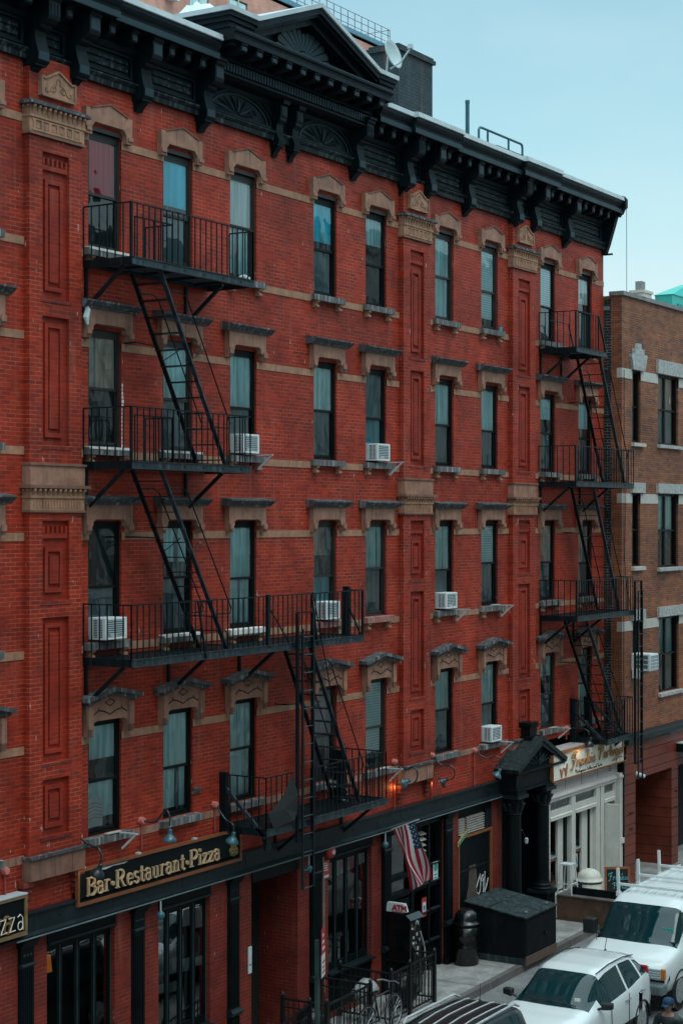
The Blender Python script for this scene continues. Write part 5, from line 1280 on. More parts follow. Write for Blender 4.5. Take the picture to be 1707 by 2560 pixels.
SCR = {   # script strokes on a 1-high grid
 'F': (.62, [[(.02,.62),(.10,.86),(.35,.92),(.62,.98)], [(.38,.92),(.34,.5),(.26,.1),(.12,-.12),(.0,-.05)], [(.16,.48),(.52,.52)]]),
 'P': (.66, [[(.02,.66),(.08,.88),(.34,1.0),(.58,.86),(.54,.60),(.30,.50)], [(.32,.94),(.27,.5),(.20,.0)]]),
 'r': (.32, [[(.02,.0),(.08,.42)], [(.08,.30),(.18,.42),(.30,.40)]]),
 'a': (.42, [[(.32,.38),(.14,.42),(.04,.2),(.12,.02),(.26,.12),(.34,.40)], [(.33,.40),(.33,.08),(.42,.06)]]),
 'n': (.44, [[(.03,.0),(.08,.42)], [(.07,.26),(.20,.42),(.30,.34),(.31,.06),(.42,.06)]]),
 'k': (.40, [[(.05,.0),(.10,.92)], [(.32,.42),(.10,.22),(.26,.06),(.38,.04)]]),
 'i': (.22, [[(.06,.42),(.06,.08),(.20,.06)], [(.09,.60),(.11,.64)]]),
 'e': (.36, [[(.05,.2),(.26,.28),(.22,.42),(.08,.38),(.05,.14),(.18,.02),(.34,.12)]]),
 'o': (.40, [[(.20,.42),(.06,.34),(.06,.1),(.20,.02),(.33,.14),(.32,.36),(.20,.42)]]),
 't': (.30, [[(.12,.78),(.12,.10),(.26,.05)], [(.0,.52),(.28,.54)]]),
 'u': (.44, [[(.04,.42),(.05,.12),(.18,.04),(.30,.14),(.33,.42)], [(.33,.4),(.33,.08),(.42,.06)]]),
 'g': (.42, [[(.32,.38),(.14,.42),(.04,.2),(.12,.02),(.28,.12),(.33,.40)], [(.33,.40),(.32,-.2),(.18,-.36),(.02,-.26),(.2,-.12),(.42,-.05)]]),
 'l': (.22, [[(.06,.95),(.06,.10),(.20,.06)]]),
 'C': (.5, [[(.44,.82),(.26,.94),(.06,.7),(.06,.26),(.26,.04),(.46,.16)]]), 'f': (.28, [[(.28,.9),(.14,.94),(.1,.7),(.1,.0)], [(.0,.52),(.26,.52)]]),
 's': (.32, [[(.28,.36),(.14,.44),(.05,.34),(.26,.18),(.22,.04),(.03,.06)]]), 'd': (.42, [[(.32,.38),(.14,.42),(.04,.2),(.12,.02),(.28,.12)], [(.33,.92),(.33,.04)]]), 'T': (.5, [[(.0,.92),(.5,.92)], [(.25,.92),(.25,.0)]]),
}
def script(m, text, x, z, h, y, r, mat, ws=1.0, rise=0.0, lean=.12):
    for ch in text:
        if ch == ' ': x += .30*h*ws; continue
        adv, st = SCR[ch]
        for s in st: m.tube([(x+(a+lean*b)*h*ws, y, z+b*h) for a, b in s], r, mat, 5)
        x += adv*h*ws; z += rise*adv*h*ws
    return x
m = MB(); a1 = script(m, 'Frankie', 40.25, 3.83, 0.38, y-.03, .023, M_COPPER, 1.42, .0); a2 = script(m, 'Portugal', a1+.16, 3.84, 0.38, y-.03, .023, M_COPPER, 1.42, .0)
m.tube([(a2-.75, y-.03, 3.72), (a2-.45, y-.03, 3.80), (a2-.1, y-.03, 3.76)], .018, M_COPPER, 5); m.build('lettering', t)
m = MB(); a3 = script(m, 'Portuguese Coffee and Tarts', 40.55, 3.665, .085, y-.008, .006, M_BEAM, 1.95, 0, 0); m.build('small_lettering', t)
m = MB()
for s, xx in ((-1, 39.72), (1, 39.98)):
    m.prism_y([(xx-.10, 3.88), (xx+.10, 3.90), (xx+.03, 3.66), (xx-.01, 3.66)], y-.02, y, M_PASTRY); m.lathe([(.004, -.02), (.10, -.01), (.10, 0)], (xx, y-.005, 3.90), M_PASTRY if s > 0 else M_SCREAM, 12, 'y')
m.tube([(39.86, y-.02, 3.88), (39.92, y-.02, 4.02), (40.02, y-.02, 3.98)], .035, M_SCREAM, 6)
m.build('pastry_emblem', t)

# ================================================================ GOOSENECK LAMPS
M_LAMPB = surf('blue_green_lamp_enamel', (0.03, 0.11, 0.14), 0.3, 0.25, 6.0, 0.2, (0.1, 0.2, 0.22), spec=.6, world=False)
M_LAMPK = surf('black_lamp_enamel', (0.010, 0.02, 0.026), 0.3, 0.25, 6.0, spec=.6, world=False)
M_CONDUIT = surf('red_painted_conduit', (0.36, 0.06, 0.05), 0.5, 0.25, 6.0)
M_PINK = surf('pink_junction_box', (0.62, 0.20, 0.18), 0.5, 0.2, 12.0)
M_BULB = emit('lit_bulb', (1.0, 0.50, 0.15), 6.0)
GRP = 'gooseneck lamps over the shop signs'
def gooseneck(x, z, arm, shade, lab, zc, shade_mat, aim=(0, .35, -1), flat=False, shadebox=True):
    """wall box at (x, z); arm = list of offsets; shade centre offset; conduit falls to zc"""
    t = thing('gooseneck_lamp', lab, 'lamp', (x, 0, z), GRP)
    m = MB(); m.lathe([(.02, -.09), (.055, -.085), (.06, -.02), (.06, 0)], (x, 0, z), M_PINK, 10, 'y'); m.build('junction_box', t)
    m = MB(); m.tube([(x, -.03, z-.03), (x, -.03, zc)], .018, M_CONDUIT, 6); m.build('conduit', t)
    if arm:
        m = MB(); P = [Vector((x, -.07, z))]+[Vector((x+a, b, z+c)) for a, b, c in arm]
        # smooth the arm
        Q = []
        for i in range(len(P)-1):
            p0, p1, p2, p3 = P[max(i-1, 0)], P[i], P[i+1], P[min(i+2, len(P)-1)]
            for k in range(5):
                u = k/5; Q.append(.5*((2*p1)+(p2-p0)*u+(2*p0-5*p1+4*p2-p3)*u*u+(3*p1-p0-3*p2+p3)*u**3))
        Q.append(P[-1]); m.tube(Q, .017, M_LAMPK, 6); m.build('arm', t, smooth=True)
        A = Vector(aim).normalized(); C = Vector((x+shade[0], shade[1], z+shade[2]))
        m = MB(); m.lathe([(.022, -.17), (.036, -.16), (.04, -.13), (.032, -.11), (.043, -.095), (.043, -.07), (.065, -.055), (.115, .0), (.125, .04), (.12, .045), (.105, .0), (.035, -.045)], C, shade_mat, 20, A)
        m.build('shade', t, smooth=True)
    return t
LAMPS = [
 (20.40, 4.60, None, None, 'pink junction box with a blue face above the neon pizza sign', 4.23, None, None),
 (22.13, 4.86, [(.02,-.22,-.10),(.03,-.34,-.14),(.02,-.44,-.16),(.02,-.50,-.28),(.02,-.46,-.42)], (.02,-.42,-.55), 'dark gooseneck lamp at the left end of the bar sign, over the word Bar', 4.37, M_LAMPK, (0,.45,-1)),
 (23.79, 4.88, [(.03,-.18,-.02),(.06,-.30,.0),(.06,-.42,.14),(.06,-.52,.20),(.06,-.58,.10),(.06,-.58,-.05)], (.06,-.58,-.27), 'pale blue gooseneck lamp over the middle of the bar sign', 4.37, M_LAMPB, (0,.05,-1)),
 (25.92, 4.86, [(.02,-.15,-.14),(.02,-.26,-.26),(.02,-.36,-.30),(.02,-.42,-.34),(.02,-.44,-.46)], (.02,-.40,-.62), 'blue gooseneck lamp over the hop emblem at the right end of the bar sign', 4.37, M_LAMPB, (0,.25,-1)),
 (29.70, 4.66, [(.02,-.2,-.0),(.02,-.34,.05),(.02,-.5,.0),(.02,-.5,-.12)], (.02,-.44,-.22), 'dark lamp half hidden behind the lowest landing of the long fire escape', 3.86, M_LAMPK, (0,.5,-1)),
 (32.44, 4.87, [(.03,-.16,-.12),(.05,-.28,-.16),(.08,-.42,-.10),(.10,-.52,-.16),(.08,-.54,-.32),(.05,-.48,-.42)], (.0,-.26,-.44), 'glossy blue lamp at the pilaster left of the flag, lighting the bricks', 3.86, M_LAMPB, (-.5,.75,-.45)),
 (34.09, 4.82, [(.03,-.16,-.14),(.05,-.30,-.22),(.08,-.44,-.20),(.10,-.54,-.30),(.10,-.54,-.44),(.08,-.46,-.52)], (.03,-.28,-.58), 'dark lamp under the grey sill between the middle pilaster and the portico', 3.86, M_LAMPK, (-.5,.75,-.5)),
 (36.13, 4.70, [(.05,-.18,-.12),(.1,-.36,-.18),(.15,-.50,-.12),(.2,-.6,-.18),(.2,-.6,-.34)], (.18,-.52,-.56), 'blue lamp below the air conditioner beside the portico', 3.55, M_LAMPB, (-.35,.4,-.9)),
 (41.25, 4.70, [(.0,-.15,.0),(.0,-.4,.02),(.0,-.6,-.02),(.0,-.66,-.14)], (.0,-.66,-.36), 'black lamp hanging over the coffee shop sign', 4.40, M_LAMPK, (0,.3,-1)),
]
for L_ in LAMPS: gooseneck(L_[0], L_[1], L_[2], L_[3], L_[4], L_[5], L_[6], L_[7] or (0, 0, -1))
for x, y_, z, p in ((32.42, -.07, 4.33, 13), (34.05, -.07, 4.20, 9), (40.7, -.75, 4.24, 16), (22.2, -.36, 4.24, 6)):
    d = bpy.data.lights.new('lamp_bulb', 'POINT'); d.energy = p*.085; d.color = (1.0, .60, .18); d.shadow_soft_size = .03
    o = bpy.data.objects.new('lamp_bulb', d); o.location = (x, y_, z); COL.objects.link(o)
for x, lab in ((24.14, 'small round globe lamp under the beam below the word Restaurant'), (28.86, 'small round globe lamp under the beam right of the brick entry'), (31.82, 'small round globe lamp under the beam left of the flag')):
    t = thing('globe_lamp', lab, 'lamp', (x, -.16, 3.3), 'globe lamps under the iron beam')
    m = MB(); m.lathe([(.01, -.075), (.05, -.06), (.075, 0), (.06, .05), (.025, .07)], (x, -.17, 3.21), M_LAMPB, 14); m.build('globe', t, smooth=True)
    m = MB(); m.tube([(x, -.17, 3.27), (x, -.17, 3.48)], .015, M_FLASH, 6); m.build('stem', t)
# lamp on the portico
t = thing('hook_lamp', 'thin curved lamp on a bare stem inside the black portico', 'lamp', (38.0, -.3, 2.6))
m = MB(); m.tube([(37.72, -.36, 2.72), (37.9, -.4, 2.62), (38.02, -.42, 2.45)], .012, M_LAMPK, 5); m.build('arm', t)
m = MB(); m.lathe([(.02, -.08), (.045, -.05), (.05, .05), (.02, .07)], (38.06, -.43, 2.36), surf('frosted_bulb', (.45, .47, .47), .4, .1, 4.0), 12); m.build('bulb', t)

# ================================================================ SMALL THINGS ON THE WALL
# fire bell and placard with their conduits
M_RED = surf('red_enamel', (0.50, 0.03, 0.03), 0.4, 0.15, 6.0)
t = thing('fire_bell', 'red fire bell on the beam beside the folding doors, placard below', 'bell', (29.72, -.1, 3.4))
m = MB(); m.lathe([(.02, -.16), (.10, -.14), (.13, -.08), (.13, -.02), (.05, 0)], (29.72, -.05, 3.40), M_RED, 18, 'y'); m.build('bell', t, smooth=True)
m = MB(); m.lathe([(.001, -.168), (.045, -.166), (.05, -.15)], (29.72, -.05, 3.40), M_ENAMEL, 12, 'y'); m.build('label_disc', t)
m = MB(); m.box(29.60, 29.84, -.03, -.012, 2.86, 3.22, M_RED)
for k in range(4): m.box(29.63, 29.78-.02*(k % 2), -.034, -.03, 3.02+.045*k, 3.04+.045*k, M_ENAMEL)
m.box(29.63, 29.81, -.034, -.03, 2.88, 2.93, M_ENAMEL); m.build('placard', t)
m = MB(); m.tube([(29.66, -.02, 2.86), (29.66, -.02, .6)], .014, M_COPE, 6); m.tube([(29.52, -.085, 3.45), (29.52, -.085, .4)], .014, M_COPE, 6); m.build('conduit', t)
# vent brick on the wall
m = MB(); m.box(25.26, 25.50, -.05, 0, 5.20, 5.235, M_CAP); m.box(25.26, 25.50, -.03, 0, 5.13, 5.195, M_STONED); m.box(25.28, 25.48, -.034, -.03, 5.14, 5.16, M_DARK)
tag(m.build('wall_vent'), 'small dark stone vent on the brick wall above the bar sign', 'vent')
# cameras
def camera_unit(name, x, y, z, lab, s=1.0):
    t = thing(name, lab, 'camera', (x, y, z)); m = MB(); m.lathe([(.01, -.06), (.06, -.05), (.065, 0)], (x, y, z), M_ENAMEL, 14, 'y'); m.build('base', t, smooth=True)
    m = MB(); A = Vector((.75, -.5, -.35)).normalized(); m.lathe([(.02, 0), (.05, .02), (.055, .2), (.04, .21)], Vector((x+.03, y-.05, z-.01)), M_ENAMEL, 12, A); m.build('body', t, smooth=True)
camera_unit('security_camera', 44.58, CYY, 3.16, 'white security camera on the red timber cladding')
camera_unit('security_camera', 26.95, -.95, 14.40, 'small white camera at the right end of the top fire escape landing') if False else None
m = MB()
for k in range(5): m.lathe([(.001, -.03), (.04, -.02), (.05, 0), (.03, .03), (.001, .03)], (25.48+.05*k, -.92, 14.27+.02*(k % 2)), M_ENAMEL, 8)
tag(m.build('white_rag'), 'small white rag on the right end of the top landing', 'rag')
m = MB(); m.tube([(22.24, -.10, 13.50), (22.25, -.13, 13.42), (22.23, -.11, 13.30), (22.26, -.12, 13.18)], [.03, .05, .06, .02], M_ENAMEL, 7); tag(m.build('white_bag'), 'white plastic bag caught on the bracket under the top landing', 'bag')
M_CYAN = surf('cyan_plastic', (0.02, 0.35, 0.48), 0.4, 0.1, 5.0)
m = MB(); m.lathe([(.035, 0), (.045, .11), (.04, .11)], (37.50, -.02, 14.46), M_CYAN, 12); tag(m.build('plastic_cup'), 'small cyan cup on a top-floor sill left of the right-hand pilaster', 'cup')
m = MB(); m.tube([(43.80, -.62, 18.3), (44.10, -.5, 16.1)], .008, M_IRON, 4); tag(m.build('wire'), 'thin wire dropping from the cornice corner to the tan building roof', 'wire')
m = MB(); m.tube([(43.8, -.62, 11.8), (43.80, -.56, 9.0), (43.95, -.56, 8.2), (44.6, -.56, 6.9)], .008, M_IRON, 4); m.tube([(43.85, -.53, 14), (43.82, -.53, 4.3)], .008, M_IRON, 4); tag(m.build('cable'), 'thin cables running down the corner of the tan brick wall', 'cable')
# satellite dish and tarp on the roof
t = thing('satellite_dish', 'pale grey satellite dish at the right foot of the pediment', 'satellite dish', (32.9, .4, 18.6))
n_ = Vector((.02, -1.0, .28)).normalized(); C = Vector((32.90, .35, 20.02))
M_DISH = surf('pale_dish_paint', (0.42, 0.50, 0.51), 0.45, 0.08, 3.0)
m = MB(); m.lathe([(.01, .0), (.15, .02), (.27, .065), (.33, .11), (.335, .10), (.27, .05), (.15, .0), (.01, -.02)], C, M_DISH, 28, n_); m.build('reflector', t, smooth=True)
m = MB(); m.tube([(32.9, .42, 18.5), (32.9, .42, 19.7), C+n_*-.04], .025, M_DISH, 8); m.build('mast', t)
m = MB(); m.tube([C+n_*.02+Vector((0, 0, -.30)), C+n_*.28+Vector((.0, 0, -.26)), C+n_*.50+Vector((.02, 0, -.06))], .02, M_DISH, 8); q = C+n_*.50+Vector((.02, 0, -.02)); m.box(q.x-.04, q.x+.04, q.y-.06, q.y+.04, q.z-.03, q.z+.06, M_DISH); m.build('feed_arm', t)
M_TARP = surf('crumpled_white_tarp', (0.62, 0.72, 0.75), 0.6, 0.2, 3.0, bump=.8, bscale=6)
m = MB(); n = 14; V = []
for i in range(n+1):
    for j in range(7):
        u, v = i/n, j/6; hgt = (math.sin(PI*u)**.8)*math.sin(PI*(.15+.85*v))*.75+.05*math.sin(i*2.3+j*1.7)
        V.append((26.3+2.4*u+.06*math.sin(j*3+i), .9+1.0*v, 19.05+hgt*1.15))
m.add(V, [(i*7+j, (i+1)*7+j, (i+1)*7+j+1, i*7+j+1) for i in range(n) for j in range(6)], M_TARP)
tag(m.build('tarp'), 'crumpled white tarp heaped on the roof behind the pediment', 'tarp')

m = MB()
m.prism_y([(22.50, 4.92), (22.90, 4.92), (22.92, 5.28), (22.86, 5.40), (22.62, 5.43), (22.50, 5.36)], .098, .106, M_ENAMEL)
for k in range(5): m.tube([(22.50, .097, 5.05+.06*k), (22.7, .097, 5.08+.06*k), (22.91, .097, 5.04+.055*k)], .006, M_COPE, 4)
tag(m.build('white_cloth'), 'white striped cloth hanging behind the glass over the left end of the bar sign', 'cloth')
# ================================================================ THINGS ON THE PAVEMENT
M_BLKP = surf('black_gloss_plastic', (0.003, 0.005, 0.006), 0.22, 0.3, 4.0, spec=.6, world=False)
M_SHEDT = surf('scuffed_black_lid', (0.024, 0.036, 0.040), 0.65, 0.6, 6.0, 0.65, (0.12, 0.15, 0.15), 0.3, 30, spec=0.2)
M_SHEDB = surf('black_plywood', (0.004, 0.006, 0.0075), 0.65, 0.4, 4.0, 0.3, (0.02, 0.025, 0.028), spec=0.15)
M_RAWW = surf('bare_wood_edge', (0.12, 0.075, 0.055), 0.8, 0.3, 6.0, 0.4, (0.04, 0.03, 0.03))
# bin shed
t = thing('bin_shed', 'large black wooden bin shed with a sloping scuffed lid by the kerb', 'shed', (36.25, -.9, ZG(36)))
x0, x1, yb, yf = 35.45, 37.10, -.14, -1.64; g = ZG(36.2)
m = MB(); m.prism_x([(yb, g), (yb, g+1.24), (yf, g+1.03), (yf, g+.14), (yf+.06, g+.1), (yf+.06, g)], x0, x1, M_SHEDB); m.box(x0+.05, x1-.05, yf-.012, yf, g+.18, g+.95, M_SHEDB); m.build('body', t)
m = MB(); 
def lid(xa, xb, ya, yb_, up):
    zz = lambda yy: g+1.24+(yy-yb)*(1.24-1.03)/(yb-yf)
    m.hexa([(xa, ya, zz(ya)+up), (xb, ya, zz(ya)+up), (xb, yb_, zz(yb_)+up), (xa, yb_, zz(yb_)+up), (xa, ya, zz(ya)+up+.03), (xb, ya, zz(ya)+up+.03), (xb, yb_, zz(yb_)+up+.03), (xa, yb_, zz(yb_)+up+.03)], M_SHEDT)
lid(x0-.03, x1+.03, -.72, yb, .005); lid(x0-.03, x0+.79, yf-.04, -.75, .005); lid(x0+.82, x1+.03, yf-.04, -.735, .005)
m.build('lid', t)
m = MB()
for x in (x0+.3, x1-.25): m.lathe([(.02, 0), (.035, .01), (.02, .04)], (x, yf+.12, g+1.10), M_COPE, 8)
m.lathe([(.03, -.05), (.035, 0)], (x0+1.0, yf-.012, g+.55), M_BLKP, 8, 'y'); m.build('knob', t)
m = MB(); m.box(x0+.02, x1, yf-.03, yf-.0, g-.02, g+.17, M_RAWW); m.box(x0-.01, x0+.01, yf, yb, g, g+.14, M_SHEDT); m.build('kick_board', t)
m = MB(); m.box(x0+.78, x0+.80, yf-.016, yf-.011, g+.2, g+.98, M_DARK); m.build('door_gap', t)
# domed litter bins
def litter_bin(name, lab, x, y, zb, h, r, mat, band):
    t = thing(name, lab, 'litter bin', (x, y, zb)); m = MB()
    m.lathe([(r*.88, 0), (r*.92, .03), (r*.92, h*.28), (r*.955, h*.30), (r*.955, h*.33), (r*.92, h*.345), (r*.93, h*.50), (r*.985, h*.52), (r*.985, h*.55), (r*.95, h*.565), (r*.96, h*.72)], (x, y, zb), mat, 30); m.build('drum', t, smooth=True)
    m = MB(); m.lathe([(r*.9, h*.715), (r*1.06, h*.72), (r*1.08, h*.735), (r*1.07, h*.75), (r*.90, h*.765), (r*.88, h*.82), (r*.78, h*.90), (r*.56, h*.96), (r*.26, h*.993), (r*.01, h)], (x, y, zb), mat, 30); m.build('dome', t, smooth=True)
    m = MB(); m.lathe([(r*.93, h*.675), (r*.965, h*.68), (r*.965, h*.712), (r*.93, h*.715)], (x, y, zb), band, 30); m.build('band', t)
    return t
litter_bin('litter_bin', 'glossy black litter bin with a domed lid beside the bin shed', 34.98, -.42, ZG(35), 1.24, .31, M_BLKP, M_BLKP)
M_WBIN = surf('chipped_cream_bin_paint', (0.66, 0.63, 0.56), 0.45, 0.12, 5.0, 0.35, (0.40, 0.33, 0.25))
litter_bin('litter_bin', 'chipped cream litter bin with a domed lid in front of the coffee shop', 40.88, -.82, ZG(41), 1.08, .33, M_WBIN, M_BLKP)
# stoop wall before the coffee shop
M_RUST = surf('rusty_brown_wall', (0.10, 0.05, 0.03), 0.8, 0.5, 4.0, 0.4, (0.03, 0.02, 0.02), 0.3, 30)
t = thing('stoop_wall', 'low rusty brown stoop wall with a black steel plate in front of the coffee shop', 'wall', (40.2, -1.2, ZG(40)))
m = MB(); m.box(39.74, 40.5, -2.1, CY-.02, ZG(40)-.1, .76, M_RUST); m.box(39.70, 40.5, -2.14, CY-.02, .76, .79, M_CURB); m.build('base', t)
m = MB(); m.box(39.9, 39.95, -2.05, -.80, .79, .97, M_SHEDB); m.box(39.9, 40.4, -.84, -.80, .79, .97, M_SHEDB); m.build('steel_plate', t)
# tables and stool in the open shop windows
M_STEEL = surf('steel_table_top', (0.35, 0.50, 0.54), 0.3, 0.1, 3.0, metal=.4)
for x0, lab in ((39.45, 'wood framed bar table in the left open shop window, behind the white stool'), (40.95, 'wood framed bar table in the right open shop window, above the letter A card')):
    t = thing('bar_table', lab, 'table', (x0+.5, -.1, .76)); z = 1.62
    m = MB(); m.box(x0, x0+1.0, CY+.16, CY+.62, z, z+.03, M_STEEL); m.build('table_top', t)
    for a_, b_ in ((x0+.02, CY+.18), (x0+.94, CY+.18), (x0+.02, CY+.56), (x0+.94, CY+.56)):
        m = MB(); m.box(a_, a_+.05, b_, b_+.05, .74, z-.07, M_RWOOD); m.build('leg', t)
    m = MB(); m.box(x0, x0+1.0, CY+.16, CY+.20, z-.07, z, M_RWOOD); m.box(x0, x0+1.0, CY+.58, CY+.62, z-.07, z, M_RWOOD); m.box(x0+.02, x0+.97, CY+.19, CY+.22, .95, 1.0, M_RWOOD); m.build('apron', t)
t = thing('bar_stool', 'white metal bar stool beside the stoop wall in the shop window', 'stool', (39.95, -.72, .79)); bx, by = 39.93, -.66
m = MB(); m.box(bx-.15, bx+.15, by-.15, by+.15, 1.50, 1.53, M_ENAMEL); m.build('seat', t)
for sx in (-1, 1):
    for sy in (-1, 1): m = MB(); m.bar((bx+sx*.13, by+sy*.13, 1.5), (bx+sx*.19, by+sy*.19, .79), .04, .02, M_ENAMEL); m.build('leg', t)
m = MB(); m.bar((bx-.16, by-.17, 1.05), (bx+.16, by-.17, 1.05), .02, .02, M_ENAMEL); m.bar((bx-.17, by-.16, 1.05), (bx-.17, by+.16, 1.05), .02, .02, M_ENAMEL); m.build('stretcher', t)
m = MB(); m.box(41.06, 41.30, CY+.13, CY+.14, 1.18, 1.52, M_PALEST)
tag(m.build('grade_card'), 'pale card with a large letter A in the coffee shop window', 'card')
card = bpy.context.scene.objects['grade_card']
m = MB(); 
for a_, b_ in (((41.11, 1.27), (41.18, 1.48)), ((41.18, 1.48), (41.25, 1.27)), ((41.135, 1.345), (41.225, 1.345))): m.bar((a_[0], CY+.126, a_[1]), (b_[0], CY+.126, b_[1]), .006, .03, M_BLUEP, up=(0, 1, 0)) if False else m.tube([(a_[0], CY+.128, a_[1]), (b_[0], CY+.128, b_[1])], .014, M_BLUEP, 5)
for k in range(2): m.box(41.09, 41.26, CY+.127, CY+.13, 1.20+.022*k, 1.208+.022*k, M_BLUEP)
m.build('card_letter', card)
# chalkboard
M_CHB = surf('chalkboard', (0.008, 0.010, 0.011), 0.7, 0.4, 6.0); M_CYANC = surf('cyan_chalk', (0.15, 0.60, 0.68), 0.85, 0.25, 14.0)
t = thing('chalkboard', 'wood framed chalkboard with cyan chalk lettering leaning by the cream bin', 'sign', (41.9, -1.35, ZG(42))); 
U = Vector((.60, -.80, 0)).normalized(); O = Vector((40.98, -1.20, ZG(42)+.06)); Lz = Vector((.10, .06, 1)).normalized()
def cb(u, v, d=0.0): q = O+U*u+Lz*v+U.cross(Lz)*(-d) if False else O+U*u+Lz*v+Vector((-.80, -.60, .1))*d; return tuple(q)
def cbox(m, u0, u1, v0, v1, d0, d1, mat): m.hexa([cb(u0, v0, d0), cb(u1, v0, d0), cb(u1, v0, d1), cb(u0, v0, d1), cb(u0, v1, d0), cb(u1, v1, d0), cb(u1, v1, d1), cb(u0, v1, d1)], mat)
m = MB(); cbox(m, .04, .60, .04, 1.0, .0, .02, M_CHB); m.build('board', t)
m = MB()
for q in ((0, .05, 0, 1.05), (.59, .64, 0, 1.05), (.05, .59, 0, .05), (.05, .59, .99, 1.05)): cbox(m, q[0], q[1], q[2], q[3], -.01, .035, M_WOODF)
m.build('frame', t)
m = MB()
def cscript(text, u, v, h):
    for ch in text:
        adv, st = SCR[ch]
        for s in st: m.tube([cb(u+a*h, v+b*h, .026) for a, b in s], .007, M_CYANC, 4)
        u += adv*h
cscript('Frankie', .09, .72, .19); cscript('Portugal', .20, .50, .165)
for k in range(4): m.tube([cb(.12+.08*k, .36, .024), cb(.16+.08*k, .37-.02*(k % 2), .024)], .006, M_CHALK, 4)
m.tube([cb(.3, .42, .024), cb(.42, .43, .024)], .006, M_CHALK, 4); m.tube([cb(.36, .42, .024), cb(.36, .33, .024)], .006, M_CHALK, 4); m.tube([cb(.10, .24, .024), cb(.11, .16, .024)], .008, M_CYANC, 4)
m.build('chalk_lettering', t)
# cash machine kiosk
t = thing('cash_machine', 'black cash machine kiosk covered in stickers, white topper reading ATM', 'cash machine', (32.4, -.6, ZG(32)))
kx, ky = 32.02, -.66; kz = ZG(32); m = MB()
m.box(kx, kx+.52, ky, ky+.62, kz, kz+.72, M_BLKP); m.box(kx+.02, kx+.50, ky+.03, ky+.60, kz+.72, kz+1.62, M_BLKP)
m.prism_x([(ky-.02, kz+1.60), (ky+.1, kz+1.70), (ky+.62, kz+1.74), (ky+.62, kz+1.60)], kx-.02, kx+.54, M_BLKP); m.box(kx-.03, kx+.55, ky-.05, ky+.62, kz+.70, kz+.73, M_STORE)
m.build('cabinet', t)
m = MB(); m.prism_x([(ky+.16, kz+1.74), (ky+.10, kz+1.76), (ky+.16, kz+1.93), (ky+.56, kz+1.93), (ky+.60, kz+1.74)], kx+.0, kx+.10, M_ENAMEL); topper = m.build('topper', t)
m = MB(); xx = kx-.006
def sidebar(u0, w0, u1, w1): m.bar((xx, ky+.58-u0, kz+1.775+w0), (xx, ky+.58-u1, kz+1.775+w1), .03, .01, M_RED, up=(1, 0, 0))
for s in (((.14,0),(.20,.12)), ((.20,.12),(.25,0)), ((.16,.04),(.235,.04)), ((.24,.115),(.36,.115)), ((.30,.115),(.30,0)), ((.36,0),(.38,.12)), ((.38,.12),(.42,.04)), ((.42,.04),(.46,.12)), ((.46,.12),(.48,0))): sidebar(*s[0], *s[1])
m.bar((xx, ky+.58-.14, kz+1.757), (xx, ky+.58-.48, kz+1.757), .01, .01, M_RED, up=(1, 0, 0)); m.build('lettering', topper)
m = MB(); random.seed(3)
for k in range(26):
    u, v = kx+.06+.36*random.random(), kz+.75+.80*random.random(); s = .03+.05*random.random()
    m.box(u, u+s, ky+.022-.001*(k % 5), ky+.03, v, v+s*(.6+random.random()*.8), [M_PALEST, M_COPE, M_ENAMEL, M_RAWW, M_BEAM][k % 5])
m.build('sticker', t)
m = MB(); m.tube([(kx+.42, ky+.0, kz+1.3), (kx+.50, ky-.06, kz+.95), (kx+.46, ky-.10, kz+.6), (kx+.50, ky-.08, kz+.3)], .02, M_COPE, 6); m.build('cable', t)
# parking sign
t = thing('parking_sign', 'green street sign post by the kerb with a red and white parking sign', 'sign', (27.3, -1.40, ZG(27)))
m = MB(); m.bar((27.28, -1.36, -.2), (27.28, -1.36, 2.30), .09, .06, surf('green_sign_post', (0.03, 0.06, 0.055), .5, .3, 4.0)); m.build('post', t)
M_SRED = surf('parking_sign_red', (0.42, 0.03, 0.05), .5, .1, 3.0); M_SWHT = surf('parking_sign_white', (0.66, 0.66, 0.68), .5, .1, 3.0)
m = MB(); th = math.radians(-21); c_, s_ = math.cos(th), math.sin(th)
def pbox(u0, u1, z0, z1, d, mat): 
    P = []
    for z in (z0, z1):
        for u, e in ((u0, d), (u1, d), (u1, d+.004), (u0, d+.004)): P.append((27.30+u*c_-e*s_, -1.44-u*s_*1.0-e*c_, z))
    m.hexa([P[0], P[1], P[2], P[3], P[4], P[5], P[6], P[7]], mat)
pbox(-.02, .32, 1.60, 2.02, .0, M_SWHT); pbox(-.02, .32, 2.02, 2.50, .0, M_SRED)
for k in range(3): pbox(.05, .25-.04*k, 2.10+.12*k, 2.15+.12*k, .005, M_SWHT)
for k in range(3): pbox(.04, .27-.05*(k % 2), 1.68+.09*k, 1.71+.09*k, .005, M_SRED)
m.build('sign_plate', t)
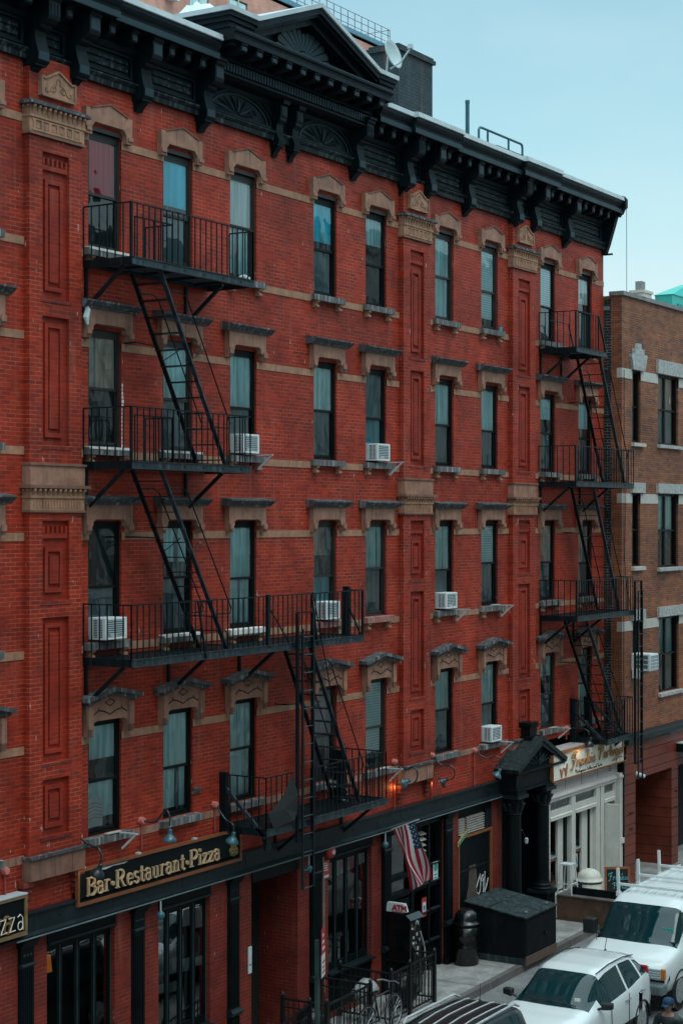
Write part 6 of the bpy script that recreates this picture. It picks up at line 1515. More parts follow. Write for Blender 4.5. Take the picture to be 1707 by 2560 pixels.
# iron railings round the basement steps
M_RAIL = surf('black_railing_paint', (0.004, 0.006, 0.0075), 0.4, 0.3, 6.0, spec=.6)
def fence(name, lab, pts, h=1.0, sp=.115, scroll=False, hs=None):
    t = thing(name, lab, 'railing', (pts[0][0], pts[0][1], ZG(pts[0][0])))
    hs = hs or [h]*len(pts); m = MB()
    for i, ((xa, ya), (xb, yb)) in enumerate(zip(pts, pts[1:])):
        ha, hb = hs[i], hs[i+1]; ga, gb_ = ZG(xa), ZG(xb)
        m.bar((xa, ya, ga+ha), (xb, yb, gb_+hb), .05, .03, M_RAIL); m.bar((xa, ya, ga+ha-.16), (xb, yb, gb_+hb-.16), .03, .02, M_RAIL); m.bar((xa, ya, ga+.10), (xb, yb, gb_+.10), .035, .03, M_RAIL)
    m.build('rails', t)
    m = MB()
    for i, ((xa, ya), (xb, yb)) in enumerate(zip(pts, pts[1:])):
        L = math.hypot(xb-xa, yb-ya); n = max(2, int(L/sp)); ha, hb = hs[i], hs[i+1]
        for k in range(1, n):
            u = k/n; x, y = xa+(xb-xa)*u, ya+(yb-ya)*u
            m.bar((x, y, ZG(x)+.10), (x, y, ZG(x)+ha+(hb-ha)*u), .016, .016, M_RAIL)
            if scroll and k % 3 == 1: m.tube([(x+(xb-xa)/L*.045*math.cos(a_), y+(yb-ya)/L*.045*math.cos(a_), ZG(x)+.72+.05*math.sin(a_)) for a_ in [2*PI*j/9 for j in range(9)]], .008, M_RAIL, 4, closed=True)
    m.build('balusters', t)
    for (x, y), hh in zip(pts, hs):
        m = MB(); m.box(x-.035, x+.035, y-.035, y+.035, ZG(x)-.02, ZG(x)+hh+.04, M_RAIL); m.lathe([(.02, 0), (.04, .03), (.03, .06), (.004, .085)], (x, y, ZG(x)+hh+.04), M_RAIL, 8); m.build('post', t)
    return t
fence('iron_railing', 'black iron railing with scroll panels in front of the cash machine', [(30.2, -.06), (30.2, -1.24), (30.95, -1.24), (31.98, -1.24), (31.98, -.75)], 1.0, scroll=True)
fence('iron_railing', 'black iron railing behind the parking sign, bicycle leaning against it', [(27.74, -.30), (27.74, -1.28), (29.32, -1.28), (29.32, -.10)], 1.0)
fence('stair_rail', 'black sloping stair rail at the bottom left of the brick entry', [(27.66, -.95), (26.0, -.95)], 1.0, hs=[1.0, .72])
M_POSTER = surf('crumpled_black_sack', (0.006, 0.007, 0.008), 0.3, 0.3, 8.0, bump=.8, bscale=14); M_GSACK = surf('grey_plastic_sheet', (0.30, 0.31, 0.31), 0.5, 0.35, 7.0, bump=.6, bscale=12)
def lumpy(name, lab, cat, c, r, mat, sd):
    random.seed(sd); m = MB(); n, k = 14, 9; V = []
    ph = [random.random()*6 for _ in range(6)]
    for i in range(k+1):
        t_ = PI*i/k
        for j in range(n):
            a_ = 2*PI*j/n; q = 1+.14*math.sin(3*a_+ph[0]+t_*2)+.10*math.sin(5*a_+ph[1]-t_*3)+.08*math.sin(7*t_+ph[2])
            V.append((c[0]+r[0]*q*math.sin(t_)*math.cos(a_), c[1]+r[1]*q*math.sin(t_)*math.sin(a_), c[2]+r[2]*(1 if q > 0 else 1)*math.cos(t_)*(.9+.1*q)))
    m.add(V, [(i*n+j, i*n+(j+1) % n, (i+1)*n+(j+1) % n, (i+1)*n+j) for i in range(k) for j in range(n)], mat)
    o = m.build(name, smooth=True); tag(o, lab, cat); return o
lumpy('rubbish_sack', 'black rubbish sack behind the scroll railing', 'sack', (31.35, -.85, ZG(31)+.36), (.30, .28, .36), M_POSTER, 1)
lumpy('plastic_sheet', 'crumpled grey plastic sheet heaped behind the railings below the folding doors', 'sheet', (30.05, -.75, ZG(30)+.62), (.30, .24, .26), M_GSACK, 5)
lumpy('rubbish_sack', 'black rubbish sack by the wall behind the parking sign', 'sack', (28.4, -.5, ZG(28)+.34), (.34, .3, .34), M_POSTER, 9)
# bicycle
M_TYRE = surf('tyre_rubber', (0.010, 0.011, 0.012), 0.8, 0.2, 9.0, world=False); M_CHROME = surf('dull_chrome', (0.42, 0.46, 0.48), 0.3, 0.1, 6.0, metal=.7)
def wheel_bike(t, c, r, dr):
    A = Vector((0, 1, 0)); m = MB(); m.tube([(c[0]+r*math.cos(a_), c[1], c[2]+r*math.sin(a_)) for a_ in [2*PI*j/36 for j in range(36)]], .018, M_TYRE, 6, closed=True); w_ = m.build('wheel', t)
    m = MB(); m.tube([(c[0]+(r-.028)*math.cos(a_), c[1], c[2]+(r-.028)*math.sin(a_)) for a_ in [2*PI*j/36 for j in range(36)]], .010, M_CHROME, 5, closed=True)
    for k in range(22): a_ = 2*PI*k/22; m.tube([(c[0], c[1]+.02*(1 if k % 2 else -1), c[2]), (c[0]+(r-.03)*math.cos(a_), c[1], c[2]+(r-.03)*math.sin(a_))], .0025, M_CHROME, 3)
    m.build('rim', w_)
t = thing('bicycle', 'dark bicycle with silver spokes standing in the gap between the railings', 'bicycle', (29.6, -1.42, ZG(29.6))); gz = ZG(29.6)
wheel_bike(t, (29.98, -1.42, gz+.35), .34, 0); wheel_bike(t, (28.95, -1.42, gz+.35), .34, 0)
m = MB(); 
for a_, b_ in (((29.98, .35), (29.80, .85)), ((29.80, .80), (29.25, .78)), ((29.82, .72), (29.42, .30)), ((29.25, .84), (29.42, .30)), ((29.42, .30), (28.95, .35)), ((29.25, .78), (28.95, .35))): m.tube([(a_[0], -1.42, gz+a_[1]), (b_[0], -1.42, gz+b_[1])], .018, M_RAIL, 7)
m.build('frame', t)
m = MB(); m.tube([(29.76, -1.66, gz+.98), (29.80, -1.55, gz+1.0), (29.80, -1.42, gz+.98), (29.80, -1.29, gz+1.0), (29.76, -1.18, gz+.98)], .014, M_CHROME, 6); m.tube([(29.80, -1.42, gz+.85), (29.80, -1.42, gz+.98)], .014, M_CHROME, 6); m.build('handlebar', t)
m = MB(); m.hexa([(29.10, -1.49, gz+.86), (29.38, -1.44, gz+.87), (29.38, -1.40, gz+.87), (29.10, -1.35, gz+.86), (29.10, -1.48, gz+.90), (29.36, -1.44, gz+.90), (29.36, -1.40, gz+.90), (29.10, -1.36, gz+.90)], M_POSTER); m.build('saddle', t)
# flag
M_FR = surf('flag_red', (0.55, 0.010, 0.030), 0.7, 0.12, 5.0); M_FW = surf('flag_white', (0.80, 0.78, 0.79), 0.7, 0.08, 5.0); M_FB = surf('flag_blue', (0.012, 0.045, 0.10), 0.7, 0.15, 5.0)
t = thing('flag', 'striped flag with a starred blue corner hanging from a short pole on the beam', 'flag', (32.5, -.1, 3.8))
m = MB(); m.tube([(32.08, -.08, 3.46), (32.12, -.80, 3.76)], .014, M_FLASH, 6); m.build('pole', t)
random.seed(5); NS, NL = 26, 40
m = MB(); V = []
for i in range(NS+1):
    u = i/NS
    for j in range(NL+1):
        v = j/NL
        top = Vector((32.10, -.20-.55*u, 3.52+.20*u))
        fold = math.sin(u*9+v*2.2)*.085*(.3+v); fold2 = math.sin(u*8-v*4)*.16*(.2+v)
        x = top.x+.35*v+fold+.05*math.sin(v*7+u*3)*v; y = top.y-.22*v*(1-.2*u)+fold2*.5; z = top.z-1.28*v-.20*v*(1-u)*(.6)+.06*math.sin(u*6)*v+.10*u*v
        V.append((x, y, z))
for i in range(NS):
    for j in range(NL):
        k = i*(NL+1)+j; st = int(i/2)
        if i >= 16 and j < 17: mat = M_FB
        else: mat = M_FR if st % 2 == 0 else M_FW
        m.add([V[k], V[k+NL+1], V[k+NL+2], V[k+1]], [(0, 1, 2, 3)], mat)
for i in range(16, NS, 2):
    for j in range(1, 16, 3):
        jj = j+(i//2 % 2); k = i*(NL+1)+jj; a_, b_, c_, d_ = (Vector(V[q]) for q in (k, k+NL+1, k+NL+2, k+1)); cc = (a_+b_+c_+d_)/4
        nn = (b_-a_).cross(d_-a_).normalized()
        for s in (-1, 1): 
            q = cc+nn*.006*s; e1 = (b_-a_)*.42; e2 = (d_-a_)*.34
            m.add([q-e1-e2, q+e1-e2, q+e1+e2, q-e1+e2], [(0, 1, 2, 3)], M_FW)
o = m.build('cloth', t, smooth=True)
m = MB()
for k in range(14): m.tube([(31.9+.05*k, -.18, 3.56), (31.86+.05*k, -.30, 3.60)], .004, M_COPE, 3)
tag(m.build('bird_spikes'), 'row of thin bird spikes on the beam beside the flag pole', 'spikes')

# ================================================================ VEHICLES
def carpaint(name, c, rough=.25, coat=.8, var=.02):
    return surf(name, c, rough, var, 1.5, coat=coat, rvar=.015, spec=.5, world=False)
M_WHITE = carpaint('white_car_paint', (0.74, 0.80, 0.81)); M_BLACKC = carpaint('black_car_paint', (0.004, 0.006, 0.008), .35, .12); M_VANW = carpaint('white_van_paint', (0.74, 0.80, 0.81), .35, .5)
M_TRIM = surf('black_car_trim', (0.012, 0.014, 0.016), .5, .2, 8.0, world=False); M_CGLASS = None
def carglass():
    m, t, p = newmat('car_glass'); p.inputs['Base Color'].default_value = (0.003, 0.030, 0.036, 1); p.inputs['Roughness'].default_value = .04; p.inputs['Specular IOR Level'].default_value = .55; p.inputs['Coat Weight'].default_value = .0; return m
M_CGLASS = carglass(); M_CHR = surf('chrome', (0.62, 0.66, 0.68), .15, .05, 3.0, metal=1.0, world=False); M_LENS = surf('clear_lamp_lens', (0.55, 0.62, 0.64), .15, .2, 20.0, spec=.8, world=False)
M_AMBER = surf('amber_lens', (0.55, 0.16, 0.03), .2, .15, 20.0, world=False); M_TAIL = surf('red_tail_lens', (0.42, 0.02, 0.03), .2, .15, 12.0, world=False); M_ALLOY = surf('alloy_rim', (0.45, 0.49, 0.50), .3, .1, 8.0, metal=.6, world=False)
def spline(keys, x):
    for (a, u), (b, v) in zip(keys, keys[1:]):
        if x <= b:
            t_ = (x-a)/(b-a) if b > a else 0; t_ = max(0, min(1, t_)); return u+(v-u)*(t_*t_*(3-2*t_)*.5+t_*.5)
    return keys[-1][1]
def vehicle(name, lab, cat, x0, yc, L, W, spec, paint):
    """nose at x0 facing -X.  spec: profile tables along the length (metres from the nose)"""
    g = ZG(x0+L/2)-.155; t = thing(name, lab, cat, (x0+L/2, yc, g)); wheels = spec['wheels']; wr = spec['wr']
    N = spec.get('n', 56); body = MB(); gl = {}
    def orient(p):
        c = (Vector(p[0])+Vector(p[2]))/2; ax = Vector((min(max(c.x, x0+.6), x0+L-.6), yc, g+.8)); nn = (Vector(p[2])-Vector(p[0])).cross(Vector(p[3])-Vector(p[1]))
        return p if nn.dot(c-ax) > 0 else p[::-1]
    st = sorted(set([L*i/N for i in range(N+1)]+spec['cuts']))
    def ring(d):
        top = spline(spec['top'], d); hood = spline(spec['belt'], d); wb = W/2*spline(spec['plan'], d); roofw = spline(spec['roofw'], d); bot = spline(spec['bot'], d)
        belt = min(hood, top-.01); P = [(0, bot), (wb*.80, bot), (wb*.97, bot+.10), (wb, bot+.28), (wb*1.0, belt-.22), (wb*.975, belt-.05), (wb*.945, belt)]
        cab = top-belt
        if cab > .12:
            rw = roofw; P += [(rw+(wb*.945-rw)*.5, belt+cab*.45), (rw+.03, top-.10), (rw-.01, top-.045), (rw*.86, top-.016), (rw*.5, top-.002), (0, top)]
        else:
            P += [(wb*.90, belt+cab*.3), (wb*.84, belt+cab*.6), (wb*.74, belt+cab*.82), (wb*.58, belt+cab*.94), (wb*.30, top), (0, top)]
        return P
    R = [ring(d) for d in st]; n = len(R[0]); ident = {}
    def P3(i, j, s):
        y, z = R[i][j]; d = st[i]; k = .26*max(0, 1-d/2.6) if d < 2.6 else -.16*max(0, (d-L+1.6)/1.6)
        return (x0+d+k*(y/(W/2))**2, yc+s*y, g+z)
    for i in range(len(st)-1):
        dm = (st[i]+st[i+1])/2
        for j in range(n-1):
            for s in (-1, 1):
                a, b, c, d = P3(i, j, s), P3(i, j+1, s), P3(i+1, j+1, s), P3(i+1, j, s)
                z_ = None
                for zn, (d0, d1, j0, j1) in spec['glass'].items():
                    if d0 < dm < d1 and j0 <= j < j1: z_ = zn
                # wheel openings
                my, mz = (a[2]+c[2])/2-g, 0
                if j < 5 and any(math.hypot(dm-w_, (R[i][j][1]+R[i][j+1][1])/2-wr) < wr*1.14 for w_ in wheels) and j >= 1:
                    body.add([a, b, c, d], [(0, 1, 2, 3)], M_TRIM) if False else None
                    continue
                if z_: gl.setdefault((z_, s if not z_.startswith('wind') and not z_.startswith('rear') else 0), MB()).add(orient([a, b, c, d]), [(0, 1, 2, 3)], M_CGLASS)
                else: body.add(orient([a, b, c, d]), [(0, 1, 2, 3)], paint if R[i][j][1] > spec.get('trimz', .30) else M_TRIM)
    for i in (0, len(st)-1):
        V = [P3(i, j, -1) for j in range(n)]+[P3(i, j, 1) for j in range(n-2, 0, -1)]; body.add(V if i else V[::-1], [tuple(range(len(V)))], paint)
    b_ = body.build('body', t, smooth=True, auto=False)
    md = b_.modifiers.new('weld', 'WELD'); md.merge_threshold = .001
    for (k, s), mm in gl.items():
        o = mm.build('windscreen' if k.startswith('wind') else 'rear_window' if k.startswith('rear') else 'side_window', t, smooth=True, auto=False); md = o.modifiers.new('weld', 'WELD'); md.merge_threshold = .001
    for w_ in wheels:
        for s in (-1, 1):
            c = Vector((x0+w_, yc+s*(W/2-.12), g+wr)); q = -1 if s < 0 else 1
            m = MB(); m.lathe([(wr*.62, -.10*q), (wr*.9, -.11*q), (wr, -.07*q), (wr, .07*q), (wr*.9, .11*q), (wr*.66, .10*q)], c, M_TYRE, 28, 'y'); wh = m.build('wheel', t, smooth=True)
            m = MB(); m.lathe([(wr*.66, .06*q), (wr*.68, .10*q), (wr*.62, .10*q), (wr*.58, .05*q), (.05, .045*q), (.05, .09*q), (.001, .09*q)], c, M_TRIM, 28, 'y')
            for k in range(5):
                for dd in (-.10, .10):
                    a_ = 2*PI*k/5+dd; m.bar((c.x+.05*math.cos(a_), c.y+.085*q, c.z+.05*math.sin(a_)), (c.x+wr*.60*math.cos(a_+dd*.5), c.y+.09*q, c.z+wr*.60*math.sin(a_+dd*.5)), .035, .03, M_ALLOY, up=(0, 1, 0))
            m.lathe([(wr*.58, .085*q), (wr*.66, .09*q), (wr*.68, .105*q), (wr*.62, .105*q)], c, M_ALLOY, 28, 'y'); m.build('rim', wh)
            m = MB(); A = [2*PI*k/24 for k in range(13)]
            m.tube([(c.x+wr*1.13*math.cos(a_), yc+s*(W/2-.005), c.z+wr*1.13*math.sin(a_)) for a_ in A], .022, M_TRIM, 6); m.lathe([(wr*1.10, -.02*q), (wr*1.12, -.30*q), (.02, -.30*q)], (c.x, yc+s*(W/2-.0), c.z), M_TRIM, 24, 'y'); m.build('wheel_arch', t)
    return t, g
# ---- white crossover
spec = dict(wheels=[.92, 3.54], wr=.35, cuts=[1.12, 1.98, 2.08, 2.86, 2.94, 3.62, 3.70, 4.16], n=60,
    top=[(0,.62),(.06,.74),(.25,.90),(.7,1.02),(1.12,1.09),(1.98,1.545),(2.3,1.615),(2.9,1.65),(3.5,1.62),(3.95,1.53),(4.25,1.20),(4.40,.95),(4.45,.75)],
    belt=[(0,.60),(.06,.70),(.25,.82),(.7,.92),(1.12,.98),(2.0,1.04),(3.0,1.10),(3.7,1.20),(4.2,1.22),(4.45,.8)],
    plan=[(0,.72),(.10,.84),(.3,.94),(.8,1.0),(3.6,1.0),(4.1,.96),(4.35,.88),(4.45,.80)], roofw=[(0,.5),(1.12,.66),(1.98,.60),(2.6,.60),(3.5,.58),(4.2,.55),(4.45,.5)],
    bot=[(0,.30),(.3,.24),(3.9,.24),(4.45,.34)], trimz=.34,
    glass={'windscreen':(1.12,1.98,7,13), 'front_window':(1.62,2.86,6,8), 'back_window':(2.94,3.62,6,8), 'quarter_window':(3.70,4.02,6,8), 'rear_window':(4.0,4.22,8,13)})
wc, g = vehicle('white_crossover', 'white crossover car with black windscreen in front of the white van', 'car', 28.82, -4.74, 4.36, 1.82, spec, M_WHITE)
X, YC = 28.78, -4.74
def mirror(t, x, y, z, s):
    m = MB(); m.hexa([(x, y, z), (x+.16, y, z), (x+.16, y+s*.20, z+.02), (x+.05, y+s*.20, z+.02), (x, y, z+.13), (x+.16, y, z+.14), (x+.16, y+s*.20, z+.14), (x+.05, y+s*.20, z+.13)], M_TRIM); m.bar((x+.1, y-s*.12, z-.02), (x+.1, y+s*.03, z+.04), .08, .04, M_TRIM); m.build('wing_mirror', t, bevel=.02)
mirror(wc, X+1.50, YC-.92, g+1.04, -1); mirror(wc, X+1.50, YC+.92, g+1.04, 1)
for d_ in (2.72, 3.46):
    m = MB(); m.tube([(X+d_, YC-.905, g+.93), (X+d_+.03, YC-.94, g+.94), (X+d_+.19, YC-.94, g+.95), (X+d_+.22, YC-.905, g+.95)], .016, M_CHR, 6); m.build('door_handle', wc)
m = MB(); m.tube([(X+3.9, YC, g+1.53), (X+3.86, YC, g+1.60), (X+4.0, YC, g+1.85)], .008, M_TRIM, 4); m.lathe([(.03, 0), (.02, .03)], (X+3.88, YC, g+1.54), M_TRIM, 8); m.build('aerial', wc)
for s in (-1, 1):
    m = MB(); m.hexa([(X+.10, YC+s*.60, g+.66), (X+.26, YC+s*.80, g+.70), (X+.62, YC+s*.885, g+.80), (X+.30, YC+s*.66, g+.70), (X+.12, YC+s*.60, g+.78), (X+.28, YC+s*.80, g+.84), (X+.66, YC+s*.87, g+.90), (X+.34, YC+s*.66, g+.88)], M_LENS); m.build('headlight', wc)
    m = MB(); m.prism_y([(X+3.98, g+.90), (X+4.16, g+.94), (X+4.10, g+1.14), (X+3.98, g+1.34), (X+3.93, g+1.32), (X+3.98, g+1.10)], YC+s*.66, YC+s*.845, M_TAIL); m.build('tail_lamp', wc)
m = MB(); m.box(X-.03, X+.05, YC-.45, YC+.45, g+.52, g+.62, M_TRIM); m.box(X-.04, X+.02, YC-.5, YC+.5, g+.63, g+.66, M_CHR); m.build('grille', wc)
m = MB()
for s in (-1, 1):
    m.tube([(X+2.0, YC+s*.60, g+1.56), (X+2.6, YC+s*.605, g+1.625), (X+3.3, YC+s*.60, g+1.615), (X+3.9, YC+s*.565, g+1.53)], .012, M_TRIM, 5)
    m.tube([(X+2.04, YC+s*.93, g+.42), (X+2.04, YC+s*.912, g+.95)], .007, M_TRIM, 4); m.tube([(X+2.90, YC+s*.92, g+.35), (X+2.90, YC+s*.912, g+1.05)], .007, M_TRIM, 4)
m.build('roof_seam', wc)
m = MB(); m.tube([(X+1.20, YC-.55, g+1.135), (X+1.24, YC-.1, g+1.17), (X+1.22, YC+.35, g+1.165)], .012, M_TRIM, 5); m.build('wiper', wc)
m = MB(); m.box(X+1.30, X+1.31, YC-.60, YC-.48, g+1.20, g+1.26, M_SCREAM); m.build('windscreen_sticker', wc)
# ---- white van with a roof rack
spec = dict(wheels=[.85, 4.2], wr=.37, cuts=[.75, 1.42, 1.75, 2.55, 2.7], n=60,
    top=[(0,.80),(.04,1.0),(.12,1.10),(.4,1.19),(.75,1.26),(1.42,1.92),(1.8,2.03),(2.6,2.07),(4.8,2.07),(5.35,2.0),(5.45,1.6)],
    belt=[(0,.78),(.04,.96),(.12,1.04),(.4,1.11),(.75,1.17),(1.6,1.20),(5.4,1.22),(5.45,1.2)],
    plan=[(0,.90),(.06,.96),(.3,.99),(1.0,1.0),(5.3,1.0),(5.45,.96)], roofw=[(0,.7),(.75,.84),(1.42,.76),(2.2,.76),(5.45,.76)],
    bot=[(0,.42),(.3,.36),(5.45,.4)], trimz=.30,
    glass={'windscreen':(.75,1.42,7,13), 'front_window':(1.25,2.55,6,8)})
vx, vy = 33.66, -4.62
vn, g = vehicle('white_van', 'white van with ladder rack uprights on its ribbed roof', 'van', vx, vy, 5.45, 2.02, spec, M_VANW)
m = MB()
for k in range(7): y = vy-.62+k*.206; m.bar((vx+1.95, y, g+2.045), (vx+5.1, y, g+2.075), .05, .022, M_VANW)
m.build('roof_rib', vn)
M_RACK = surf('white_rack_paint', (0.68, 0.72, 0.72), .45, .1, 5.0, .2, (.4, .38, .35))
for d_ in (2.0, 3.15, 4.4):
    m = MB(); m.bar((vx+d_, vy-.86, g+2.16), (vx+d_, vy+.86, g+2.16), .05, .05, M_RACK)
    for s in (-1, 1): m.bar((vx+d_, vy+s*.84, g+1.92), (vx+d_, vy+s*.86, g+2.50), .07, .05, M_RACK); m.box(vx+d_-.06, vx+d_+.06, vy+s*.84-.04, vy+s*.84+.04, g+1.9, g+2.0, M_RACK)
    m.build('rack_bar', vn)
m = MB(); m.box(vx-.03, vx+.06, vy-.62, vy+.62, g+.72, g+.98, M_TRIM); m.bar((vx-.035, vy-.6, g+.85), (vx-.035, vy+.6, g+.85), .02, .05, M_CHR); m.build('grille', vn)
m = MB(); m.hexa([(vx-.16, vy-.98, g+.46), (vx+.1, vy-1.01, g+.46), (vx+.1, vy+1.01, g+.46), (vx-.16, vy+.98, g+.46), (vx-.16, vy-.98, g+.66), (vx+.1, vy-1.01, g+.68), (vx+.1, vy+1.01, g+.68), (vx-.16, vy+.98, g+.66)], surf('grey_bumper', (0.13, 0.17, 0.18), .5, .2, 3.0)); m.build('bumper', vn, bevel=.03)
for s in (-1, 1):
    m = MB(); m.box(vx-.04, vx+.05, vy+s*.74-.17, vy+s*.74+.15, g+.76, g+.97, M_LENS)
    for k in range(4): m.box(vx-.045, vx-.04, vy+s*.78-.13, vy+s*.78+.13, g+.78+.05*k, g+.79+.05*k, M_CHR)
    m.build('headlight', vn)
    m = MB(); m.box(vx-.03, vx+.06, min(vy+s*.895, vy+s*.985), max(vy+s*.895, vy+s*.985), g+.76, g+.97, M_AMBER); m.build('indicator', vn)
m = MB(); m.box(vx-.18, vx-.165, vy-.36, vy-.02, g+.40, g+.56, surf('orange_number_plate', (0.55, 0.20, 0.03), .5, .1, 9.0))
for k in range(5): m.box(vx-.184, vx-.18, vy-.32+.055*k, vy-.29+.055*k, g+.45, g+.52, M_TRIM)
m.build('number_plate', vn)
mirror(vn, vx+1.22, vy+1.10, g+1.22, 1); mirror(vn, vx+1.22, vy-1.10, g+1.22, -1)
m = MB(); m.box(vx+1.2, vx+1.4, vy+1.06, vy+1.34, g+1.20, g+1.52, M_TRIM); m.build('mirror_head', vn, bevel=.03)
m = MB(); m.tube([(vx+.98, vy-.7, g+1.32), (vx+1.03, vy-.2, g+1.36)], .014, M_TRIM, 5); m.tube([(vx+.98, vy+.2, g+1.32), (vx+1.03, vy+.65, g+1.36)], .014, M_TRIM, 5); m.box(vx+.93, vx+.97, vy-.86, vy+.86, g+1.275, g+1.31, M_TRIM); m.build('wiper', vn)
m = MB(); m.box(vx+1.08, vx+1.10, vy-.75, vy-.42, g+1.40, g+1.55, M_GREENS); m.box(vx+1.06, vx+1.075, vy+.0, vy+.28, g+1.385, g+1.43, M_GREENS); m.box(vx+1.05, vx+1.06, vy+.12, vy+.20, g+1.38, g+1.42, M_YEL); m.build('dash_paper', vn)
m = MB(); m.tube([(vx+.75, vy+.82, g+1.20), (vx+.80, vy+.84, g+1.75)], .006, M_TRIM, 4); m.build('aerial', vn)
# ---- black suv with roof rails
spec = dict(wheels=[.95, 3.75], wr=.37, cuts=[1.25, 2.0, 2.1, 2.95, 3.05, 4.2], n=60,
    top=[(0,.7),(.06,.85),(.3,.98),(.8,1.08),(1.25,1.14),(2.0,1.60),(2.4,1.70),(3.0,1.74),(4.1,1.72),(4.45,1.64),(4.68,1.30),(4.8,.9)],
    belt=[(0,.66),(.06,.8),(.3,.9),(1.25,1.0),(3.0,1.08),(4.4,1.14),(4.8,.88)], plan=[(0,.74),(.10,.86),(.3,.95),(.8,1.0),(3.9,1.0),(4.4,.96),(4.7,.88),(4.8,.82)],
    roofw=[(0,.5),(1.25,.68),(2.0,.63),(3.0,.62),(4.3,.60),(4.8,.5)], bot=[(0,.34),(.3,.26),(4.4,.26),(4.8,.36)], trimz=.34,
    glass={'windscreen':(1.25,2.0,7,13), 'front_window':(1.75,2.95,6,8), 'back_window':(3.05,4.2,6,8), 'rear_window':(4.45,4.70,8,13)})
bx, by = 23.60, -4.55
bs, g = vehicle('black_suv', 'black sport utility car with roof ribs and chrome roof rails at the bottom edge', 'car', bx, by, 4.8, 1.86, spec, M_BLACKC)
for s in (-1, 1):
    m = MB(); m.tube([(bx+2.3, by+s*.60, g+1.68), (bx+2.4, by+s*.60, g+1.76), (bx+4.1, by+s*.585, g+1.77), (bx+4.3, by+s*.58, g+1.69)], .022, M_FLASH, 7); m.build('roof_rail', bs)
m = MB()
for k in range(4): y = by-.36+k*.24; m.tube([(bx+2.4, y, g+1.704), (bx+2.7, y, g+1.722), (bx+3.0, y, g+1.742), (bx+3.6, y, g+1.738), (bx+4.1, y, g+1.722), (bx+4.25, y, g+1.70)], .013, M_FLASH, 6)
m.build('roof_rib', bs)
m = MB(); m.tube([(bx+4.15, by+.1, g+1.72), (bx+4.18, by+.1, g+2.02)], .006, M_TRIM, 4); m.lathe([(.035, 0), (.03, .025), (.01, .04)], (bx+4.15, by+.1, g+1.71), M_TRIM, 8); m.build('aerial', bs)

# ================================================================ PERSON
M_SKIN = surf('skin', (0.30, 0.15, 0.11), .55, .1, 12.0); M_JACKET = surf('black_jacket', (0.010, 0.014, 0.018), .5, .4, 6.0, .3, (.10, .14, .15)); M_JEANS = surf('dark_jeans', (0.02, 0.03, 0.05), .85, .2, 8.0); M_CAPB = surf('navy_cap', (0.008, 0.045, 0.10), .75, .15, 9.0); M_SHOE = surf('dark_shoe', (0.015, 0.015, 0.015), .6, .2, 9.0)
px, py = 29.32, -7.36; g = ZG(px)-.155
def skinned(name, V, E, mat, parent=None, sub=2):
    me = bpy.data.meshes.new(name); off = root_loc(parent); me.from_pydata([tuple(Vector(v[0])-off) for v in V], E, []); o = bpy.data.objects.new(name, me); link(o, parent); me.materials.append(mat)
    o.modifiers.new('skin', 'SKIN').use_smooth_shade = True
    for i, v in enumerate(V):
        sv = me.skin_vertices[0].data[i]; sv.radius = (v[1], v[2] if len(v) > 2 else v[1])
    me.skin_vertices[0].data[0].use_root = True
    s = o.modifiers.new('sub', 'SUBSURF'); s.levels = sub; s.render_levels = sub
    return o
# facing -X (to the left), head slightly bowed
def q(f, l, z): return (px-f, py-l*1.0, g+z)
t = thing('person', 'person in a dark jacket and navy cap standing behind the white crossover car', 'person', (px, py, g))
V = [(q(0,0,.98), .15, .11), (q(0,0,1.15), .145, .10), (q(.01,0,1.32), .165, .11), (q(.02,0,1.44), .13, .09), (q(.03,0,1.51), .055), (q(.05,0,1.58), .055), (q(.06,0,1.66), .085, .095), (q(.055,0,1.74), .07, .085),
     (q(0,.10,.90), .10), (q(.02,.11,.50), .065), (q(0,.11,.12), .045), (q(.15,.12,.05), .04),
     (q(0,-.10,.90), .10), (q(.0,-.11,.50), .065), (q(-.03,-.11,.12), .045), (q(.12,-.12,.05), .04),
     (q(.01,.20,1.40), .065), (q(.02,.25,1.12), .048), (q(.18,.22,.95), .036), (q(.25,.20,.92), .03),
     (q(.01,-.20,1.40), .065), (q(.02,-.25,1.12), .048), (q(.18,-.22,.95), .036), (q(.25,-.20,.92), .03)]
E = [(0,1),(1,2),(2,3),(3,4),(4,5),(5,6),(6,7),(0,8),(8,9),(9,10),(10,11),(0,12),(12,13),(13,14),(14,15),(3,16),(16,17),(17,18),(18,19),(3,20),(20,21),(21,22),(22,23)]
skinned('body', V, E, M_SKIN, t)
V = [(q(0,0,.96), .175, .135), (q(0,0,1.15), .17, .13), (q(.01,0,1.32), .19, .13), (q(.02,0,1.445), .15, .105), (q(.03,0,1.505), .075),
     (q(.01,.21,1.40), .082), (q(.02,.26,1.12), .066), (q(.17,.225,.965), .052), (q(.01,-.21,1.40), .082), (q(.02,-.26,1.12), .066), (q(.17,-.225,.965), .052)]
skinned('jacket', V, [(0,1),(1,2),(2,3),(3,4),(3,5),(5,6),(6,7),(3,8),(8,9),(9,10)], M_JACKET, t)
V = [(q(0,0,.95), .165, .13), (q(0,.10,.88), .115), (q(.02,.11,.50), .085), (q(0,.11,.10), .068), (q(0,-.10,.88), .115), (q(.0,-.11,.50), .085), (q(-.03,-.11,.10), .068)]
skinned('trousers', V, [(0,1),(1,2),(2,3),(0,4),(4,5),(5,6)], M_JEANS, t)
for s, f in ((1, .0), (-1, -.03)): skinned('shoe', [(q(f-.06, s*.115, .045), .05, .045), (q(f+.06, s*.12, .045), .052, .045), (q(f+.19, s*.125, .035), .042, .03)], [(0,1),(1,2)], M_SHOE, t)
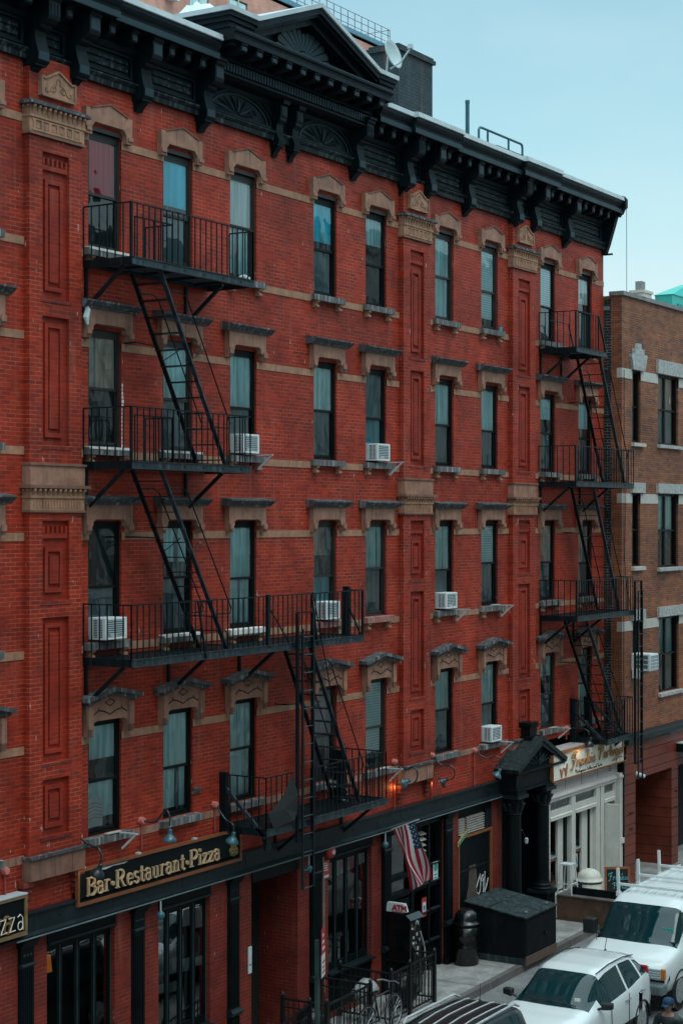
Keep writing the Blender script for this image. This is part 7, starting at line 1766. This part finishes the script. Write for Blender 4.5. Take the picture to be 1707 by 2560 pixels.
for s in (1, -1):      # hands: palm, four fingers, thumb
    b0 = Vector(q(.25, s*.20, .92)); V = [(b0, .030, .018), (b0+Vector((-.06, 0, -.02)), .036, .016)]; E = [(0, 1)]
    for k in range(4):
        o_ = b0+Vector((-.085, (k-1.5)*.018, -.025)); V += [(o_, .009), (o_+Vector((-.028, 0, -.014-.003*k)), .0085), (o_+Vector((-.040, 0, -.036)), .007)]; i = len(V); E += [(1, i-3), (i-3, i-2), (i-2, i-1)]
    o_ = b0+Vector((-.02, -s*.035, -.005)); V += [(o_, .011), (o_+Vector((-.035, -s*.012, -.012)), .009)]; i = len(V); E += [(0, i-2), (i-2, i-1)]
    skinned('hand', V, E, M_SKIN, t)
hc = Vector(q(.062, 0, 1.655))
m = MB(); m.tube([hc+Vector((-.085, 0, .01)), hc+Vector((-.118, 0, -.018)), hc+Vector((-.095, 0, -.03))], [.012, .017, .012], M_SKIN, 7); m.build('nose', t, smooth=True)
m = MB()
for s in (1, -1): m.lathe([(.001, -.004), (.014, 0), (.001, .008)], hc+Vector((-.085, s*.034, .012)), M_ENAMEL, 8, 'x'); m.lathe([(.001, -.010), (.006, -.006), (.001, 0)], hc+Vector((-.088, s*.034, .012)), M_TRIM, 8, 'x')
m.build('eyes', t)
m = MB(); m.tube([hc+Vector((-.085, -.026, -.058)), hc+Vector((-.094, 0, -.056)), hc+Vector((-.085, .026, -.058))], [.004, .008, .004], surf('lips', (.26, .09, .08), .5, .1, 9.0), 6); m.build('mouth', t)
for s in (1, -1):
    m = MB(); m.tube([hc+Vector((.012, s*.088, .03)), hc+Vector((.030, s*.098, .015)), hc+Vector((.022, s*.095, -.025)), hc+Vector((.006, s*.086, -.035))], [.009, .014, .011, .007], M_SKIN, 6); m.build('ear', t, smooth=True)
m = MB(); m.lathe([(.098, -.005), (.103, .02), (.10, .06), (.078, .095), (.03, .115), (.001, .118)], hc+Vector((.015, 0, .02)), M_CAPB, 20)
m.hexa([hc+Vector((-.07, -.07, .02)), hc+Vector((-.07, .07, .02)), hc+Vector((-.175, .055, .0)), hc+Vector((-.175, -.055, .0)), hc+Vector((-.07, -.07, .034)), hc+Vector((-.07, .07, .034)), hc+Vector((-.175, .055, .010)), hc+Vector((-.175, -.055, .010))], M_CAPB); m.build('cap', t, smooth=True)
m = MB(); m.tube([hc+Vector((.045, -.088, -.01)), hc+Vector((.095, -.05, -.02)), hc+Vector((.108, 0, -.022)), hc+Vector((.095, .05, -.02)), hc+Vector((.045, .088, -.01))], [.012, .022, .024, .022, .012], M_TRIM, 6); m.build('hair', t, smooth=True)
